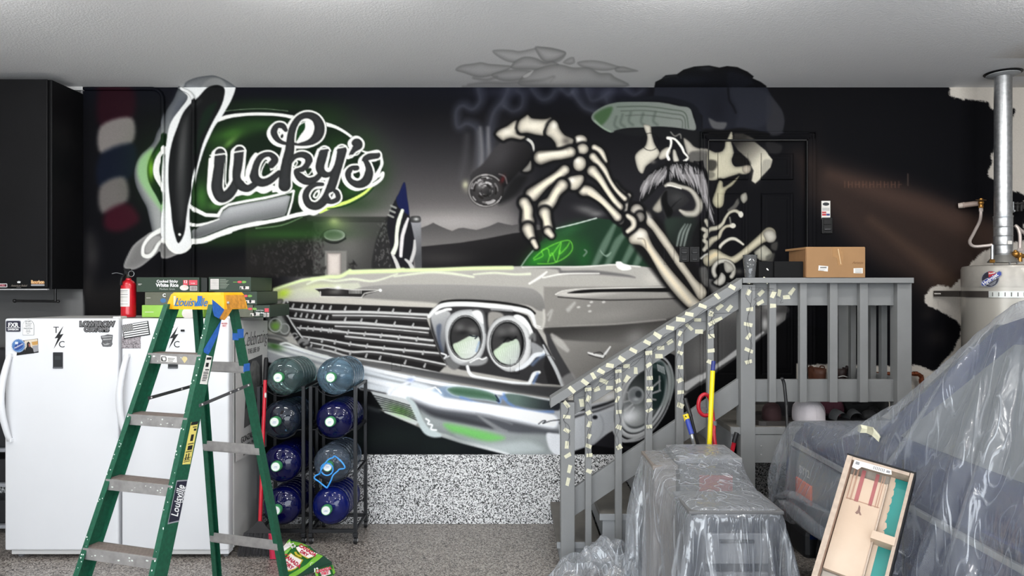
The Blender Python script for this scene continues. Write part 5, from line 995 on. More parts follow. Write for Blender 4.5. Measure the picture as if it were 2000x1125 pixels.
def sticker(name, pts, m, parent, y=.0014, Y=FY):
    b = MB(); b.prism([(fX(a), fZ(c)) for a, c in pts], lambda u, v, d: Vector((u, Y-d, v)), 0, y); return sub(b, name, m, parent)
def rr(x0, y0, x1, y1, r, n=4):
    o = []
    for cx_, cy_, a0 in ((x1-r, y0+r, -90), (x1-r, y1-r, 0), (x0+r, y1-r, 90), (x0+r, y0+r, 180)):
        for k in range(n+1): a = R(a0+90*k/n); o.append((cx_+r*math.cos(a), cy_+r*math.sin(a)))
    return o
def ftext(s, px, py, size, m, parent, lift=.003, **k):
    o = lettering(s, AX((fX(px), FY-lift, fZ(py)), (0, -1, 0), (1, 0, 0)), size, m, **k); o.parent = parent; return o
NAVY = mat('navy_print', (34, 34, 52), .5); SILV = mat('silver_edge', (150, 152, 158), .4); GREYP = mat('grey_sticker', (112, 111, 112), .6)
sticker('sticker', rr(11.5, 626, 41, 648.5, 3), SILV, d1); sticker('sticker_face', rr(12.5, 627, 40, 647.5, 2.5), NAVY, d1, .0022)
ftext('FXR', 26.4, 635, .041, WINK, d1, bold=.0012, sx=.95); ftext('DIVISION', 26.4, 643.6, .0165, WINK, d1, bold=.0006, sx=1.05)
b = MB(); b.box(fX(14), fX(39.5), FY-.003, FY-.002, fZ(640.3), fZ(639.5)); sub(b, 'sticker_rule', WINK, d1)
arch = [(44.5, 654.5)]+[(55.6-11*math.cos(R(a)), 636-11.3*math.sin(R(a))) for a in range(0, 181, 15)]+[(66.5, 654.5)]
sticker('sticker', arch, INKM, d1, .0012); sticker('sticker_face', [(55.6+(x-55.6)*.96, 640+(y-640)*.965) for x, y in arch], WINK, d1, .002)
for i, (s, z) in enumerate((('IN LOVING', .008), ('The Lord', .013), ('is my shepherd', .007), ('I shall not want', .007), ('Praise & Grace', .011), ('all the days', .007), ('OF MY LIFE', .007), ('forever', .006))):
    ftext(s, 55.6, 628.2+i*3.3, z, DIM if i % 2 else INKM, d1, sx=.9, shear=.2 if i in (1, 4) else 0)
b = MB()
cxx, czz = fX(37), fZ(675); n = 26
outl = [((.047 if k % 2 else .0415)*math.cos(2*math.pi*k/(2*n)), (.047 if k % 2 else .0415)*math.sin(2*math.pi*k/(2*n))) for k in range(2*n)]
# photo print behind the badge
ph = sticker('photo_print', [(32.5, 694.5), (75.5, 688.5), (74, 661), (46, 665), (34, 684)], mat('photo_dark', (26, 26, 30), .4), d1)
sticker('photo_area', [(49, 684), (74.5, 678), (73.5, 661.5), (48, 665.5)], mat('photo_light', (198, 184, 164), .4, c2=(226, 214, 196), scale=30), d1, .002)
sticker('photo_area', [(62, 668), (74, 666), (74, 673), (64, 674)], mat('photo_tan', (196, 150, 84), .4), d1, .0026); sticker('photo_area', [(64, 676), (75, 674), (75.2, 686), (62, 689)], mat('photo_grey', (150, 150, 154), .4), d1, .0026)
sticker('photo_person', [(49, 692), (50, 682), (53, 677), (53, 670), (56, 667), (59, 670), (60, 677), (65, 681), (67, 690)], mat('photo_black', (18, 18, 20), .5), d1, .003); sticker('photo_face', [(56, 671), (59.5, 671), (59.5, 676.5), (57.5, 678)], mat('photo_skin', (150, 96, 84), .5), d1, .0036)
b.prism(outl, lambda u, v, d: Vector((cxx+u, FY-d, czz+v)), .0036, .0054); sub(b, 'badge_sticker', mat('badge_blue', (92, 138, 190), .4, c2=(58, 98, 160), scale=26), d1)
b = MB()
for k in range(n): a = 2*math.pi*k/n; b.ball((cxx+.043*math.cos(a), FY-.0052, czz+.043*math.sin(a)), .0028, 6)
sub(b, 'badge_studs', mat('badge_stud', (226, 228, 230), .4), d1)
b = MB(); b.prism(ell(0, 0, .034, .021, .55), lambda u, v, d: Vector((cxx+u+.002, FY-d, czz+v-.004)), .0054, .0062); sub(b, 'badge_oval', mat('badge_navy', (40, 70, 140), .5), d1)
o = lettering('Authentic', AX((cxx+.002, FY-.0064, czz-.002), (0, -1, 0), (1, .5, 0)), .017, WINK, shear=.3); o.data.transform(Matrix.Translation((cxx+.002, FY-.0064, czz-.002)) @ Matrix.Rotation(R(-28), 4, 'Y') @ Matrix.Translation((-cxx-.002, -FY+.0064, -czz+.002))); o.parent = d1
b = MB(); b.box(cxx-.022, cxx-.002, FY-.0064, FY-.005, czz+.010, czz+.026); sub(b, 'badge_block', mat('badge_pale', (214, 220, 226), .5), d1)
# two-line lettering sticker and the grey one below it
for dz, m_, bd in ((.0022, INKM, .0062), (.003, GREYP, .0018)):
    ftext('LOWBROW', 190, 633.3, .047, m_, d1, lift=dz, bold=bd, sx=.93); ftext('CUSTOMS', 189, 643.6, .041, m_, d1, lift=dz, bold=bd, sx=.90)
random.seed(2)
sticker('sticker', [(197, 656), (204, 655), (210, 653), (220.5, 654), (220, 661), (219, 668), (220, 672), (217, 677), (210, 677.5), (201, 677), (198, 671), (200, 665), (197.5, 661)], mat('charcoal_sticker', (92, 92, 94), .5, var=.3, scale=80), d1)
for p in ([(199, 657), (219, 656), (219, 658), (200, 659.5)], [(201, 662), (218, 661), (218, 663), (202, 664.5)], [(201, 670), (206, 672), (210, 670), (216, 671), (210, 674), (204, 674)]): sticker('sticker_marks', p, mat('pale_marks', (160, 160, 160), .5), d1, .0024)
# flag sticker (tilted)
def fl(u, v):
    o_, eu, ev = (238, 635), (51.5, -8.5), (4, 27.5); return (o_[0]+eu[0]*u+ev[0]*v, o_[1]+eu[1]*u+ev[1]*v)
sticker('sticker', [fl(0, 0), fl(1, 0), fl(1, 1), fl(0, 1)], INKM, d2, .0022)
for k in range(6):
    v0, v1 = .045+k*.157, .045+k*.157+.085; u0 = .41 if k < 3 else .035
    if k == 3: v0, v1 = v0+.005, v1+.005
    sticker('flag_stripe', [fl(u0, v0), fl(.965, v0), fl(.965, v1), fl(u0, v1)], WINK, d2, .003)
b = MB()
for i in range(9):
    for j in range(11):
        if (i+j) % 2 == 0:
            a, c = fl(.03+.36*j/10, .04+.42*i/8); r = .0028
            b.prism([(fX(a)-r, fZ(c)), (fX(a), fZ(c)+r), (fX(a)+r, fZ(c)), (fX(a), fZ(c)-r)], lambda u, v, d: Vector((u, FY-d, v)), .0022, .003)
sub(b, 'flag_stars', WINK, d2)
sticker('photo_print', [(237.8, 656.5), (275, 656.5), (275, 680.5), (237.8, 680.5)], mat('crowd_print', (52, 46, 50), .4, c2=(190, 182, 186), scale=120), d2, .0014)
sticker('sticker', [(433.5, 628), (443, 627.5), (443.5, 641.5), (434, 642)], mat('pink_sticker', (236, 216, 218), .6), d2); ftext('FROZEN', 438.5, 632, .014, REDP, d2, sx=.8); ftext('FIRST', 438.5, 636.5, .014, REDP, d2, sx=.8)
b = MB(); b.box(fX(354), fX(361), FY-.012, FY, fZ(647.5), fZ(643.5), .003); sub(b, 'magnet_clip', INKM, d2)
# ---- memorial board on the side of the right freezer
sx_ = bx1+.012
t = thing('memorial_board', 'white memorial board with script writing and grey portrait on the freezer side', 'board', (sx_, 5.0, .64))
def bd(px, py):
    y = sx_*F/(px-1000); return y, EYE-(py-562.5)*y/F
def bpol(name, pts, m, lift=.0006):
    b = MB(); b.prism([bd(*p) for p in pts], lambda u, v, d: Vector((sx_+d, u, v)), lift-.0006, lift+.0006); return put(b, name, m, t)
bpol('panel', [(459.5, 626), (522, 626), (520, 872), (460, 902)], mat('board_white', (206, 205, 203), .6, var=.03), .002)
bpol('portrait', [(482, 705), (511, 692.5), (511, 812), (475.5, 836)], mat('portrait_dark', (62, 62, 64), .5, c2=(40, 40, 42), scale=6), .0042)
bpol('portrait_coat', [(476, 836), (478, 800), (488, 786), (502, 784), (511, 790), (511, 812)], mat('portrait_coat_grey', (92, 92, 92), .6), .0054)
bpol('portrait_head', [(486, 735), (486, 718), (491, 705), (499, 704), (505, 714), (506, 740), (504, 765), (498, 782), (491, 778), (487, 760)], mat('portrait_head_grey', (128, 127, 126), .6, c2=(84, 84, 84), scale=18), .0064)
def btext(s, px, py, size, m, lift=.008, **k):
    y, z = bd(px, py); return under(lettering(s, AX((sx_+lift, y, z), (1, 0, 0), (0, 1, 0)), size, m, **k), t)
SC_INK = mat('script_ink', (46, 46, 48), .6)
y, z = bd(497, 659)
btext('Celebrating', 496.5, 661, .15, SC_INK, shear=.5, sx=.68, bold=-.0028); btext('THE LIFE OF', 494, 684.5, .054, SC_INK, sx=.8, bold=-.0006)
btext('GONZALO T', 485, 852, .06, SC_INK, sx=.86); btext('FEBRUARY 6, 1951', 482, 868, .036, SC_INK, sx=.9); btext('IN LOVING MEMORY', 486, 880, .028, SC_INK, sx=.9)
# ---- fire extinguisher
EX = P(251, 600, 4.83); EX.z = az1+.001
t = thing('fire_extinguisher', 'red fire extinguisher with white label standing on top of the freezers', 'extinguisher', tuple(EX))
b = MB(); b.lathe([(.044, .0), (.048, .006), (.049, .02), (.049, .215), (.046, .235), (.036, .252), (.020, .262), (.016, .275)], 24); b.done('cylinder', mat('fire_red', (190, 20, 34), .25, var=.05, coat=.4), t, True)
b = MB(); pr = [(math.sin(a)*.0497, -math.cos(a)*.0497) for a in [R(-62+k*11) for k in range(10)]]
for (x0, y0), (x1, y1) in zip(pr, pr[1:]): b.quad((x0, y0, .075), (x1, y1, .075), (x1, y1, .2), (x0, y0, .2))
b.done('label_sheet', PAPER, t)
b = MB(); pr2 = [(math.sin(a)*.0502, -math.cos(a)*.0502) for a in [R(-56+k*10) for k in range(9)]]
for z0, z1 in ((.185, .19), (.178, .18), (.172, .174), (.158, .163), (.146, .148), (.14, .142), (.134, .136), (.12, .122), (.112, .114), (.095, .097), (.088, .09)):
    for (x0, y0), (x1, y1) in zip(pr2, pr2[1:]): b.quad((x0, y0, z0), (x1, y1, z0), (x1, y1, z1), (x0, y0, z1))
b.done('label_print', DIM, t)['kind'] = 'stuff'
b = MB(); b.lathe([(.015, .272), (.019, .278), (.019, .300), (.012, .304), (.0, .305)], 16); b.done('valve', mat('brass_dark', (60, 56, 50), .4, .6), t, True)
b = MB(); b.bar((-.02, 0, .30), (.05, -.02, .318), .018, .006, bev=.002).bar((-.03, 0, .335), (.03, -.02, .322), .02, .006, bev=.002).box(-.024, .018, -.016, .004, .296, .342, .004); b.done('handle', BLK, t)
b = MB(); b.tube([(.035+.02*math.cos(a), -.028, .305+.02*math.sin(a)) for a in [k*math.pi/8 for k in range(16)]], .0022, 6, False, 1, True); b.done('pull_ring', mat('steel', (176, 178, 180), .3, .9), t)
b = MB(); b.tube([(-.03, -.01, .3), (-.07, -.02, .312), (-.1, -.03, .306)], .002, 6); b.done('nozzle_lever', mat('steel', (0, 0, 0)), t)
b = MB(); b.tube([(-.014, -.02, .30), (-.02, -.05, .27), (-.022, -.056, .225)], .009, 10); b.done('hose', BLK, t)
# ---- food cartons on the freezers
RG = mat('carton_dark_green', (38, 56, 42), .5, var=.06, scale=20); RGD = mat('carton_end', (22, 28, 25), .5); OLV = mat('carton_olive', (92, 94, 80), .55, var=.08, scale=30); LGR = mat('carton_lime', (132, 178, 66), .5, var=.04, c2=(148, 196, 84), scale=10)
PANELW = mat('carton_white', (214, 208, 204), .6); PINK = mat('carton_red', (206, 70, 84), .5); LEAF = mat('carton_leaf', (110, 160, 70), .5)
CBY = 4.78
def cX(px): return (px-1000)*CBY/F
def cZ(py): return EYE-(py-562.5)*CBY/F
def carton(px0, px1, z0, h, label, m, y1=.42, endm=None):
    x0, x1 = cX(px0), cX(px1)
    t = thing('food_carton', label, 'carton', ((x0+x1)/2, CBY+.2, z0), 0, 'food cartons on the freezers')
    b = MB(); b.box(x0, x1, CBY, CBY+y1, z0, z0+h, .002); put(b, 'box', m, t)
    b = MB(); b.box(x0+.004, x1-.004, CBY+.002, CBY+y1-.004, z0+h-.0005, z0+h+.0015); put(b, 'flap', RGD if m is not LGR else m, t)
    return t
def cbox(t, px0, px1, py0, py1, m, name='printed_panel', lift=.0012):
    b = MB(); b.box(cX(px0), cX(px1), CBY-lift, CBY-lift+.001, cZ(py1), cZ(py0)); return put(b, name, m, t)
def ctext(t, s, px, py, size, m, **k): return under(lettering(s, AX((cX(px), CBY-.0026, cZ(py)), (0, -1, 0), (1, 0, 0)), size, m, **k), t)
H = .098; zb = bz1+.0015
def bars(t, x0, x1, y0, y1):
    cbox(t, x0, x1, y0, y1, PANELW); b = MB()
    n = int((x1-x0)*1.1)
    for k in range(n):
        if (k*7) % 3: b.box(cX(x0+.8+k*(x1-x0-1.6)/n), cX(x0+1.3+k*(x1-x0-1.6)/n), CBY-.0024, CBY-.0012, cZ(y1-.8), cZ(y0+.8))
    put(b, 'bar_code', INKM, t)
def roundp(t, px, py, rx, ry, m, lift=.0022):
    b = MB(); b.prism(ell(cX(px), cZ(py), rx, ry), lambda u, v, d: Vector((u, CBY-d, v)), lift-.001, lift); return put(b, 'printed_round', m, t)
t = carton(277, 397, zb, H*.85, 'lime green carton lowest of the left stack on the freezers, behind the ladder', LGR)
bars(t, 382, 394, 612, 620); ctext(t, '12', 386.5, 606.5, .034, WINK, bold=.001, sx=.8); roundp(t, 368, 612, .045, .04, PANELW); cbox(t, 283, 300, 609, 610, PANELW)
t = carton(283, 402, zb+H*.85+.002, H*.92, 'greyish olive carton in the middle of the left stack, half hidden by the ladder cap', OLV)
ctext(t, 'C', 321, 577, .032, WINK, bold=.001); cbox(t, 286, 294, 581.5, 582.3, PANELW); roundp(t, 319, 587, .02, .016, mat('blue_bowl', (60, 104, 150), .5)); bars(t, 382, 394, 590, 594)
t = carton(266.5, 389, zb+H*1.77+.004, .101, 'dark green rice carton with large white words, topmost of the left stack', RG)
ctext(t, 'Cooked Sticky', 327, 549.6, .0255, WINK, bold=.0006, sx=.98); ctext(t, 'White Rice', 327, 557.2, .035, WINK, bold=.001, sx=.98); ctext(t, 'Medium Grain', 327, 564.6, .018, mat('carton_pale', (168, 176, 168), .5), sx=1.05)
cbox(t, 358, 367, 547, 557, PINK); ctext(t, '12', 362.5, 550.5, .026, WINK, bold=.0006); cbox(t, 369, 385.5, 547, 557, PINK); ctext(t, '7.4 OZ', 377, 553.5, .013, WINK, sx=.8); roundp(t, 360, 562, .031, .019, PANELW); roundp(t, 362, 560, .014, .007, mat('rice_shade', (214, 196, 188), .6), .003); bars(t, 371, 385, 559, 567.5); cbox(t, 270, 277, 554.4, 555.2, PANELW); cbox(t, 270, 275, 556, 556.6, PANELW)
b = MB(); b.box(cX(390), cX(402), CBY+.02, CBY+.4, zb+H*1.8+.004, zb+H*1.8+.1); put(b, 'carton_end_face', RGD, t)
def right_carton(px0, px1, z0, h, label, m, sh, pe):
    t = carton(px0, px1, z0, h, label, m, endm=RGD)
    mid = 562.5+(EYE-z0-h/2)*F/CBY
    if px0 < 410:
        cbox(t, px0+3.5, px0+20, mid-10.5, mid+10, PANELW)
        b = MB()
        for k in range(6): b.box(cX(px0+4.5), cX(px0+19), CBY-.0024, CBY-.0012, cZ(mid-7+k*3.1), cZ(mid-7.5+k*3.1))
        put(b, 'printed_lines', DIM, t)
    b = MB()
    for k in range(8): b.box(cX(px0+22), cX(px0+34+(k*5) % 7), CBY-.0024, CBY-.0012, cZ(mid-9+k*2.4), cZ(mid-9.9+k*2.4))
    put(b, 'printed_lines', mat('print_green_grey', (140, 150, 136), .6), t)
    roundp(t, px0+61, mid-4.5, .017, .008, PINK); roundp(t, px0+69, mid-4.5, .017, .0085, LEAF); cbox(t, px0+48, px0+56, mid-4.8, mid-3.8, LEAF)
    cbox(t, px0+61, px0+79, mid+4, mid+9.5, PANELW); roundp(t, px0+70, mid+6, .008, .012, INKM, .003); roundp(t, px0+63, mid+8, .005, .01, RG, .003)
    return t
right_carton(428, 494, zb, H*.87, 'olive carton lowest of the right stack, behind the rear ladder rail', OLV, 0, 0)
right_carton(419, 502, zb+H*.87+.002, H*.93, 'dark green carton in the middle of the right stack, right of the yellow ladder cap', RG, 0, 0)
right_carton(407.5, 490, zb+H*1.8+.004, .1, 'dark green carton with a printed table, topmost of the right stack', RG, 0, 0)
t = carton(495.5, 527, zb, H*.85, 'dark green carton standing end-on beside the right stack, over the memorial board', RG)
ctext(t, 'Cooked Sticky', 507.5, 606, .010, WINK, sx=.9); ctext(t, 'White Rice', 507.5, 611, .014, WINK, bold=.0004, sx=.9); ctext(t, 'Medium Grain', 507.5, 616, .008, DIM); cbox(t, 517, 525, 602, 609.5, PINK); bars(t, 515, 519, 611, 619); bars(t, 521, 525.5, 611, 619)
b = MB(); b.box(cX(497), cX(527), CBY-.01, CBY+.05, zb-.0025, zb-.0005); put(b, 'tray_edge', RGD, t)
# ================================================================ step ladder
TH = .2949; U3 = Vector((math.cos(TH), -math.sin(TH), 0)); V3 = Vector((math.sin(TH), math.cos(TH), 0)); L0 = Vector((-1.7218, 3.4874, 0))
LT = thing('step_ladder', 'green step ladder with aluminium steps and yellow top, open in front of the freezers', 'ladder', tuple(L0+V3*.2))
def lw(u, v, z): return L0+U3*u+V3*v+Vector((0, 0, z))
LM = Matrix(((U3.x, V3.x, 0, L0.x), (U3.y, V3.y, 0, L0.y), (0, 0, 1, 0), (0, 0, 0, 1)))
FG = mat('green_fibreglass', (20, 80, 58), .45, var=.22, scale=70, bump=.15, bscale=220); AL = mat('worn_aluminium', (168, 165, 163), .42, .55, var=.16, scale=24, bump=.1); ALG = mat('step_grip', (128, 116, 110), .7, .2, var=.12, scale=60)
SPL = mat('paint_splash', (214, 220, 212), .6); YEL = mat('yellow_cap', (238, 172, 20), .45, var=.08, scale=30, c2=None); TAPEB = mat('blue_tape', (38, 92, 170), .6, var=.15, scale=60, bump=.3)
fv = lambda z: -(1.503-z)*.3745
fw = lambda z: .1437+.0558*(1.503-z)
rv = lambda z: .27+.185*(1.72-z)
rw = lambda z: .135+.075*(1.72-z)
def rail(s, vf, wf, z0, z1, dep, fl, toward, name):
    """C channel: web at half width, flanges of width fl turned inwards; dep along v"""
    b = MB(); th = .004; rows = []
    for z in (z0, z1):
        w, v = wf(z), vf(z); o = s*w
        # profile in (u, v): front flange, web, back flange
        pr = [(o, v), (o+s*0, v+dep), (o-s*fl, v+dep), (o-s*fl, v+dep-th), (o-s*th, v+dep-th), (o-s*th, v+th), (o-s*fl, v+th), (o-s*fl, v)]
        rows.append([b.bm.verts.new(lw(u_, v_, z)) for u_, v_ in pr])
    n = len(rows[0])
    for k in range(n): b.bm.faces.new((rows[0][k], rows[0][(k+1) % n], rows[1][(k+1) % n], rows[1][k]))
    b.bm.faces.new(rows[0][::-1]); b.bm.faces.new(rows[1])
    return put(b, name, FG, LT)
FD = .088
flx = rail(-1, lambda z: fv(z)-.005, lambda z: fw(z)+.028, .02, 1.755, FD, .03, 0, 'front_rail')
frx = rail(1, lambda z: fv(z)-.005, lambda z: fw(z)+.028, .02, 1.755, FD, .03, 0, 'front_rail')
rlx = rail(-1, rv, rw, .02, 1.755, .045, .03, 0, 'rear_rail'); rrx = rail(1, rv, rw, .02, 1.755, .045, .03, 0, 'rear_rail')
for k in range(5):
    z = 1.503-.297*k; w = fw(z)+.022; v = fv(z)
    b = MB(); b.box(-w, w, v-.004, v+.082, z-.006, z, .001, LM).box(-w, w, v-.008, v-.004, z-.052, z+.001, .001, LM).box(-w, w, v+.078, v+.084, z-.03, z, .001, LM); stp = put(b, 'step', AL, LT)
    b = MB()
    for j in range(7): b.box(-w+.004, w-.004, v+.004+j*.0105, v+.011+j*.0105, z, z+.0022, 0, LM)
    sub(b, 'tread_grip', ALG, stp)
    b = MB(); random.seed(40+k)
    for j in range(9):
        u_ = random.uniform(-w*.8, w*.8); zz = z-random.uniform(.012, .04); r = random.uniform(.002, .006)
        b.prism([(u_+r*random.uniform(.6, 1.6)*math.cos(a), zz+r*random.uniform(.5, 1)*math.sin(a)) for a in [i*math.pi/4 for i in range(8)]], lambda p, q, d: lw(p, v-.008-d, q), 0, .0008)
    sub(b, 'paint_splash', SPL, stp)['kind'] = 'stuff'
    for s in (-1, 1):
        b = MB(); b.ball(lw(s*(fw(z)+.014), v-.006, z-.025), .006, 10, (1, 1, 1)); put(b, 'rivet', AL, LT, True)
    if k == 0:
        b = MB(); b.prism([(-.08, z-.04), (.02, z-.042), (.018, z-.012), (-.082, z-.008)], lambda p, q, d: lw(p, v-.008-d, q), 0, .001); sub(b, 'maker_sticker', PAPER, stp)
        b = MB(); b.prism(rr(-.078, z-.038, -.045, z-.014, .006), lambda p, q, d: lw(p, v-.009-d, q), 0, .0006); sub(b, 'sticker_mark', INKM, stp); b = MB(); b.prism([(-.066, z-.034), (-.05, z-.033), (-.05, z-.018), (-.072, z-.018)], lambda p, q, d: lw(p, v-.0096-d, q), 0, .0006); sub(b, 'sticker_mark', PAPER, stp)
        b = MB()
        for j in range(3): b.prism([(-.036, z-.02-j*.007), (.008-j*.006, z-.021-j*.007), (.008-j*.006, z-.0235-j*.007), (-.036, z-.0225-j*.007)], lambda p, q, d: lw(p, v-.009-d, q), 0, .0006)
        sub(b, 'sticker_lines', INKM, stp); b = MB(); b.prism([(.05, z-.022), (.062, z-.01), (.08, z-.012), (.086, z-.024), (.068, z-.044)], lambda p, q, d: lw(p, v-.008-d, q), 0, .001); sub(b, 'sticker_mark', mat('cream_mark', (206, 190, 140), .6), stp)
# rear braces
for z in (1.40, .93, .36):
    w, v = rw(z), rv(z)
    b = MB(); b.box(-w+.004, w-.004, v+.004, v+.03, z-.03, z+.004, .001, LM).box(-w+.004, w-.004, v-.002, v+.004, z-.022, z+.03, .001, LM); put(b, 'rear_brace', AL, LT)
# spreaders
for s, z0, z1 in ((-1, 1.275, 1.30), (1, 1.255, 1.305)):
    p, q = lw(s*(fw(z0)-(-.03 if s > 0 else .02)), fv(z0)+.05, z0), lw(s*(rw(z1)+(.004 if s > 0 else -.02)), rv(z1)+.02, z1)
    b = MB(); m_ = (p+q)/2; b.bar(p, q, .004, .017, bev=.001); sp_ = put(b, 'spreader', mat('spreader_steel', (112, 112, 114), .4, .7) if s > 0 else mat('spreader_dark', (70, 72, 72), .5, .5), LT)
    b = MB()
    for e in (.05, .58, .74, .95): b.ball(p.lerp(q, e)+U3*.003, .006, 8)
    sub(b, 'rivet', AL, sp_)
# moulded top
b = MB()
def capv(u, v, z): return lw(u, v, z)
z0, z1 = 1.727, 1.816; fr = fv(1.75)+.055
prof = [(-.178, -.012), (-.165, .0), (.165, .0), (.178, -.012)]
A = []
for z, gx, gy in ((z0, .014, -.022), (z0+.03, .008, -.016), (z1-.012, -.004, -.004), (z1, -.014, .006)):
    A.append([b.bm.verts.new(lw(u, v, z)) for u, v in [(-.165-gx, fr+gy), (.165+gx, fr+gy), (.172+gx, fr+gy+.014), (.172+gx, .315-gy*.4), (.16+gx, .328-gy*.4), (-.16-gx, .328-gy*.4), (-.172-gx, .315-gy*.4), (-.172-gx, fr+gy+.014)]])
for a_, c_ in zip(A, A[1:]):
    for k in range(8): b.bm.faces.new((a_[k], a_[(k+1) % 8], c_[(k+1) % 8], c_[k]))
b.bm.faces.new(A[-1]); cap = put(b, 'top_cap', YEL, LT)
b = MB(); b.prism([(fr-.01, z0+.002), (.2, z0+.002), (.17, z0-.03), (.14, z0-.055), (.115, z0-.05), (.09, z0-.02)], lambda v_, z_, d: lw(.182+d, v_, z_), 0, .006); sub(b, 'side_ear', mat('yellow_worn', (196, 134, 50), .6, var=.3, scale=50), cap)
b = MB(); b.prism([(fr+.012, z0+.004), (.312, z0+.004), (.308, z1-.014), (fr+.016, z1-.014)], lambda v_, z_, d: lw(.1835+d-(z_-z0)*.16, v_, z_), 0, .005); sub(b, 'worn_side', mat('yellow_worn', (0, 0, 0)), cap)
fm = lambda p, q, d: lw(p, fr-.012-d+(q-z0)*.12, q)
b = MB(); b.box(-.13, -.118, fr-.019, fr-.012, z0+.022, z0+.07, 0, LM); sub(b, 'scuff', mat('scuff_pale', (236, 206, 160), .6), cap)
def capword(s, u, z, size, **k):
    o = lettering(s, AX(lw(u, fr-.0225+(z-z0)*.1, z), -V3+Vector((0, 0, .1)), U3), size, mat('faded_blue_ink', (50, 108, 156), .6), **k); o.parent = cap
capword('Louisville', -.02, z0+.036, .062, shear=.35, sx=.92, bold=.0008); capword('H', -.108, z0+.042, .04, shear=.5)
b = MB(); b.prism([(.012, z0+.016), (.05, z0+.02), (.046, z0+.045), (.052, z0+.07), (.022, z0+.072), (.024, z0+.045)], lambda p, q, d: lw(p, fr-.021-d+(q-z0)*.1, q), 0, .0012); sub(b, 'blue_tape', TAPEB, cap)
b = MB(); b.prism([(.06, z0-.03), (.095, z0-.045), (.135, z0+.0), (.08, z0+.035), (.045, z0+.055), (.05, z0)], lambda v_, z_, d: lw(.1895+d, v_, z_), 0, .0012); sub(b, 'blue_tape', TAPEB, cap)
b = MB(); b.ball(lw(.19, .165, z0+.035), .008, 10); sub(b, 'bolt', AL, cap)
# labels and tape on the right rail's outer web
def web(z, e, d=0): return lw(fw(z)+.0285+d, fv(z)-.005+e*FD, z)
def wpoly(name, pts, m, lift=.0008, parent=None):
    b = MB(); A = [b.bm.verts.new(web(z, e, lift)) for e, z in pts]; b.bm.faces.new(A); return sub(b, name, m, frx)
wpoly('blue_tape', [(.98, 1.675), (.98, 1.60), (.62, 1.52), (.5, 1.50), (.1, 1.515), (.02, 1.53), (.3, 1.575), (.6, 1.62)], TAPEB)
wpoly('warning_sticker', [(.36, 1.5), (.86, 1.488), (.92, 1.352), (.30, 1.362)], PAPER)
for zt, e0, e1, h in ((1.488, .42, .82, .012), (1.462, .46, .7, .02), (1.43, .5, .82, .006), (1.418, .4, .8, .004), (1.41, .42, .84, .004), (1.402, .42, .78, .004), (1.394, .42, .82, .004), (1.386, .42, .8, .004), (1.378, .42, .74, .004)): wpoly('sticker_lines', [(e0, zt), (e1, zt-.003), (e1, zt-h-.003), (e0, zt-h)], INKM, .0014)
wpoly('safety_sticker', [(.28, 1.185), (.86, 1.172), (.92, .985), (.30, .995)], mat('yellow_sticker', (222, 206, 112), .6))
for zt, e0, e1, h in ((1.183, .3, .84, .014), (1.16, .5, .8, .004), (1.15, .62, .82, .01), (1.125, .5, .72, .03), (1.085, .4, .84, .004), (1.075, .44, .8, .02), (1.05, .36, .82, .004), (1.04, .42, .5, .026), (1.04, .6, .68, .026), (1.022, .34, .84, .003), (1.014, .34, .8, .003), (1.006, .34, .84, .003)): wpoly('sticker_lines', [(e0, zt), (e1, zt-.003), (e1, zt-h-.003), (e0, zt-h)], INKM, .0014)
wpoly('name_plate', [(.14, .93), (.98, .915), (1.0, .735), (.16, .745)], SILV); wpoly('name_plate_face', [(.18, .924), (.95, .91), (.97, .741), (.2, .751)], NAVY, .0014)
zc = .833; dirz = (web(.92, .5)-web(.75, .5)).normalized(); nrm = dirz.cross(web(zc, .6)-web(zc, .4)).normalized(); nrm = nrm if nrm.dot(U3) > 0 else -nrm
o = lettering('Louisville', AX(web(zc, .56, .0022), nrm, dirz), .062, WINK, shear=.25, bold=.0006, sx=.62); o.parent = frx
o = lettering('LADDER', AX(web(zc+.02, .86, .0022), nrm, dirz), .022, WINK, sx=.9); o.parent = frx
random.seed(8); b = MB()
for k in range(60):
    z = random.uniform(.45, 1.7); s = random.choice((-1, 1)); e = random.uniform(.002, .028); r = random.uniform(.0012, .004)
    c = lw(s*(fw(z)+.028-e), fv(z)-.0058, z); b.ball(c, r, 6, (1, .3, 1.3))
put(b, 'paint_splash', SPL, LT)['kind'] = 'stuff'
# tape on the right rear rail
for z in (1.585, 1.40):
    b = MB(); w, v = rw(z), rv(z); h = .03 if z > 1.5 else .022
    b.box(w-.034, w+.0015, v-.0015, v+.0465, z-h, z+h, .0005, LM); sub(b, 'blue_tape', TAPEB, rrx)
for s, vf, wf in ((-1, fv, lambda z: fw(z)+.012), (1, fv, lambda z: fw(z)+.012), (-1, rv, rw), (1, rv, rw)):
    b = MB(); b.box(s*wf(0)-.03, s*wf(0)+.03, vf(0)-.01, vf(0)+.09, 0, .03, .004, LM); put(b, 'rubber_foot', BLK, LT)
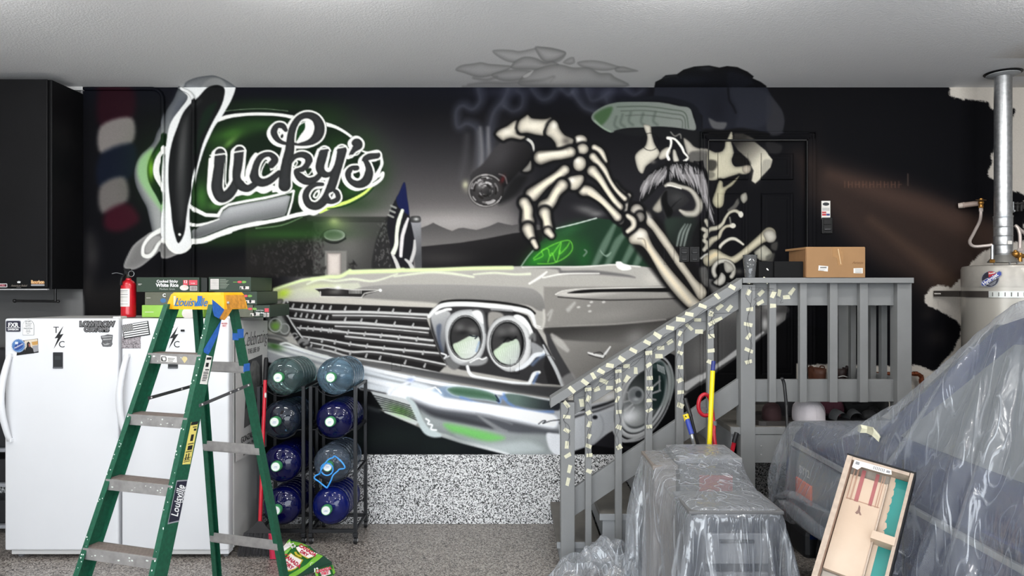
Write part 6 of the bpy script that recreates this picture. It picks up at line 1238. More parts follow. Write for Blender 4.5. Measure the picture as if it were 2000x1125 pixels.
# ================================================================ water bottles on two racks
def water_mat(name, tint, body, bodyf, rough=.04):
    m = bpy.data.materials.new(name); m.use_nodes = True; nt = m.node_tree; N = nt.nodes; Lk = nt.links
    N.remove(N['Principled BSDF']); out = N['Material Output']
    tr = N.new('ShaderNodeBsdfTransparent'); tr.inputs[0].default_value = rgb(tint); df = N.new('ShaderNodeBsdfDiffuse'); gl = N.new('ShaderNodeBsdfGlossy'); gl.inputs['Roughness'].default_value = rough
    tcn = N.new('ShaderNodeTexCoord'); nz = N.new('ShaderNodeTexNoise'); nz.inputs['Scale'].default_value = 9; nz.inputs['Detail'].default_value = 3; Lk.new(tcn.outputs['Object'], nz.inputs['Vector'])
    r = N.new('ShaderNodeValToRGB'); r.color_ramp.elements[0].color = tuple(x*.75 for x in rgb(body)[:3])+(1,); r.color_ramp.elements[1].color = tuple(min(1, x*1.35) for x in rgb(body)[:3])+(1,); Lk.new(nz.outputs['Fac'], r.inputs[0]); Lk.new(r.outputs[0], df.inputs[0])
    bp = N.new('ShaderNodeBump'); bp.inputs['Strength'].default_value = .12; bp.inputs['Distance'].default_value = .02; Lk.new(nz.outputs['Fac'], bp.inputs['Height']); Lk.new(bp.outputs[0], gl.inputs['Normal'])
    a = N.new('ShaderNodeMixShader'); a.inputs[0].default_value = bodyf; Lk.new(tr.outputs[0], a.inputs[1]); Lk.new(df.outputs[0], a.inputs[2])
    f = N.new('ShaderNodeFresnel'); f.inputs['IOR'].default_value = 1.5; mm = N.new('ShaderNodeMath'); mm.operation = 'MULTIPLY'; mm.inputs[1].default_value = 1.25; mm.use_clamp = True; Lk.new(f.outputs[0], mm.inputs[0])
    b = N.new('ShaderNodeMixShader'); Lk.new(mm.outputs[0], b.inputs[0]); Lk.new(a.outputs[0], b.inputs[1]); Lk.new(gl.outputs[0], b.inputs[2]); Lk.new(b.outputs[0], out.inputs['Surface']); return m
CLEAR = water_mat('bottle_teal', (186, 208, 206), (104, 128, 130), .22); CLEARB = water_mat('bottle_pale_blue', (190, 212, 226), (120, 148, 166), .22); SMOKE = water_mat('bottle_smoke_blue', (126, 142, 162), (40, 50, 68), .36); GREYB = water_mat('bottle_grey', (172, 184, 198), (96, 108, 124), .3); NAVYB = water_mat('bottle_navy', (20, 26, 104), (6, 9, 62), .8); BLUEB = water_mat('bottle_blue', (34, 52, 150), (12, 24, 96), .72)
RK = mat('rack_black', (34, 35, 38), .4, .3); CAPW = mat('cap_white', (232, 234, 232), .4); CAPG = mat('cap_green', (70, 150, 96), .4)
def bottle(X, z, m, label, y=4.77, capc=None, tilt=0):
    t = thing('water_bottle', label, 'bottle', (X, y+.2, z), 0, 'water bottles on the racks')
    t.rotation_euler.x = R(-3.5); M = Matrix.Rotation(R(90), 4, 'X')
    r = .133; pr = [(.110, -.26), (.126, -.25), (r, -.235)]
    for k in range(5):
        z0 = -.22+k*.062; pr += [(r, z0), (r, z0+.034), (r-.008, z0+.043), (r-.008, z0+.050), (r, z0+.058)]
    pr += [(r, .1), (.130, .118), (.120, .137), (.101, .154), (.075, .168), (.052, .176), (.036, .184), (.029, .196), (.028, .206)]
    b = MB(); b.lathe(pr, 36, M); bo = b.done('body', m, t, 'all')
    b = MB(); b.lathe([(.0, .20), (.034, .20), (.036, .206), (.036, .240), (.033, .247), (.0, .247)], 24, M, False); c = b.done('cap', CAPG, t, True)
    b = MB(); b.lathe([(.029, .2472), (.029, .2486), (0, .2487)], 24, M, False); s = b.done('cap_seal', CAPW, c)
    b = MB(); b.box(-.012, .012, -.2500, -.2488, -.008, -.005).box(-.008, .012, -.2500, -.2488, .0, .003); b.done('seal_print', mat('seal_blue', (150, 168, 196), .5), c)
    return t
RX = -1.268; LX = -1.632
rows = [(RX+.012, 1.205, CLEARB, 'pale blue empty water bottle, top of the right rack'), (RX+.006, .898, NAVYB, 'dark navy full water bottle, second from top of the right rack'), (RX-.01, .588, GREYB, 'clear greyish water bottle with a blue carrying strap round its neck, right rack'), (RX-.02, .285, BLUEB, 'bright blue full water bottle, lowest of the right rack'),
        (LX+.012, 1.205, CLEAR, 'greenish clear empty water bottle, top of the left rack'), (LX-.012, .898, SMOKE, 'smoky blue grey water bottle, second from top of the left rack'), (LX-.004, .588, NAVYB, 'dark navy full water bottle, third from top of the left rack beside the broom'), (LX-.004, .285, NAVYB, 'dark navy full water bottle, lowest of the left rack behind the ladder rail')]
for X, z, m, lb in rows: bottle(X, z, m, lb)
# carrying strap
q = Vector((RX-.01, 4.77-.02, .588))
pts = [(.045, .085), (.055, .09), (.098, .055), (.122, .02), (.118, .005), (.085, .0), (.075, -.012), (.048, -.035), (.034, -.07), (.012, -.112), (.0, -.12), (-.055, -.085), (-.085, -.065), (-.08, -.045), (-.05, -.03), (-.035, .0), (.0, .055), (.02, .075)]
b = MB(); b.tube([(q.x+u, q.y-.035-(.02 if abs(u) < .05 else -.0), q.z+v) for u, v in pts], .0055, 8, False, 3, True); b.tube([(q.x+.042*math.cos(a), q.y-.035, q.z+.042*math.sin(a)) for a in [k*math.pi/8 for k in range(16)]], .005, 8, False, 2, True)
st = b.done('carrying_strap', mat('strap_blue', (60, 150, 226), .4), None, 'all'); tag(st, 'bright blue plastic carrying strap looped round the neck of the clear bottle', 'strap')
def rack(xc, label):
    t = thing('bottle_rack', label, 'rack', (xc, 5.05, 0), 0, 'water bottle racks'); w = .16
    for sx in (-1, 1):
        for yy in (4.90, 5.24):
            b = MB(); b.box(sx*w-.012, sx*w+.012, yy-.012-5.05, yy+.012-5.05, .085, 1.135, .002); b.done('post', RK, t)
            b = MB(); b.box(sx*w-.016, sx*w+.016, yy-5.07, yy-5.03, .055, .085, .003).tube([(sx*w, yy-5.05, .052), (sx*w, yy-5.05, .07)], .008, 8); c = b.done('caster', RK, t)
            b = MB(); b.lathe([(.012, -.012), (.027, -.011), (.028, 0), (.027, .011), (.012, .012)], 16, AX((sx*w, yy-5.04, .028), (1, 0, 0))); b.done('wheel', mat('wheel_rubber', (20, 20, 22), .5), c, True)
            b = MB(); b.lathe([(.012, -.016), (.012, .016)], 12, AX((sx*w, yy-5.04, .028), (1, 0, 0))); b.done('hub', mat('hub_grey', (170, 170, 172), .35, .5), c)
    for yy in (4.90, 5.24):
        b = MB(); b.box(-w, w, yy-5.06, yy-5.04, .085, .11, .002); b.done('cross_bar', RK, t)
        for z in (.285, .588, .898, 1.205):
            pr = [(-w, z-.075), (-.115, z-.076), (-.095, z-.105)]+[(.139*math.sin(a), z-.139*math.cos(a)) for a in [R(-36+k*9) for k in range(9)]]+[(.095, z-.105), (.115, z-.076), (w, z-.075)]
            b = MB(); b.tube([(u, yy-5.05-.004, v) for u, v in pr], .0045, 6, True, 2); b.done('cradle', RK, t)
    for sx in (-1, 1):
        for z in (.1, .51, .82, 1.128):
            b = MB(); b.box(sx*w-.009, sx*w+.009, -.15, .19, z-.009, z+.009); b.done('side_bar', RK, t)
    return t
rack(-1.284, 'black wheeled bottle rack on the right, with the strap bottle'); rack(-1.656, 'black wheeled bottle rack on the left, beside the broom')
# ---------------------------------------------------------------- broom and dustpan
t = thing('broom', 'broom with red handle and black slanted bristles, leaning between freezer and rack', 'broom', tuple(P(500, 1088, 4.68)))
b = MB(); p0, p1 = P(507.5, 1026, 4.68), P(518, 742, 4.80); b.tube([p0, p1], .0125, 12); put(b, 'handle', mat('red_pole', (196, 24, 44), .3, var=.05), t, True)
b = MB(); p2 = P(520, 698, 4.82); b.tube([p1, p1.lerp(p2, .9), p2], [.0155, .0155, .010], 12, True, 0); put(b, 'grip', BLK, t, True)
b = MB(); b.ball(P(518.8, 772, 4.78), .014, 10, (.5, 1, 1.4)); put(b, 'grip_mark', PAPER, t)
hd = [(503, 1018), (513, 1018), (521, 1030), (534, 1042), (476, 1041), (495, 1028)]
b = MB(); b.prism(hd, lambda u, v, d: P(u, v, 4.66+d), 0, .055); put(b, 'head', mat('broom_head', (44, 43, 44), .6), t)
b = MB(); random.seed(3)
for i in range(420):
    s = random.random(); d = random.uniform(.004, .05); a = P(477+s*56, 1040, 4.66+d); e = P(463+s*73+random.uniform(-2, 2), 1087-s*1.5+random.uniform(-4, 3), 4.655+d+random.uniform(-.03, .015)); e.z = max(e.z, .004)
    b.tube([a, a.lerp(e, .5)+Vector((0, -.006, 0)), e], [.0016, .0012, .0008], 3, False, 0)
k = put(b, 'bristles', mat('bristle_black', (38, 36, 38), .6, var=.4, scale=60), t); k['kind'] = 'stuff'
t = thing('dustpan', 'red upright dustpan clipped behind the broom', 'dustpan', tuple(P(535, 1092, 4.60)))
b = MB(); b.prism([(524.5, 1042), (546, 1042), (553, 1092), (527, 1092)], lambda u, v, d: P(u, v, 4.62+d), 0, .012); put(b, 'pan', mat('red_pan', (206, 50, 84), .4, var=.06), t)
b = MB()
for e in (0, 1, 2): b.bar(P(526+e*9, 1044, 4.617), P(528.5+e*10, 1090, 4.617), .006, .006)
put(b, 'ribs', mat('red_rib', (170, 34, 62), .4), t)
# ---------------------------------------------------------------- drink cartons on the floor
CG = mat('drink_green', (30, 98, 42), .35, var=.12, scale=16); CLG = mat('drink_lime', (122, 184, 62), .35, var=.1, scale=24); CDG = mat('drink_dark_green', (26, 62, 46), .4); GOLD = mat('drink_gold', (196, 176, 50), .4); CRED = mat('drink_red', (176, 22, 58), .5); CWH = mat('drink_white', (236, 230, 226), .5, var=.02)
def facet(name, pts, m, t, th=.003):
    v = [P(*p) for p in pts]; n = sum(((v[i]-v[0]).cross(v[i+1]-v[0]) for i in range(1, len(v)-1)), Vector()).normalized()
    if n.dot(-v[0]+Vector((0, 0, EYE))) < 0: n = -n
    b = MB(); A = [b.bm.verts.new(p) for p in v]; B = [b.bm.verts.new(p-n*th) for p in v]; b.bm.faces.new(A); b.bm.faces.new(B[::-1])
    for i in range(len(v)): b.bm.faces.new((A[i], A[(i+1) % len(v)], B[(i+1) % len(v)], B[i]))
    return put(b, name, m, t)
t = thing('drink_carton', 'crushed green drinks carton with red and white lettering, lying by the ladder foot', 'carton', tuple(P(590, 1120, 4.1)))
va, vb, vc, vd, ve, vf, vg, vh = (565.5, 1052.5, 4.33), (604, 1067, 4.36), (631, 1086, 4.27), (648, 1099, 4.22), (594, 1124, 4.08), (546, 1146, 3.98), (548, 1074, 4.20), (573, 1067, 4.25)
facet('end_panel', [va, vh, (552, 1092, 4.17), vg], CLG, t); facet('end_label', [(564, 1056, 4.318), (570, 1065, 4.243), (551, 1079, 4.178), (550, 1070.5, 4.204)], CWH, t)
facet('top_panel', [va, (590, 1059.5, 4.345), vb, vh], CDG, t); facet('top_stripe', [(568, 1056, 4.315), (590, 1061, 4.325), (602, 1066.5, 4.335), (575, 1064.5, 4.26)], CLG, t)
facet('front_panel', [vh, vb, (620, 1081.5, 4.30), (598, 1103, 4.19), (548, 1133, 4.03), (552, 1092, 4.17)], CG, t)
facet('lower_stripe', [(620, 1081.5, 4.30), vc, (600, 1112, 4.155), (572, 1128, 4.05), (560, 1133, 4.03), (548, 1133, 4.03), (598, 1103, 4.19)], CLG, t); facet('lower_panel', [vc, vd, (646, 1104, 4.2), ve, (572, 1130, 4.045), (600, 1112, 4.155)], CDG, t)
facet('back_panel', [vb, (620, 1081.5, 4.3), vc, vd, (600, 1075, 4.5)], CDG, t)
def fin(px, py):   # point on the front panel plane
    a, b_, c = P(573, 1067, 4.25), P(620, 1081.5, 4.30), P(548, 1133, 4.03); n = (b_-a).cross(c-a); d = P(px, py, 1)-Vector((0, 0, EYE)); o = Vector((0, 0, EYE)); s = n.dot(a-o)/n.dot(d); return o+d*s
def flat(name, pts, m, lift):
    v = [fin(*p) for p in pts]; n = (fin(620, 1081)-fin(573, 1067)).cross(fin(548, 1133)-fin(573, 1067)).normalized(); n = n if n.y < 0 else -n
    b = MB(); A = [b.bm.verts.new(p+n*lift) for p in v]; b.bm.faces.new(A); return put(b, name, m, t)
def fword(s, px, py, ang, size, m, lift=.007, **k):
    e = (fin(px+math.cos(R(ang)), py+math.sin(R(ang)))-fin(px, py)).normalized(); n = (fin(620, 1081)-fin(573, 1067)).cross(fin(548, 1133)-fin(573, 1067)).normalized(); n = n if n.y < 0 else -n
    return under(lettering(s, AX(fin(px, py)+n*lift, n, e), size, m, **k), t)
flat('shield_rim', [(554, 1098), (561, 1086), (567, 1080), (576, 1086), (592, 1094), (586, 1104), (577, 1112), (568, 1116), (556, 1117)], GOLD, .003); flat('shield', [(554.5, 1098), (562, 1088), (568, 1082), (575, 1088), (589, 1095), (582, 1106), (575, 1111), (567, 1114), (555, 1114)], CWH, .005)
fword('CANADA', 570, 1097, 37, .037, CRED, bold=.0016, sx=.78); fword('DRY', 563.5, 1106, 37, .036, CRED, bold=.0016, sx=.8)
flat('shield_rim', [(577, 1071), (593, 1068), (603, 1072), (613, 1081), (611, 1089), (600, 1092), (586, 1084)], GOLD, .003); flat('shield', [(577.5, 1070), (588, 1066.5), (596, 1070), (606, 1077), (620, 1082), (612, 1087), (602, 1091), (590, 1085), (581, 1077)], CWH, .005)
fword('CANADA', 600, 1076, 33, .036, CRED, bold=.0015, sx=.8); fword('DRY', 593, 1082, 33, .030, CRED, bold=.0015, sx=.9)
flat('gold_seal', [(574, 1079), (578, 1078), (581, 1083), (588, 1086), (589, 1090), (582, 1088), (576, 1084)], GOLD, .004)
fword('Ginger Ale', 620, 1101, -20, .03, CWH, .02, shear=.3); fword('12', 570, 1067, 60, .04, CWH, .01, bold=.001)
t = thing('drink_carton', 'flattened small green drinks carton in front of the larger one, at the bottom edge', 'carton', tuple(P(634, 1118, 4.08)))
facet('front_panel', [(616, 1111, 4.12), (649, 1103.5, 4.14), (653, 1122, 4.03), (622, 1132, 3.98)], CG, t); facet('lime_edge', [(646, 1104, 4.142), (650, 1103, 4.145), (655, 1118, 4.05), (651, 1121, 4.03)], CLG, t); facet('lime_edge', [(613, 1112, 4.12), (617.5, 1111, 4.115), (624, 1131, 3.98), (619, 1132, 3.98)], CLG, t)
facet('label', [(623, 1113.5, 4.093), (642, 1107.5, 4.11), (646, 1120, 4.03), (629, 1126, 3.995)], CWH, t); facet('back_panel', [(616, 1111, 4.125), (632, 1104, 4.2), (648, 1100, 4.21), (649, 1103.5, 4.145)], CDG, t)
n_ = Vector((0, -.85, .5)).normalized()
for s, px, py, y, sz in (('CANADA', 632.5, 1113.5, 4.07, .025), ('DRY', 635.5, 1120.5, 4.028, .025)): under(lettering(s, AX(P(px, py, y)+n_*.006, n_, P(px+10, py-3, y)-P(px, py, y)), sz, CRED, bold=.0014, sx=.85), t)
under(lettering('12', AX(P(618, 1114, 4.09)+n_*.01, n_, (1, 0, .25)), .03, CWH, bold=.001), t)
# ================================================================ staircase, landing, railing
SG = mat('stair_grey', (122, 123, 123), .55, var=.05, scale=6, bump=.06, bscale=160); SGT = mat('tread_grey', (100, 96, 90), .6, var=.14, scale=7, bump=.1, bscale=120); SGS = mat('skirt_grey', (134, 136, 138), .55, var=.05, scale=5)
YF = 4.435; RISE, RUN, TX = .187, .28, .309
def sX(px, y=YF): return (px-1000)*y/F
def sZ(py, y=YF): return EYE-(py-562.5)*y/F
t = thing('staircase', 'grey painted wooden stairs rising to the right along the mural wall', 'stairs', (.9, 4.9, 0))
for k in range(4):
    x0 = TX+RUN*k; z = .176+RISE*k*.985
    b = MB(); b.box(x0-.012, x0+RUN+.0, 4.475, WY-.016, z-.036, z, .004); put(b, 'tread', SGT, t)
    b = MB(); b.box(x0-.016, x0+RUN+.002, 4.462, 4.476, z-.04, z+.001, .002); put(b, 'nosing', SGS, t)
    b = MB(); b.box(x0+.012, x0+.03, 4.49, WY-.016, max(.001, z-RISE), z-.036, .001); put(b, 'riser', SGS, t)
    b = MB(); b.box(x0+.004, x0+RUN-.002, 4.472, 4.49, .001, z-.04, .002); put(b, 'skirt_board', SGS, t)
t = thing('landing', 'grey painted wooden landing in front of the door with shoes on it', 'landing', (2.0, 4.9, 0)); DKZ = .935
for k in range(6):
    y0 = 4.462+k*.142; b = MB(); b.box(1.425, 2.6, y0, min(y0+.139, WY-.016), DKZ-.036, DKZ-.0005*(k % 2), .003); put(b, 'plank', SGT, t)
b = MB(); b.box(1.425, 2.6, 4.442, 4.461, sZ(849), DKZ-.002, .002); put(b, 'edge_board', SG, t)
b = MB(); b.box(1.53, 1.536+.29, 4.446, 4.470, sZ(905), sZ(850), .002); put(b, 'skirt_panel', SG, t)
b = MB(); b.box(1.83, 2.6, 4.446, 4.470, sZ(905), sZ(850), .002); put(b, 'skirt_panel', SG, t)
for py in (872, 889):
    b = MB(); b.lathe([(.0055, 0), (.0055, .003), (.003, .004), (0, .004)], 10, AX((sX(1488), 4.446, sZ(py)), (0, -1, 0))); put(b, 'bolt', AL, t)
for x in (1.56, 2.55):
    b = MB(); b.box(x-.045, x+.045, 5.15, 5.24, 0, DKZ-.036); put(b, 'leg', SG, t)
b = MB(); b.box(1.44, 1.46, 4.49, WY-.016, .001, DKZ-.04); put(b, 'side_panel', SGS, t)
rl = thing('railing', 'grey wooden stair and landing railing dotted with strips of masking tape', 'railing', (1.5, YF, 0))
def post(px0, px1, ytop, z0=.0, side=.012):
    b = MB(); b.box(sX(px0), sX(px1), YF, YF+.09, z0, sZ(ytop), .003); return put(b, 'newel_post', SG, rl)
post(1095.5, 1122.5, 786); post(1447, 1475.5, 556); post(1753, 1781, 553)
b = MB(); b.box(sX(1094), sX(1124), YF-.006, YF+.1, 0, .012, .002); put(b, 'post_base', SG, rl)
# handrail
def slab(name, pts, y0, y1, m=SG):
    b = MB(); b.prism([(sX(a), sZ(c)) for a, c in pts], lambda u, v, d: Vector((u, d, v)), y0, y1)
    bmesh.ops.bevel(b.bm, geom=b.bm.edges[:], offset=.002, segments=1, affect='EDGES'); return put(b, name, m, rl)
slab('handrail', [(1075, 777), (1447.5, 543.5), (1447.5, 563), (1075, 796)], YF-.022, YF+.10)
slab('top_rail', [(1448, 542.5), (1780, 542.5), (1780, 553), (1448, 553)], YF-.03, YF+.11)
slab('upper_rail', [(1122, 768), (1447, 560), (1447, 604), (1122, 813)], YF+.042, YF+.08); slab('lower_rail', [(1122, 957), (1447, 741), (1447, 793), (1122, 1013)], YF+.042, YF+.08)
slab('upper_rail', [(1475, 553), (1753, 553), (1753, 597), (1475, 597)], YF+.042, YF+.08); slab('lower_rail', [(1475, 743), (1753, 743), (1753, 787), (1475, 787)], YF+.042, YF+.08)
for x0, x1, yt, yb in ((1143.5, 1155.5, 752, 1102), (1202, 1215, 716, 1072), (1261, 1274.5, 678, 1030), (1321, 1335.5, 641, 992), (1382, 1394.5, 603, 950)):
    b = MB(); b.box(sX(x0), sX(x1), YF+.002, YF+.040, sZ(yb), sZ(yt), .002); put(b, 'baluster', SG, rl)
for x0, x1 in ((1503, 1516.5), (1563, 1576.5), (1621.5, 1636.5), (1680, 1696)):
    b = MB(); b.box(sX(x0), sX(x1), YF+.002, YF+.040, sZ(786), sZ(553), .002); put(b, 'baluster', SG, rl)
# side railing back to the wall
XS = 2.51
for z0, z1 in ((sZ(597), sZ(553)), (sZ(787), sZ(743))):
    b = MB(); b.box(XS+.042, XS+.08, YF+.09, WY-.016, z0, z1, .002); put(b, 'side_rail', SG, rl)
b = MB(); b.box(XS-.02, XS+.11, YF+.11, WY-.016, sZ(553), sZ(543), .002); put(b, 'side_cap', SG, rl)
for yy in (4.66, 4.80, 4.94, 5.08):
    b = MB(); b.box(XS+.002, XS+.041, yy-.02, yy+.02, sZ(787), sZ(553), .002); put(b, 'baluster', SG, rl)
b = MB(); b.box(XS-.01, XS+.08, WY-.11, WY-.016, DKZ, sZ(553), .002); put(b, 'newel_post', SG, rl)
# masking tape
TAPE = mat('masking_tape', (208, 205, 180), .7, var=.08, scale=90, bump=.3)
TP = dict(h=[(1117, 761), (1142, 746), (1159, 734), (1174, 725), (1191, 714), (1214, 701), (1237, 684), (1264, 669), (1284, 655), (1309, 640), (1329, 624), (1346, 613), (1372, 598), (1401, 579), (1430, 561), (1460, 550), (1495, 548), (1524, 549)],
          p=[(1106, 790), (1107, 814), (1107, 841), (1107, 869), (1109, 890), (1112, 916), (1109, 941), (1462, 571), (1464, 604), (1461, 634), (1462, 657), (1463, 684), (1462, 707)],
          b=[(1149, 760), (1149, 779), (1150, 806), (1151, 829), (1150, 852), (1150, 871), (1151, 889), (1150, 920), (1208, 725), (1207, 744), (1207, 761), (1206, 780), (1209, 804), (1209, 834), (1209, 873), (1267, 689), (1267, 713), (1269, 738), (1269, 759), (1268, 782), (1268, 801), (1268, 833), (1328, 651), (1328, 671), (1329, 689), (1328, 717), (1328, 743), (1329, 766), (1329, 792), (1389, 613), (1389, 632), (1389, 657), (1389, 685), (1387, 707), (1510, 575), (1510, 597)],
          u=[(1165, 760), (1179, 745), (1190, 757), (1136, 787), (1224, 715), (1242, 724), (1224, 740), (1290, 679), (1287, 696), (1309, 668), (1346, 639), (1362, 625), (1365, 647), (1405, 599), (1424, 602), (1403, 624), (1486, 572), (1522, 572), (1536, 580), (1547, 569), (1485, 591)])
random.seed(21); YS = dict(h=YF-.0225, p=YF-.0005, b=YF+.0015, u=YF+.0415)
for key, L_ in TP.items():
    for px, py in L_:
        y = YS[key]; a = random.uniform(-.5, .5)+(-.5 if key == 'h' else random.choice((-.5, .6, 1.2, .1))); l, w = random.uniform(.042, .056), random.uniform(.023, .028)
        if key == 'b': a = random.choice((-.4, .1, .5, 1.2)); l *= .8
        ca, sa = math.cos(a), math.sin(a); c = P(px, py, y); j = lambda: random.uniform(-.003, .003)
        b = MB(); b.prism([(u*ca-v*sa+c.x, u*sa+v*ca+c.z) for u, v in ((-l/2+j(), -w/2+j()), (l/2+j(), -w/2+j()), (l/2+j(), w/2+j()), (-l/2+j(), w/2+j()))], lambda u, v, d: Vector((u, y-d, v)), 0, .0014); put(b, 'masking_tape', TAPE, rl)
b = MB(); random.seed(12)
def cord(pts, y, r=.0011): b.tube([P(px, py, y) for px, py in pts], r, 4, False, 4)
for x0, x1, dy in ((1100, 1210, 3), (1180, 1300, 5), (1270, 1360, 2), (1330, 1446, 4), (1380, 1446, 9)):
    cord([(x, 784-(x-1095)*.632+dy+random.uniform(-5, 5)) for x in np.linspace(x0, x1, 7)], YF-.0245)
for x, y0, y1 in ((1149, 760, 895), (1208, 725, 880), (1268, 690, 840), (1328, 650, 795), (1389, 610, 660), (1462, 560, 712), (1107, 790, 870)):
    for q_ in range(2): cord([(x+random.uniform(-7, 7), y) for y in np.linspace(y0, y1, 9)], YF-.003)
for k in range(9):
    x = 1128+k*22; y = 775-(x-1122)*.645; cord([(x, y+6), (x+12, y+2+random.uniform(-4, 4)), (x+26, y-4), (x+44, y-22+random.uniform(-4, 4))], YF+.0395)
for p in ([(1396, 612), (1420, 611), (1445, 607)], [(1340, 628), (1365, 628), (1380, 628)], [(1465, 568), (1490, 566), (1515, 570)], [(1462, 560), (1500, 563), (1512, 564)], [(1470, 600), (1478, 588), (1472, 585), (1480, 580)], [(1515, 580), (1526, 584), (1524, 592), (1530, 590)], [(1480, 565), (1488, 562), (1494, 566), (1500, 562)]): cord(p, YF-.002 if p[0][0] > 1440 else YF+.038)
k = put(b, 'dark_cord', mat('dark_thread', (58, 58, 62), .7), rl); k['label'] = 'thin dark cords trailing between the tape strips'
# ================================================================ on the railing and landing
CARD = mat('cardboard', (146, 110, 72), .7, var=.06, scale=9, bump=.06); CARDD = mat('cardboard_dark', (128, 92, 58), .7, var=.08); PTAPE = mat('packing_tape', (150, 112, 70), .3, var=.1, scale=40)
RTZ = sZ(542.5)+.001
t = thing('cardboard_box', 'brown cardboard shipping box with white labels on the landing rail', 'box', (sX(1628), YF+.06, RTZ))
by = YF-.035
def bX(px): return (px-1000)*by/F
def bZ(py): return EYE-(py-562.5)*by/F
x0, x1, z1 = bX(1575), bX(1690), bZ(483)
b = MB(); b.box(x0, x1, by, by+.27, RTZ, z1, .002); put(b, 'carton', CARD, t)
b = MB(); b.prism([(x0, by+.0), (x0, by+.27), (x0-.028, by+.27), (x0-.004, by+.005)], lambda u, v, d: Vector((u, v, d)), z1-.012, z1+.002); put(b, 'side_flap', CARD, t)
b = MB(); b.box(x0-.004, x0+.001, by+.004, by+.266, RTZ+.004, z1-.004); put(b, 'end_face', CARDD, t)
b = MB(); b.box(x0+.003, x1-.003, by+.003, by+.132, z1-.001, z1+.003).box(x0+.003, x1-.003, by+.137, by+.267, z1-.001, z1+.003); put(b, 'lid_flap', CARD, t)
def bq(name, pts, m, lift=.001):
    b = MB(); b.prism([(bX(a), bZ(c)) for a, c in pts], lambda u, v, d: Vector((u, by-d, v)), lift-.001, lift); return put(b, name, m, t)
bq('packing_tape', [(1626, 484), (1646, 484), (1647, 502), (1646, 518), (1637, 518), (1634, 504), (1626, 502)], PTAPE); bq('tape_glint', [(1636, 486), (1637.5, 486), (1643, 516), (1641.5, 516)], mat('tape_shine', (206, 178, 140), .3), .002)  # pale sliver paints a shine onto the packing tape
bq('shipping_label', [(1599, 518.5), (1617.3, 520), (1616.6, 530.3), (1598.2, 528.4)], PAPER); bq('shipping_label', [(1667, 524), (1685, 523.5), (1685, 533.8), (1667, 533.5)], PAPER)
for x in range(9): bq('bar_code', [(1602+x*1.4, 521), (1602.8+x*1.4, 521), (1602.7+x*1.4, 524), (1601.9+x*1.4, 524)], INKM, .002)
for yy, xe in ((525.6, 1612), (527.6, 1609)): bq('label_line', [(1600, yy), (xe, yy+1), (xe, yy+1.7), (1600, yy+.7)], DIM, .002)
for k, yy in enumerate((525.5, 528.5, 531.4)): bq('label_line', [(1670, yy), (1683, yy), (1683, yy+1), (1670, yy+1)], DIM, .002)
under(lettering('Arteza', AX((bX(1675), by-.0012, bZ(513)), (0, -1, 0), (1, 0, 0)), .026, CARDD, shear=.3), t)
t = thing('black_box', 'low matte black box on the landing rail, left of the cardboard box', 'box', (sX(1525), YF+.05, RTZ))
b = MB(); b.box(sX(1512), sX(1568), YF-.005, YF+.10, RTZ, sZ(510.5), .002); put(b, 'lid', mat('black_card', (15, 15, 16), .8, spec=.2), t)
b = MB(); b.box(sX(1483), sX(1511.5), YF+.01, YF+.10, RTZ, sZ(510.5), .002); put(b, 'base', mat('black_card', (0, 0, 0)), t)
b = MB(); b.lathe([(.0, 0), (.010, 0), (.010, .001), (0, .001)], 16, AX((sX(1500), YF+.0095, sZ(526)), (0, -1, 0)) @ Matrix.Diagonal((.4, 1.0, 1, 1)), False); put(b, 'white_mark', PAPER, t)
GLS = water_mat('drinking_glass_clear', (238, 240, 242), (200, 202, 204), .14, .03)
t = thing('drinking_glass', 'empty clear pint glass standing on the railing corner post', 'glass', (sX(1468), YF+.03, RTZ))
b = MB(); b.lathe([(.0, .002), (.031, .0), (.033, .004), (.046, .148), (.043, .149), (.030, .012), (.0, .010)], 28, None, False); b.done('tumbler', GLS, t, 'all')
b = MB(); b.lathe([(.0, .0), (.0325, .0), (.0335, .012), (.0, .012)], 24, None, False); b.done('base', water_mat('glass_base', (200, 204, 206), (120, 122, 124), .3), t, True)
# boot tray and what lies on it
t = thing('boot_tray', 'shallow dark boot tray under the railing, holding caps and sandals', 'tray', (2.02, 4.62, DKZ))
tx0, tx1, ty0, ty1 = sX(1479, 4.47), 2.49, 4.475, 4.86
b = MB()
def rrect(x0, y0, x1, y1, r): return [(x, y) for x, y in rr(x0, y0, x1, y1, r, 4)]
o_, i_ = rrect(tx0, ty0, tx1, ty1, .06), rrect(tx0+.02, ty0+.02, tx1-.02, ty1-.02, .05)
n = len(o_); A = [b.bm.verts.new((x, y, DKZ+.001)) for x, y in o_]; B = [b.bm.verts.new((x, y, DKZ+.03)) for x, y in o_]; C_ = [b.bm.verts.new((x, y, DKZ+.03)) for x, y in i_]; D_ = [b.bm.verts.new((x, y, DKZ+.008)) for x, y in i_]
for k in range(n):
    for a_, c_ in ((A, B), (B, C_), (C_, D_)): b.bm.faces.new((a_[k], a_[(k+1) % n], c_[(k+1) % n], c_[k]))
b.bm.faces.new(D_); b.bm.faces.new(A[::-1]); put(b, 'tray', mat('tray_brown', (46, 42, 40), .5), t)
TZ = DKZ+.009
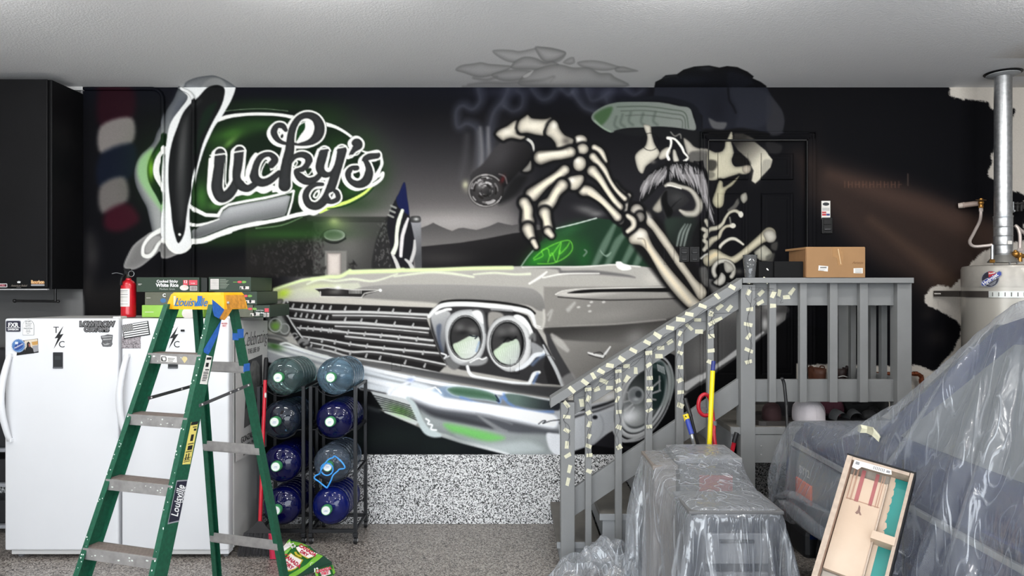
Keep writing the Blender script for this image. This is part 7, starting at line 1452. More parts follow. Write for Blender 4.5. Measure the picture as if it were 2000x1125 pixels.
def cap_hat(px, y, r, m, label, rz, hgt=.12, bl=1):
    X = (px-1000)*y/F
    t = thing('baseball_cap', label, 'cap', (X, y, TZ), rz)
    b = MB(); b.lathe([(r*1.0, 0), (r*1.01, hgt*.35), (r*.92, hgt*.66), (r*.7, hgt*.88), (r*.35, hgt*.985), (.008, hgt)], 24, Matrix.Diagonal((1, 1.1, 1, 1)), False); b.ball((0, 0, hgt), .008, 8); c = b.done('crown', m, t, 'all')
    b = MB(); pts = [(-r*.9, -r*.4), (-r*.8, -r*1.25), (-r*.45, -r*1.75), (0, -r*1.9), (r*.45, -r*1.75), (r*.8, -r*1.25), (r*.9, -r*.4)]
    b.prism(pts, lambda u, v, d: Vector((u, v, d+.012-(u/r)**2*.012)), .0, .005); b.done('bill', m, t)
    b = MB()
    for k in range(6):
        a = k*math.pi/3+.3; b.tube([(r*1.012*math.cos(a), r*1.11*math.sin(a), .005), (r*.94*math.cos(a), r*1.03*math.sin(a), hgt*.66), (r*.36*math.cos(a), r*.4*math.sin(a), hgt*.99)], .0012, 4)
    b.done('seam', m, c); return t
cap_hat(1507, 4.66, .062, mat('maroon_cloth', (58, 34, 36), .85, var=.1, bump=.2), 'dark maroon baseball cap on the boot tray, left of the black walking stick', 2.6, .115)
cap_hat(1579, 4.62, .098, mat('white_cloth', (206, 200, 204), .85, var=.04, bump=.2), 'white baseball cap on the boot tray, in the middle below the rail', .25, .15)
cap_hat(1622, 4.80, .085, mat('wine_cloth', (74, 30, 46), .85, var=.1, bump=.2), 'wine red baseball cap behind the white one on the boot tray', -1.0, .13)
cap_hat(1536, 4.84, .075, mat('black_cloth', (24, 22, 26), .9, var=.2, bump=.2), 'black baseball cap behind the white one, right of the walking stick', .6, .12)
def sandal(px, y, label, rz):
    t = thing('sandal', label, 'sandal', ((px-1000)*y/F, y, TZ), rz, 'pair of sandals on the tray')
    so = [(-.036, -.12), (-.042, -.06), (-.036, .02), (-.04, .09), (-.02, .135), (.02, .135), (.042, .09), (.04, .02), (.045, -.06), (.036, -.12), (0, -.137)]
    b = MB(); b.prism(so, lambda u, v, d: Vector((u, v, d)), 0, .026); b.done('sole', BLK, t)
    b = MB(); A = []
    for v, h in ((-.075, .05), (-.03, .062), (.015, .066)):
        A.append([b.bm.verts.new((.046*math.cos(a), v, .016+h*math.sin(a))) for a in [k*math.pi/10 for k in range(11)]])
    for a_, c_ in zip(A, A[1:]):
        for k in range(10): b.bm.faces.new((a_[k], a_[k+1], c_[k+1], c_[k]))
    b.done('strap', mat('grey_strap', (74, 76, 78), .6), t, 'all')
sandal(1633, 4.60, 'black slide sandal with grey strap on the tray, left one of the pair', .15); sandal(1667, 4.60, 'black slide sandal with grey strap on the tray, right one of the pair', -.15)
t = thing('shoe', 'black low shoe at the right end of the boot tray', 'shoe', ((1700-1000)*4.62/F, 4.62, TZ), -.7)
b = MB(); b.prism([(-.04, -.13), (-.045, 0), (-.035, .12), (.035, .12), (.045, 0), (.04, -.13), (0, -.145)], lambda u, v, d: Vector((u, v, d)), 0, .02); b.done('sole', BLK, t)
b = MB(); b.ball((0, -.05, .04), .045, 14, (1, 1.9, .85)).ball((0, .07, .05), .042, 14, (.9, 1.2, 1.1)); b.done('upper', mat('black_suede', (20, 20, 22), .9), t, True)
t = thing('bag', 'crumpled black cloth bag behind the sandals', 'bag', ((1690-1000)*4.77/F, 4.77, TZ))
b = MB(); g = bmesh.ops.create_icosphere(b.bm, subdivisions=3, radius=1)['verts']; random.seed(4)
for v in g:
    k = 1+.16*math.sin(v.co.x*7+v.co.z*5)*math.cos(v.co.y*6); v.co = Vector((v.co.x*.15*k, v.co.y*.08*k, max(0, (v.co.z+.72)*.09*k)))
b.done('cloth', mat('black_bag_cloth', (17, 18, 20), .9, bump=.4, bscale=20), t, 'all')
b = MB(); b.tube([(-.12, -.06, .1), (-.08, -.12, .12), (0, -.13, .13), (.08, -.1, .12)], .008, 8); b.done('handle', mat('black_bag_cloth', (0, 0, 0)), t, True)
def boot(px, y, label, m, rz, lace=False):
    t = thing('boot', label, 'boot', ((px-1000)*y/F, y, DKZ), rz)
    b = MB(); b.prism([(-.045, -.16), (-.05, -.05), (-.036, .05), (-.045, .12), (.045, .12), (.036, .05), (.05, -.05), (.045, -.16), (0, -.18)], lambda u, v, d: Vector((u, v, d)), 0, .028); b.done('sole', mat('boot_sole', (36, 26, 22), .8), t)
    b = MB(); A = []
    for yy, r, z in ((-.172, .012, .045), (-.15, .04, .055), (-.10, .047, .065), (-.04, .047, .08)):
        A.append([b.bm.verts.new((r*math.cos(a), yy, .024+(z-.02)*max(0, math.sin(a)))) for a in [k*math.pi/9 for k in range(10)]])
    for a_, c_ in zip(A, A[1:]):
        for k in range(9): b.bm.faces.new((a_[k], a_[k+1], c_[k+1], c_[k]))
    b.lathe([(.05, .02), (.052, .08), (.05, .14), (.056, .26), (.058, .30), (.052, .30), (.046, .25)], 20, Matrix.Translation((0, .04, 0)) @ Matrix.Diagonal((.85, 1.4, 1, 1)), False); b.done('upper', m, t, 'all')
    for s in (-1, 1):
        b = MB(); b.tube([(s*.046, .02, .28), (s*.05, .02, .31), (s*.05, .06, .31), (s*.046, .06, .28)], .005, 6); b.done('pull_loop', m, t)
    if lace:
        b = MB()
        for k in range(5): b.tube([(-.03, -.045, .1+k*.035), (0, -.055, .11+k*.035), (.03, -.045, .1+k*.035)], .004, 6)
        b.done('laces', mat('pale_lace', (196, 196, 194), .6), t)
boot(1603, 5.12, 'brown leather boot standing on the landing behind the balusters', mat('brown_leather', (92, 54, 38), .5, var=.2, scale=20, bump=.2), .3)
boot(1643, 5.14, 'dark boot with pale laces beside the brown boot, behind the balusters', mat('dark_leather', (44, 30, 28), .5, var=.2), -.2, True)
# ---------------------------------------------------------------- poles leaning by the stairs
def pole(name, label, cat, segs, grp=None):
    """segs: (part, [(px,py,depth)...], radius, material)"""
    t = thing(name, label, cat, tuple(P(*segs[-1][1][-1])), 0, grp)
    for part, pts, r, m in segs:
        b = MB(); b.tube([P(*p) for p in pts], r, 12, True, 4 if len(pts) > 2 else 0); put(b, part, m, t, True)
    return t
YP = mat('yellow_pole', (236, 214, 20), .35, var=.04); BP = mat('blue_grip', (40, 60, 150), .4, var=.1); SP = mat('silver_pole', (176, 178, 180), .3, .8); BKP = mat('black_pole', (22, 22, 24), .4); RP = mat('red_pole2', (176, 22, 40), .3, var=.08)
t = pole('extension_pole', 'yellow pole with a dark blue tip standing by the stairs', 'pole', [('pole', [(1392, 724, 4.22), (1385, 882, 4.17), (1375, 1150, 4.17)], .0145, YP), ('tip', [(1393.6, 705, 4.23), (1392, 725, 4.22)], .0125, mat('navy_grip', (36, 48, 118), .4))])
t = pole('paint_pole', 'silver paint roller pole with a blue grip and yellow end by the stairs', 'pole', [('pole', [(1350, 846, 4.2), (1360, 885, 4.19), (1428, 1146, 4.22)], .0115, SP), ('grip', [(1342, 819, 4.23), (1351, 848, 4.19)], .0155, BP)])
b = MB(); b.tube([P(1338.5, 809, 4.24), P(1342.6, 822, 4.23)], [.0185, .0165], 12); put(b, 'end_cap', mat('yellow_cap_end', (238, 206, 40), .4), t)
b = MB(); b.lathe([(0, 0), (.0045, 0), (.0045, .002), (0, .002)], 10, AX(P(1339.5, 813.5, 4.21), (0, -1, .1)) @ Matrix.Diagonal((.8, 1.4, 1, 1)), False); put(b, 'hang_hole', BLK, t)
pole('black_pole', 'black pole leaning behind the silver one by the stairs', 'pole', [('pole', [(1349, 812, 4.27), (1368, 885, 4.26), (1440, 1140, 4.27)], .0095, BKP), ('grip', [(1338, 778, 4.32), (1343, 795, 4.3), (1349, 814, 4.27)], .0135, BKP)])
t = pole('hooked_rod', 'red rod with a large hooked loop at its top by the stairs', 'hook', [('rod', [(1390, 808, 4.3), (1394, 830, 4.28), (1399, 884, 4.22), (1452, 1148, 4.20)], .0135, RP), ('hook', [(1392, 815, 4.3), (1389, 790, 4.3), (1385, 776, 4.3), (1377, 770, 4.3), (1368, 776, 4.3), (1364, 790, 4.3), (1366, 803, 4.3), (1374, 811, 4.3), (1384, 811, 4.3)], .0125, RP)])
b = MB(); b.tube([P(1395.3, 823, 4.285), P(1396, 832, 4.275)], .0145, 12); put(b, 'grip_band', mat('grey_band', (90, 92, 96), .6), t)
b = MB(); b.prism([(1370, 794), (1376, 795), (1383, 797), (1383, 801), (1374, 800), (1369, 798)], lambda u, v, d: P(u, v, 4.31+d), 0, .01); put(b, 'inner_tab', mat('grey_band', (0, 0, 0)), t)
pole('red_pole', 'short red pole with a black grip leaning left of the landing post', 'pole', [('pole', [(1434, 862, 4.30), (1426, 896, 4.31), (1366, 1130, 4.33)], .0135, RP), ('grip', [(1439, 845, 4.30), (1433.5, 864, 4.30)], .0145, BKP)])
pole('walking_stick', 'black walking stick with a bent top in front of the boot tray', 'stick', [('shaft', [(1536, 790, 4.36), (1538, 860, 4.3), (1545, 1148, 4.19)], .009, BKP), ('crook', [(1526, 741, 4.38), (1528, 740, 4.38), (1531, 748, 4.38), (1533, 762, 4.37), (1536, 792, 4.36)], .0105, BKP)])
# ================================================================ water heater corner
HX, HY, HR = 3.61, 4.97, .285
TANK = mat('heater_tan', (176, 171, 162), .28, .25, var=.03, scale=3); GALV = mat('galvanised', (176, 178, 180), .32, .85, var=.2, scale=40, bump=.08, bscale=240); BRASS = mat('brass', (170, 124, 62), .35, .9); COP = mat('copper', (128, 70, 46), .4, .8, var=.25, scale=24); BRAID = mat('braided_hose', (196, 184, 178), .4, .4)
t = thing('water_heater', 'tall tan water heater at the right edge with a round blue badge', 'heater', (HX, HY, 0))
def hz(py): return EYE-(py-562.5)*(HY-HR)/F
ztop = 2.005
b = MB(); b.lathe([(HR-.01, .46), (HR, .47), (HR, ztop-.05), (HR-.004, ztop-.048)], 48, None, True); b.done('tank', TANK, t, True)
b = MB(); b.lathe([(HR+.003, ztop-.16), (HR+.004, ztop-.03), (HR-.004, ztop-.008), (HR-.05, ztop), (0, ztop+.004)], 48, None, False); b.done('top_cap', mat('heater_top', (166, 161, 153), .32, .25), t, True)
b = MB(); b.box(-.33, .33, -.33, .33, .0, .455, .006); b.done('stand', mat('stand_white', (190, 186, 180), .6), t)
b = MB(); ang = R(-97); nx, ny = math.sin(R(-2)), 0
def onT(px, py, lift=.002):
    d = Vector((px-1000, F, -(py-562.5))).normalized(); o = Vector((0, 0, EYE)); A_ = d.x**2+d.y**2; B_ = 2*(d.x*(o.x-HX)+d.y*(o.y-HY)); C_ = (o.x-HX)**2+(o.y-HY)**2-(HR+.005+lift)**2
    s = (-B_-math.sqrt(max(0, B_*B_-4*A_*C_)))/(2*A_); return o+d*s-Vector((HX, HY, 0))
def tpoly(name, pts, m, lift):
    b = MB(); p = pts
    c = b.bm.verts.new(onT(sum(q[0] for q in p)/len(p), sum(q[1] for q in p)/len(p), lift)); A = [b.bm.verts.new(onT(x, y, lift)) for x, y in p]
    for k in range(len(A)): b.bm.faces.new((c, A[k], A[(k+1) % len(A)]))
    return b.done(name, m, t)
tpoly('badge_rim', ell(1934, 545, 18, 16.5, -.3), SILV, .002); tpoly('badge_face', ell(1934, 545, 16.5, 15, -.3), mat('badge_dark', (44, 44, 60), .4), .004)
tpoly('badge_flag', [(1922, 540), (1924, 534), (1930, 531), (1931, 541)], NAVY, .006); tpoly('badge_flag', [(1930, 531), (1938, 530), (1946, 533), (1948, 537), (1931, 542)], REDP, .006)
tpoly('badge_band_rim', [(1915, 551), (1952, 528), (1957, 531), (1957, 538), (1922, 560), (1916, 558)], SILV, .008); tpoly('badge_band', [(1917, 551.5), (1952, 530), (1955.5, 532), (1955.5, 537), (1922, 558), (1917.5, 557)], mat('band_blue', (58, 74, 160), .4), .010)
for k in range(5): tpoly('badge_lines', [(1930+k*1.5, 556.5+k*.0-k*.6+k*1.0), (1946-k*.5, 547.5+k*1.4), (1946-k*.5, 548.2+k*1.4), (1930+k*1.5, 557.2+k*.4)], SILV, .006)
c0, c1 = onT(1934, 545.5, .013), onT(1945, 538, .013); n_ = Vector((c0.x, c0.y, 0)).normalized(); o = lettering('Hydrojet', AX(c0, n_, c1-c0), .036, WINK, bold=.001, sx=.86); o.parent = t
c0, c1 = onT(1937, 533.6, .010), onT(1946, 532, .010); o = lettering('Power', AX(c0, n_, c1-c0), .015, WINK, shear=.2, bold=.0006); o.parent = t
b = MB()
def strapring(z, r, a0, a1, b, h=.045):
    A = [(b.bm.verts.new((r*math.cos(a), r*math.sin(a), z-h/2)), b.bm.verts.new((r*math.cos(a), r*math.sin(a), z+h/2))) for a in [R(a0+(a1-a0)*k/20) for k in range(21)]]
    for p_, q_ in zip(A, A[1:]): b.bm.faces.new((p_[0], q_[0], q_[1], p_[1]))
zs = EYE-(575-562.5)*4.7/F
st = thing('tie_strap', 'metal earthquake strap running from the wall across the water heater', 'strap', (HX, HY, zs-.02))
b = MB(); A_ = Vector((2.74+.44, WY-.02, zs)); a_t = R(150); tp = Vector((HX+(HR+.008)*math.cos(a_t), HY+(HR+.008)*math.sin(a_t), zs)); w0 = Vector((wx(1822), WY-.01, zs))
b.bar(w0, tp, .004, .045); put(b, 'wall_strap', mat('strap_dark', (84, 78, 74), .4, .6), st)
b = MB()
for k in range(5): b.ball(w0.lerp(tp, .06+.05*k)+Vector((-.004, -.003, 0)), .006, 8)
put(b, 'strap_holes', mat('pale_dot', (210, 204, 196), .5), st)
b = MB(); strapring(0, HR+.007, 148, 212, b); o = b.done('tank_strap', mat('strap_dark', (0, 0, 0)), st); o.location.z = .02
b = MB(); strapring(0, HR+.009, 212, 330, b); o = b.done('slotted_strap', mat('strap_galv', (206, 208, 204), .35, .5), st); o.location.z = .02
b = MB()
for k in range(9):
    a = R(217+k*7); c, s = math.cos(a), math.sin(a); M = Matrix(((-s, c, 0, (HR+.010)*c), (c, s, 0, (HR+.010)*s), (0, 0, 1, .02), (0, 0, 0, 1))); b.box(-.003, .003, 0, .0012, -.014, .014, 0, M)
b.done('strap_slots', mat('slot_dark', (96, 96, 92), .5), st)
# flue
fl_ = thing('flue_pipe', 'shiny galvanised flue pipe rising from the water heater to the ceiling', 'pipe', (HX-.035, HY, ztop))
fx = .02
b = MB(); zc_ = CEILZ-ztop; b.lathe([(.056, .34), (.056, zc_-.012)], 28, None, True); b.done('upper_duct', GALV, fl_, True)
b = MB()
pr = [(.060, .07)]
for k in range(4): z = .08+k*.065; pr += [(.060, z), (.062, z+.004), (.060, z+.008), (.060, z+.058)]
pr += [(.060, .345), (.062, .35), (.062, .36), (.056, .362)]
b.lathe(pr, 28, None, True); b.done('lower_duct', GALV, fl_, True)
b = MB(); b.lathe([(.098, .02), (.094, .03), (.062, .07), (.058, .08)], 28, None, True); b.done('draft_hood', mat('hood_grey', (132, 130, 126), .45, .5), fl_, True)
b = MB()
for a in (200, 260, 300): b.box(.09*math.cos(R(a))-.005, .09*math.cos(R(a))+.005, .09*math.sin(R(a))-.003, .09*math.sin(R(a))+.003, 0.0, .024)
b.done('hood_leg', GALV, fl_)
b = MB(); b.lathe([(.059, zc_-.03), (.08, zc_-.026), (.104, zc_-.018), (.106, zc_-.013), (.059, zc_-.012)], 28, None, True); b.done('ceiling_collar', mat('collar_grey', (138, 140, 142), .5), fl_, True)
b = MB(); b.lathe([(.059, zc_-.008), (.120, zc_-.006), (.122, zc_-.002), (.06, zc_-.001)], 28, None, True); b.done('ceiling_gasket', BLK, fl_, True)
b = MB(); b.box(-.012, .02, -.0625, -.060, .15, .175); b.done('flue_label', PAPER, fl_)
# hoses and valve
hs = thing('water_hose', 'braided water hose looping from the wall valve down to the heater top', 'hose', tuple(P(1938, 508, 4.9)))
b = MB(); b.tube([P(1916, 407, 5.18), P(1914, 430, 5.16), P(1902, 455, 5.08), P(1894, 472, 5.0), P(1902, 481, 4.95), P(1925, 480, 4.9), P(1938, 478, 4.88)], .011, 10, True, 6); put(b, 'hose', BRAID, hs, True)
b = MB(); b.tube([P(1938, 478, 4.88), P(1938, 512, 4.88)], .011, 10); put(b, 'nipple', GALV, hs, True)
b = MB(); b.lathe([(.016, 0), (.018, .004), (.018, .02), (.012, .026)], 6, Matrix.Translation(P(1938, 512, 4.88)+Vector((0, 0, -.005)))); put(b, 'nut', BRASS, hs)
b = MB(); b.lathe([(.013, 0), (.015, .004), (.015, .026), (.012, .03)], 6, Matrix.Translation(P(1916, 414, 5.18))); put(b, 'nut', BRAID, hs)
vl = thing('wall_valve', 'brass wall valve with a pale insulated pipe stub left of the flue', 'valve', tuple(P(1914, 398, 5.28)))
b = MB(); b.tube([P(1916, 396, 5.32), P(1916, 404, 5.2)], .016, 12).tube([P(1916, 388, 5.2), P(1916, 404, 5.2)], .014, 12).ball(P(1916, 396, 5.2), .02, 12); put(b, 'valve_body', BRASS, vl, True)
b = MB(); b.lathe([(.0, 0), (.034, 0), (.036, .004), (.0, .006)], 20, AX(P(1916, 391, 5.2), (0, -.2, 1)), False); put(b, 'valve_wheel', mat('brass_worn', (120, 94, 64), .5, .6), vl)
b = MB(); b.tube([P(1911, 397, 5.24), P(1880, 401, 5.29)], .021, 14); put(b, 'pipe_stub', mat('sleeve_pale', (150, 132, 122), .5), vl, True)
b = MB(); b.tube([P(1884, 400.5, 5.285), P(1872, 402, 5.31)], [.023, .02], 14); put(b, 'stub_end', mat('sleeve_end', (186, 172, 162), .5), vl, True)
hb = thing('water_hose', 'braided water hose right of the flue, bending toward the right edge', 'hose', tuple(P(1992, 487, 4.95)))
b = MB(); b.tube([P(1992, 486, 4.95), P(1992, 462, 4.96), P(1989, 448, 4.97), P(1984, 441, 4.98), P(1996, 452, 4.99), P(2010, 462, 5.0)], .012, 10, True, 6); put(b, 'hose', BRAID, hb, True)
b = MB(); b.lathe([(.017, 0), (.019, .004), (.019, .022), (.012, .028)], 6, Matrix.Translation(P(1992, 492, 4.95))); put(b, 'nut', BRAID, hb)
gv = thing('gas_valve', 'small brass valve on the heater top behind the hose', 'valve', tuple(P(1990, 508, 4.92)))
b = MB(); b.tube([P(1982, 500, 4.92), P(2008, 500, 4.92)], .016, 12).tube([P(1992, 494, 4.92), P(1992, 511, 4.92)], .015, 12).ball(P(1984, 496, 4.91), .024, 10).ball(P(1983, 491, 4.9), .012, 8); put(b, 'valve_body', BRASS, gv, True)
pc = thing('pipe_clamp', 'dark clamp and cable on the wall right of the flue', 'clamp', tuple(P(1985, 404, 5.25)))
b = MB(); b.tube([P(1975, 404, 5.28), P(2030, 400, 5.28)], .018, 10).tube([P(1978, 396, 5.26), P(1990, 398, 5.24), P(2008, 394, 5.25)], .006, 8)
for x in (1978, 1986, 1994): b.box(*(P(x-2, 395, 5.26).x, P(x+2, 395, 5.26).x), 5.25, 5.30, P(x, 413, 5.27).z, P(x, 395, 5.27).z, .002)
put(b, 'clamp', mat('clamp_dark', (42, 40, 40), .5), pc, True)
b = MB(); b.tube([P(1979, 394, 5.25), P(1979, 415, 5.25)], .005, 6).ball(P(1981, 412, 5.24), .009, 8); put(b, 'clamp_screw', GALV, pc)
# copper pipework low on the bare wall
cp = thing('copper_pipe', 'copper pipe bending down the bare wall right of the landing', 'pipe', tuple(P(1800, 800, 5.25)))
b = MB(); b.tube([P(1700, 730, 5.27), P(1778, 730, 5.27), P(1793, 731, 5.27), P(1799, 736, 5.27), P(1800, 744, 5.27), P(1800, 835, 5.27)], .0155, 12, True, 4); put(b, 'pipe', COP, cp, True)
for x, y, ax in ((1788, 730, (1, 0, 0)), (1800, 744, (0, 0, 1)), (1800, 772, (0, 0, 1))):
    b = MB(); b.lathe([(.019, -.014), (.019, .014)], 14, AX(P(x, y, 5.27), ax)); put(b, 'fitting', COP, cp, True)
dc = thing('drain_hose', 'thin dark hose looping from a wall bracket to the floor, right of the copper pipe', 'hose', tuple(P(1795, 810, 5.1)))
b = MB(); b.tube([P(1840, 752, 5.2), P(1834, 745, 5.2), P(1824, 746, 5.2), P(1816, 760, 5.18), P(1805, 778, 5.16), P(1794, 788, 5.15), P(1790, 802, 5.13), P(1795, 830, 5.1)], .009, 8, True, 5); put(b, 'hose', mat('hose_brown', (48, 36, 32), .5), dc, True)
b = MB(); b.prism([(1823, 744.5), (1853, 748), (1850, 758), (1838, 756), (1836, 752)], lambda u, v, d: P(u, v, 5.22+d), 0, .02); put(b, 'bracket', mat('bracket_grey', (96, 96, 98), .5, .4), dc)
b = MB(); b.prism([(1818, 765), (1832, 752), (1842, 762), (1836, 780), (1815, 790)], lambda u, v, d: P(u, v, 5.24+d), 0, .012); put(b, 'cover_plate', mat('cover_pale', (200, 190, 188), .5), dc)
# ================================================================ things under clear plastic, right foreground
# ---- the car, parked nose-in
XL, XR = 1.64, 3.42
CARB = mat('car_dark_blue', (22, 42, 88), .25, .15, var=.1, scale=3, coat=.6); CARG = mat('car_grey', (98, 108, 118), .35, .3, var=.06, scale=3); CBLK = mat('car_black_trim', (20, 20, 22), .55)
car = thing('car', 'dark blue car parked nose to the wall under clear plastic sheeting', 'car', ((XL+XR)/2, 2.4, 0))
def side(y, z, x): return Vector((x, y, z))
# body side profile (y, z) from the front bumper round over the roof
front = [(4.06, .42), (4.10, .55), (4.08, .80), (4.02, .98), (3.88, 1.08), (3.3, 1.13), (3.15, 1.15)]
back = [(.1, 1.15), (-.15, 1.1), (-.2, .7), (-.15, .42)]
wheels = [(3.35, .36), (.65, .36)]
def arch_(cy_, r=.43): return [(cy_-r*math.cos(a), .34+r*math.sin(a)) for a in [R(8+k*16.4) for k in range(11)]]
low = [(-.15, .36), (.2, .30)]+arch_(.65)+[(1.15, .30), (2.85, .30)]+arch_(3.35)+[(3.82, .34), (4.0, .36)]
b = MB()
outl = front+back+low
A = [b.bm.verts.new((XL+(.0 if z < .95 else .03), y, z)) for y, z in outl]; B = [b.bm.verts.new((XR-(.0 if z < .95 else .03), y, z)) for y, z in outl]
n = len(outl)
b.bm.faces.new(A); b.bm.faces.new(B[::-1])
for k in range(n): b.bm.faces.new((A[k], B[k], B[(k+1) % n], A[(k+1) % n]))
bmesh.ops.triangulate(b.bm, faces=[f for f in b.bm.faces if len(f.verts) > 8]); body = put(b, 'body', CARB, car, True)
b = MB(); G = [(3.18, 1.14), (2.52, 1.70), (2.3, 1.77), (.7, 1.76), (.3, 1.62), (.05, 1.14)]
def gx(z): return .03+.14*(z-1.14)/.6
A = [b.bm.verts.new((XL+gx(z), y, z)) for y, z in G]; B = [b.bm.verts.new((XR-gx(z), y, z)) for y, z in G]; n = len(G)
b.bm.faces.new(A); b.bm.faces.new(B[::-1])
for k in range(n): b.bm.faces.new((A[k], B[k], B[(k+1) % n], A[(k+1) % n]))
put(b, 'cabin', CARB, car)
WG = mat('car_window', (104, 108, 112), .3, .0, spec=.8)
def sidewin(pts, nm='window'):
    b = MB(); b.bm.faces.new([b.bm.verts.new((XL+gx(z)-.006, y, z)) for y, z in pts]); return put(b, nm, WG, car)
sidewin([(2.95, 1.2), (2.42, 1.64), (1.75, 1.66), (1.75, 1.2)]); sidewin([(1.65, 1.2), (1.65, 1.66), (.85, 1.65), (.85, 1.2)])
b = MB(); b.bm.faces.new([b.bm.verts.new(p) for p in ((XL+.1, 3.12, 1.2), (XR-.1, 3.12, 1.2), (XR-.2, 2.57, 1.67), (XL+.2, 2.57, 1.67))]); o = put(b, 'windscreen', WG, car); o.location += Vector((0, .03, .03))
b = MB(); b.box(XL-.014, XL+.004, .2, 3.98, .925, .95, .004); put(b, 'side_moulding', mat('moulding_grey', (164, 166, 166), .35, .4), car)
b = MB(); b.box(XL-.012, XL+.002, 2.95, 4.02, .5, .915, .01); put(b, 'fender', CARG, car)
b = MB(); b.box(XL-.022, XL-.008, 3.70, 3.90, .655, .765, .006); put(b, 'side_marker', mat('orange_lens', (226, 84, 44), .25, var=.08), car)
o = under(lettering('BY12', AX((XL-.0135, 3.80, .815), (-1, 0, 0), (0, -1, 0)), .06, mat('chrome_letters', (206, 208, 210), .3, .5), None, bold=.0008), car)
b = MB(); b.box(XL-.02, XR+.02, 3.95, 4.14, .36, .52, .03).box(XL-.03, XL+.1, 3.76, 3.98, .34, .5, .03); put(b, 'front_bumper', CBLK, car)
for y, z in wheels:
    for X in (XL+.10, XR-.10):
        b = MB(); b.lathe([(.2, -.11), (.33, -.105), (.355, -.07), (.355, .07), (.33, .105), (.2, .11)], 32, AX((X, y, .355), (1, 0, 0))); w = put(b, 'wheel', CBLK, car, True)
        b = MB(); b.lathe([(.0, -.105), (.06, -.1), (.2, -.115), (.21, -.1), (.21, .1), (.2, .115), (.06, .1), (.0, .105)], 20, AX((X, y, .355), (1, 0, 0)), False); sub(b, 'rim', SILV, w, True)
for X in (XL+.22, XR-.22):
    b = MB(); b.ball((X, 4.07, .80), .11, 14, (1.1, .35, .8)); put(b, 'headlamp', mat('lamp_clear', (200, 206, 210), .1), car, True)
b = MB()
for k in range(5): b.box(XL+.5, XR-.5, 4.07, 4.11, .66+k*.05, .685+k*.05, .004)
put(b, 'grille', CBLK, car)
b = MB(); b.tube([(XL-.01, y, 1.0) for y in (2.35, 2.3, 2.2, 2.15)], .014, 8); put(b, 'door_handle', CARB, car)
b = MB(); b.box(XL-.003, XL+.003, 2.86, 2.868, .4, 1.12).box(XL-.003, XL+.003, 1.68, 1.688, .4, 1.12).box(XL+.02, XR-.02, 3.17, 3.178, 1.148, 1.152); put(b, 'panel_gap', CBLK, car)
# ---- cabinet and boxes under the second sheet
SC_ = thing('shop_cart', 'grey metal work cart with dark drawers under clear plastic by the stairs', 'cart', (1.0, 3.45, 0))
CM = mat('cart_grey', (100, 100, 101), .5, var=.08); CD = mat('cart_dark', (34, 36, 44), .45); CLt = mat('cart_light', (126, 126, 128), .5)
b = MB(); b.box(.83, 1.25, 3.18, 3.46, .03, .79, .006); put(b, 'body', CD, SC_)
for z0, z1 in ((.06, .22), (.26, .52), (.56, .70)):
    b = MB(); b.box(.90, 1.19, 3.165, 3.182, z0, z1, .004); d = put(b, 'drawer', CLt, SC_)
    b = MB(); b.box(.96, 1.12, 3.15, 3.166, z1-.04, z1-.025, .003); sub(b, 'drawer_handle', CBLK, d)
b = MB(); b.box(.82, 1.26, 3.16, 3.48, .79, .805, .003); put(b, 'top', CM, SC_)
for x in (.86, 1.22):
    for y in (3.22, 3.42):
        b = MB(); b.lathe([(.01, -.01), (.024, -.01), (.024, .01), (.01, .01)], 12, AX((x, y, .024), (1, 0, 0))); put(b, 'caster', CBLK, SC_)
t = thing('storage_box', 'grey box standing at the back under the plastic, with a faded red label', 'box', (1.1, 3.86, 0))
b = MB(); b.box(.915, 1.245, 3.72, 4.02, .0, .905, .006); put(b, 'body', CM, t); b = MB(); b.box(.907, 1.253, 3.71, 4.03, .885, .915, .004); put(b, 'lid', CLt, t)
b = MB(); b.box(1.02, 1.2, 3.713, 3.722, .73, .82); put(b, 'red_label', mat('faded_red', (150, 84, 84), .6), t)
t = thing('storage_box', 'beige box on the left under the plastic, next to the stair foot', 'box', (.82, 3.85, 0))
b = MB(); b.box(.765, .885, 3.68, 4.0, .0, .872, .006); put(b, 'body', mat('box_beige', (122, 114, 108), .6), t); b = MB(); b.box(.757, .893, 3.672, 4.008, .86, .885, .004); put(b, 'lid', mat('box_beige', (0, 0, 0)), t)
# ---- drawer box of bare plywood leaning on the car
PLY = mat('plywood', (198, 178, 158), .6, var=.06, scale=4, c2=(184, 160, 138), bump=.05); PLYE = mat('plywood_edge', (172, 154, 138), .6, var=.12, scale=50); TEAL = mat('teal_paint', (26, 128, 122), .35, var=.1, scale=8); PLYG = mat('plywood_grey', (168, 159, 148), .6, var=.06, scale=6)
p_tl, p_tr, p_bl = P(1655, 888, 2.74), P(1789, 926, 2.60), P(1583, 1125, 2.52)
eu = (p_tr-p_tl); Wd = eu.length; eu.normalize(); ev = (p_bl-p_tl); ev = (ev-eu*ev.dot(eu)).normalized(); ez = eu.cross(ev)
if ez.y > 0: ez = -ez
t = thing('plywood_tray', 'open plywood tray with a teal painted strip, leaning against the covered car', 'tray', tuple(p_tl+ev*1.1))
PM = Matrix(((eu.x, ev.x, ez.x, p_tl.x), (eu.y, ev.y, ez.y, p_tl.y), (eu.z, ev.z, ez.z, p_tl.z), (0, 0, 0, 1)))
LEN = 0.0
while (p_tl+ev*LEN).z > .03 and LEN < 3: LEN += .005
def pb(x0, x1, y0, y1, z0, z1, name, m, bev=.001):
    b = MB(); b.box(x0, x1, y0, y1, z0, z1, bev, PM); return put(b, name, m, t)
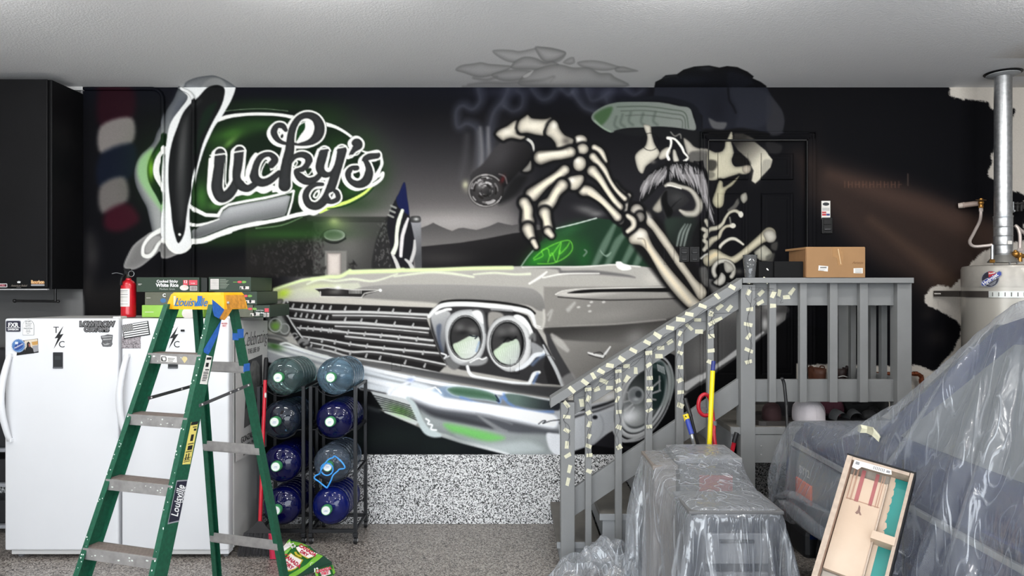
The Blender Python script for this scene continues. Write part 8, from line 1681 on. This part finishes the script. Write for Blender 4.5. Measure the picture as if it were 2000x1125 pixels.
pb(0, Wd, 0, LEN, -.075, -.064, 'base_panel', PLYG); pb(0, .02, 0, LEN, -.064, .0, 'side_panel', PLYE); pb(Wd-.018, Wd-.006, 0, LEN, -.064, .0, 'side_panel', PLYE); pb(Wd-.006, Wd, -.004, LEN, -.076, .002, 'edge_band', BLK)
pb(.02, Wd-.02, 0, .014, -.064, -.002, 'end_panel', PLYE); pb(-.002, Wd, -.007, -.0005, -.076, .001, 'edge_band', BLK)
for zz in (-.012, -.026, -.042, -.054): pb(.0195, .0206, .014, LEN, zz, zz+.003, 'ply_layer', mat('ply_dark', (164, 128, 108), .6), 0)
wi = Wd*.64
pb(.024, wi, .06, .455, -.062, -.036, 'inner_panel', PLY); pb(.024, wi, .46, LEN, -.063, -.054, 'lower_panel', PLYG); pb(wi, wi+.006, .06, LEN, -.062, -.030, 'divider', PLYE)
pb(wi+.012, Wd-.02, .016, LEN, -.063, -.056, 'teal_strip', TEAL); pb(wi+.006, wi+.022, .016, LEN, -.0555, -.053, 'bare_edge', PLY, 0); pb(wi-.004, Wd-.012, .268, .30, -.06, .004, 'cross_piece', PLY)
for x0, x1, m in ((.034, .038, 'ply_dark'), (.046, .052, 'ply_dark'), (.062, .076, 'faded_red'), (.112, .124, 'faded_red'), (.134, .138, 'ply_dark'), (.142, .145, 'ply_dark')): pb(x0, x1, .03, .165, -.0362, -.0345, 'routed_line', MATS[m], 0)
pb(.034, .15, .16, .163, -.0362, -.0345, 'routed_line', MATS['ply_dark'], 0)
b = MB(); b.prism([(.083, .175), (.089, .182), (.092, .2), (.1, .212), (.094, .214), (.089, .206), (.084, .214), (.077, .21), (.083, .198)], lambda u, v, d: PM @ Vector((u, v, -.0355+d)), 0, .001); put(b, 'stamp', mat('stamp_brown', (120, 92, 82), .6), t)
b = MB(); b.prism([(.03, .012), (.16, .012), (.165, .03), (.145, .034), (.06, .034), (.05, .05), (.028, .046)], lambda u, v, d: PM @ Vector((u, v, -.001+d)), 0, .001); put(b, 'torn_label', PAPER, t)
b = MB()
for k in range(7): b.box(.1+k*.006, .103+k*.006, .016, .03, .0005, .0012, 0, PM)
b.box(.036, .05, .018, .03, .0005, .0012, 0, PM).box(.145, .158, .018, .028, .0005, .0012, 0, PM); put(b, 'label_print', DIM, t)['kind'] = 'stuff'
random.seed(6)
for k in range(7):
    y0 = .03+k*.034; q_ = random.uniform(.003, .014)*(k+2)/7; b = MB(); b.prism([(wi+.02, y0), (wi+.024+q_*.6, y0+.004), (wi+.024+q_, y0+.02), (wi+.023+q_*.4, y0+.034), (wi+.02, y0+.036)], lambda u, v, d: PM @ Vector((u, v, -.0557+d)), 0, .001); put(b, 'chipped_paint', PLY, t)
# ================================================================ clear plastic sheets: a small cloth solver lays them over what they cover
def hull(*planes): return [(Vector(n).normalized(), Vector(n).normalized().dot(Vector(p))) for n, p in planes]
def bx(x0, x1, y0, y1, z0, z1):
    c = .03
    return hull(((-1, 0, 0), (x0, 0, 0)), ((1, 0, 0), (x1, 0, 0)), ((0, -1, 0), (0, y0, 0)), ((0, 1, 0), (0, y1, 0)), ((0, 0, 1), (0, 0, z1)), ((-1, 0, 1), (x0, 0, z1-c)), ((1, 0, 1), (x1, 0, z1-c)), ((0, -1, 1), (0, y0, z1-c)), ((0, 1, 1), (0, y1, z1-c)))
def lay_sheet(x0, x1, y0, y1, z0, nx, ny, rot, solids, walls, steps, seed, pin=None, slack=1.0):
    rs = np.random.RandomState(seed); u, v = np.meshgrid(np.linspace(x0, x1, nx), np.linspace(y0, y1, ny)); cxx, cyy = (x0+x1)/2, (y0+y1)/2
    c, s = math.cos(rot), math.sin(rot)
    X = np.stack([cxx+(u-cxx)*c-(v-cyy)*s, cyy+(u-cxx)*s+(v-cyy)*c, np.full_like(u, z0)+rs.rand(ny, nx)*.012], -1)
    for k in range(6):
        a = rs.rand(3)*6.28; X[..., 2] += .008*np.sin(u*rs.uniform(4, 14)+a[0])*np.sin(v*rs.uniform(4, 14)+a[1])
    du, dv = (x1-x0)/(nx-1)*slack, (y1-y0)/(ny-1)*slack; dd = math.hypot(du, dv); Pv = X.copy(); fix = None if pin is None else pin(X); X0 = X.copy()
    SL = [(np.array([tuple(n) for n, _ in h]), np.array([d for _, d in h])) for h in solids]
    def solve(A, B, L, k):
        d = B-A; l = np.sqrt((d*d).sum(-1, keepdims=True))+1e-9; d *= (k*.5*(l-L)/l); A += d; B -= d
    for st in range(steps):
        V = np.clip((X-Pv)*.975, -.03, .03); Pv = X.copy(); X = X+V; X[..., 2] -= .00024
        for it in range(9):
            for o in (0, 1):
                solve(X[:, o:nx-1:2], X[:, o+1::2], du, 1) if True else 0
                solve(X[o:ny-1:2], X[o+1::2], dv, 1)
            for o in (0, 1):
                solve(X[o:ny-1:2, :-1], X[o+1::2, 1:], dd, .55); solve(X[o:ny-1:2, 1:], X[o+1::2, :-1], dd, .55)
            if it == 8:
                for o in (0, 1, 2, 3): solve(X[:, o:nx-2:4], X[:, o+2::4][:, :X[:, o:nx-2:4].shape[1]], du*2, .12); solve(X[o:ny-2:4], X[o+2::4][:X[o:ny-2:4].shape[0]], dv*2, .12)
            if it in (2, 5, 8):
                for N, D in SL:
                    q = np.einsum('ijk,lk->ijl', X, N)-D-.012; m = q.argmax(-1); g = np.take_along_axis(q, m[..., None], -1)[..., 0]; h = g < 0
                    X[h] -= N[m[h]]*g[h][:, None]; Pv[h] += (X[h]-Pv[h])*.55
                for ax, sg, lim in walls:
                    l_ = lim-sg*max(0, 1-st/110)*1.1; h = (X[..., ax]-l_)*sg < 0; X[..., ax][h] = l_; Pv[..., ax][h] = l_
                h = X[..., 2] < .006; X[..., 2][h] = .006; Pv[h] += (X[h]-Pv[h])*.7
                if fix is not None: X[fix] = X0[fix]; Pv[fix] = X0[fix]
    return X
def sheet(name, X, m, label, cat):
    ny, nx = X.shape[:2]; o = grid_mesh(name, X, nx, ny, None, m); tag(o, label, cat)
    md = o.modifiers.new('smooth', 'SUBSURF'); md.levels = 1; md.render_levels = 1; return o
FILM = film_mat('clear_film', .23, (228, 233, 240), .12, 1.1, .65); FILM2 = film_mat('clear_film_car', .25, (206, 211, 218), .18, .6, .5)
hull_car = [hull(((-1, 0, 0), (XL-.012, 0, 0)), ((0, 1, 0), (0, 4.12, 0)), ((0, 0, 1), (0, 0, 1.14)), ((1, 0, 0), (XR, 0, 0)), ((0, 1, .8), (0, 4.10, .95)), ((-1, 0, .9), (XL-.005, 0, 1.09)), ((0, .16, 1), (0, 3.6, 1.115))),
            hull(((0, .56, .66), (0, 3.2, 1.16)), ((0, 0, 1), (0, 0, 1.785)), ((-1, 0, .23), (XL+.02, 0, 1.14)), ((1, 0, 0), (XR, 0, 0)), ((-1, 0, 1), (XL+.14, 0, 1.76))),
            hull(((-1, 0, 0), (p_tl.x+.06, 0, 0)), ((1, 0, 0), (0, 0, 0))) ]
Xc = lay_sheet(.62, 3.2, 1.30, 5.2, 1.86, 92, 138, .0, hull_car[:2], [(1, -1, 4.40), (0, 1, 1.50)], 230, 3, lambda X: (X[..., 0] > 3.1) & (X[..., 1] < 2.6))
sheet('plastic_sheet', Xc, FILM2, 'large clear plastic sheet draped over the blue car', 'plastic sheet')
cart_h = [bx(.82, 1.26, 3.16, 3.48, 0, .806), bx(.907, 1.253, 3.71, 4.03, 0, .916), bx(.757, .893, 3.67, 4.01, 0, .886)]
Xs = lay_sheet(.10, 1.95, 2.45, 5.0, .97, 84, 116, .16, cart_h, [(1, -1, 4.09), (0, -1, 1.50), (0, 1, .65), (1, 1, 2.95)], 250, 11)
sheet('plastic_sheet', Xs, FILM, 'clear plastic sheet draped over the work cart and boxes by the stairs', 'plastic sheet')
# crumpled spare film on the floor
u, v = np.meshgrid(np.linspace(-1, 1, 56), np.linspace(-1, 1, 44)); rs = np.random.RandomState(5); hgt = np.zeros_like(u)
for k in range(9):
    a = rs.rand(2)*6.28; th = rs.rand()*3.14; f = rs.uniform(3, 9); hgt += np.abs(np.sin((u*math.cos(th)+v*math.sin(th))*f+a[0]+1.5*np.sin(v*2+a[1])))*.05
Z = np.maximum(0, (1-u*u)*(1-v*v))**.5*(.10+hgt*.55)*(1+.5*u)
Xh = np.stack([.50+u*.26+.03*np.sin(v*7), 4.17+v*.2+.02*np.sin(u*9), .004+Z], -1)
sheet('plastic_bundle', Xh, FILM, 'small crumpled bundle of clear plastic on the floor at the foot of the stairs', 'plastic')
# torn masking paper stuck on the sheet over the bonnet
def on_sheet(X, px, py):
    q = X.reshape(-1, 3); k = np.argmin((1000+q[:, 0]*F/q[:, 1]-px)**2+(562.5-(q[:, 2]-EYE)*F/q[:, 1]-py)**2+q[:, 1]*30); return Vector(q[k])
b = MB(); A = []
for i, (px, py, w) in enumerate(((1673, 842, .02), (1683, 845, .03), (1693, 845, .025), (1703, 851, .03), (1713, 856, .025), (1720, 857, .012))):
    p = on_sheet(Xc, px, py)+Vector((0, -.012, .012+.004*(i % 2))); A.append([b.bm.verts.new(p+Vector((-.004, 0, -w*.6))), b.bm.verts.new(p+Vector((0, -.006*(i % 2), .004))), b.bm.verts.new(p+Vector((.004, .01, w*.6)))])
for p_, q_ in zip(A, A[1:]):
    for k in range(2): b.bm.faces.new((p_[k], p_[k+1], q_[k+1], q_[k]))
o = b.done('paper_strip', TAPE); tag(o, 'torn strip of cream masking paper stuck to the plastic over the car bonnet', 'paper')
md = o.modifiers.new('thickness', 'SOLIDIFY'); md.thickness = .002
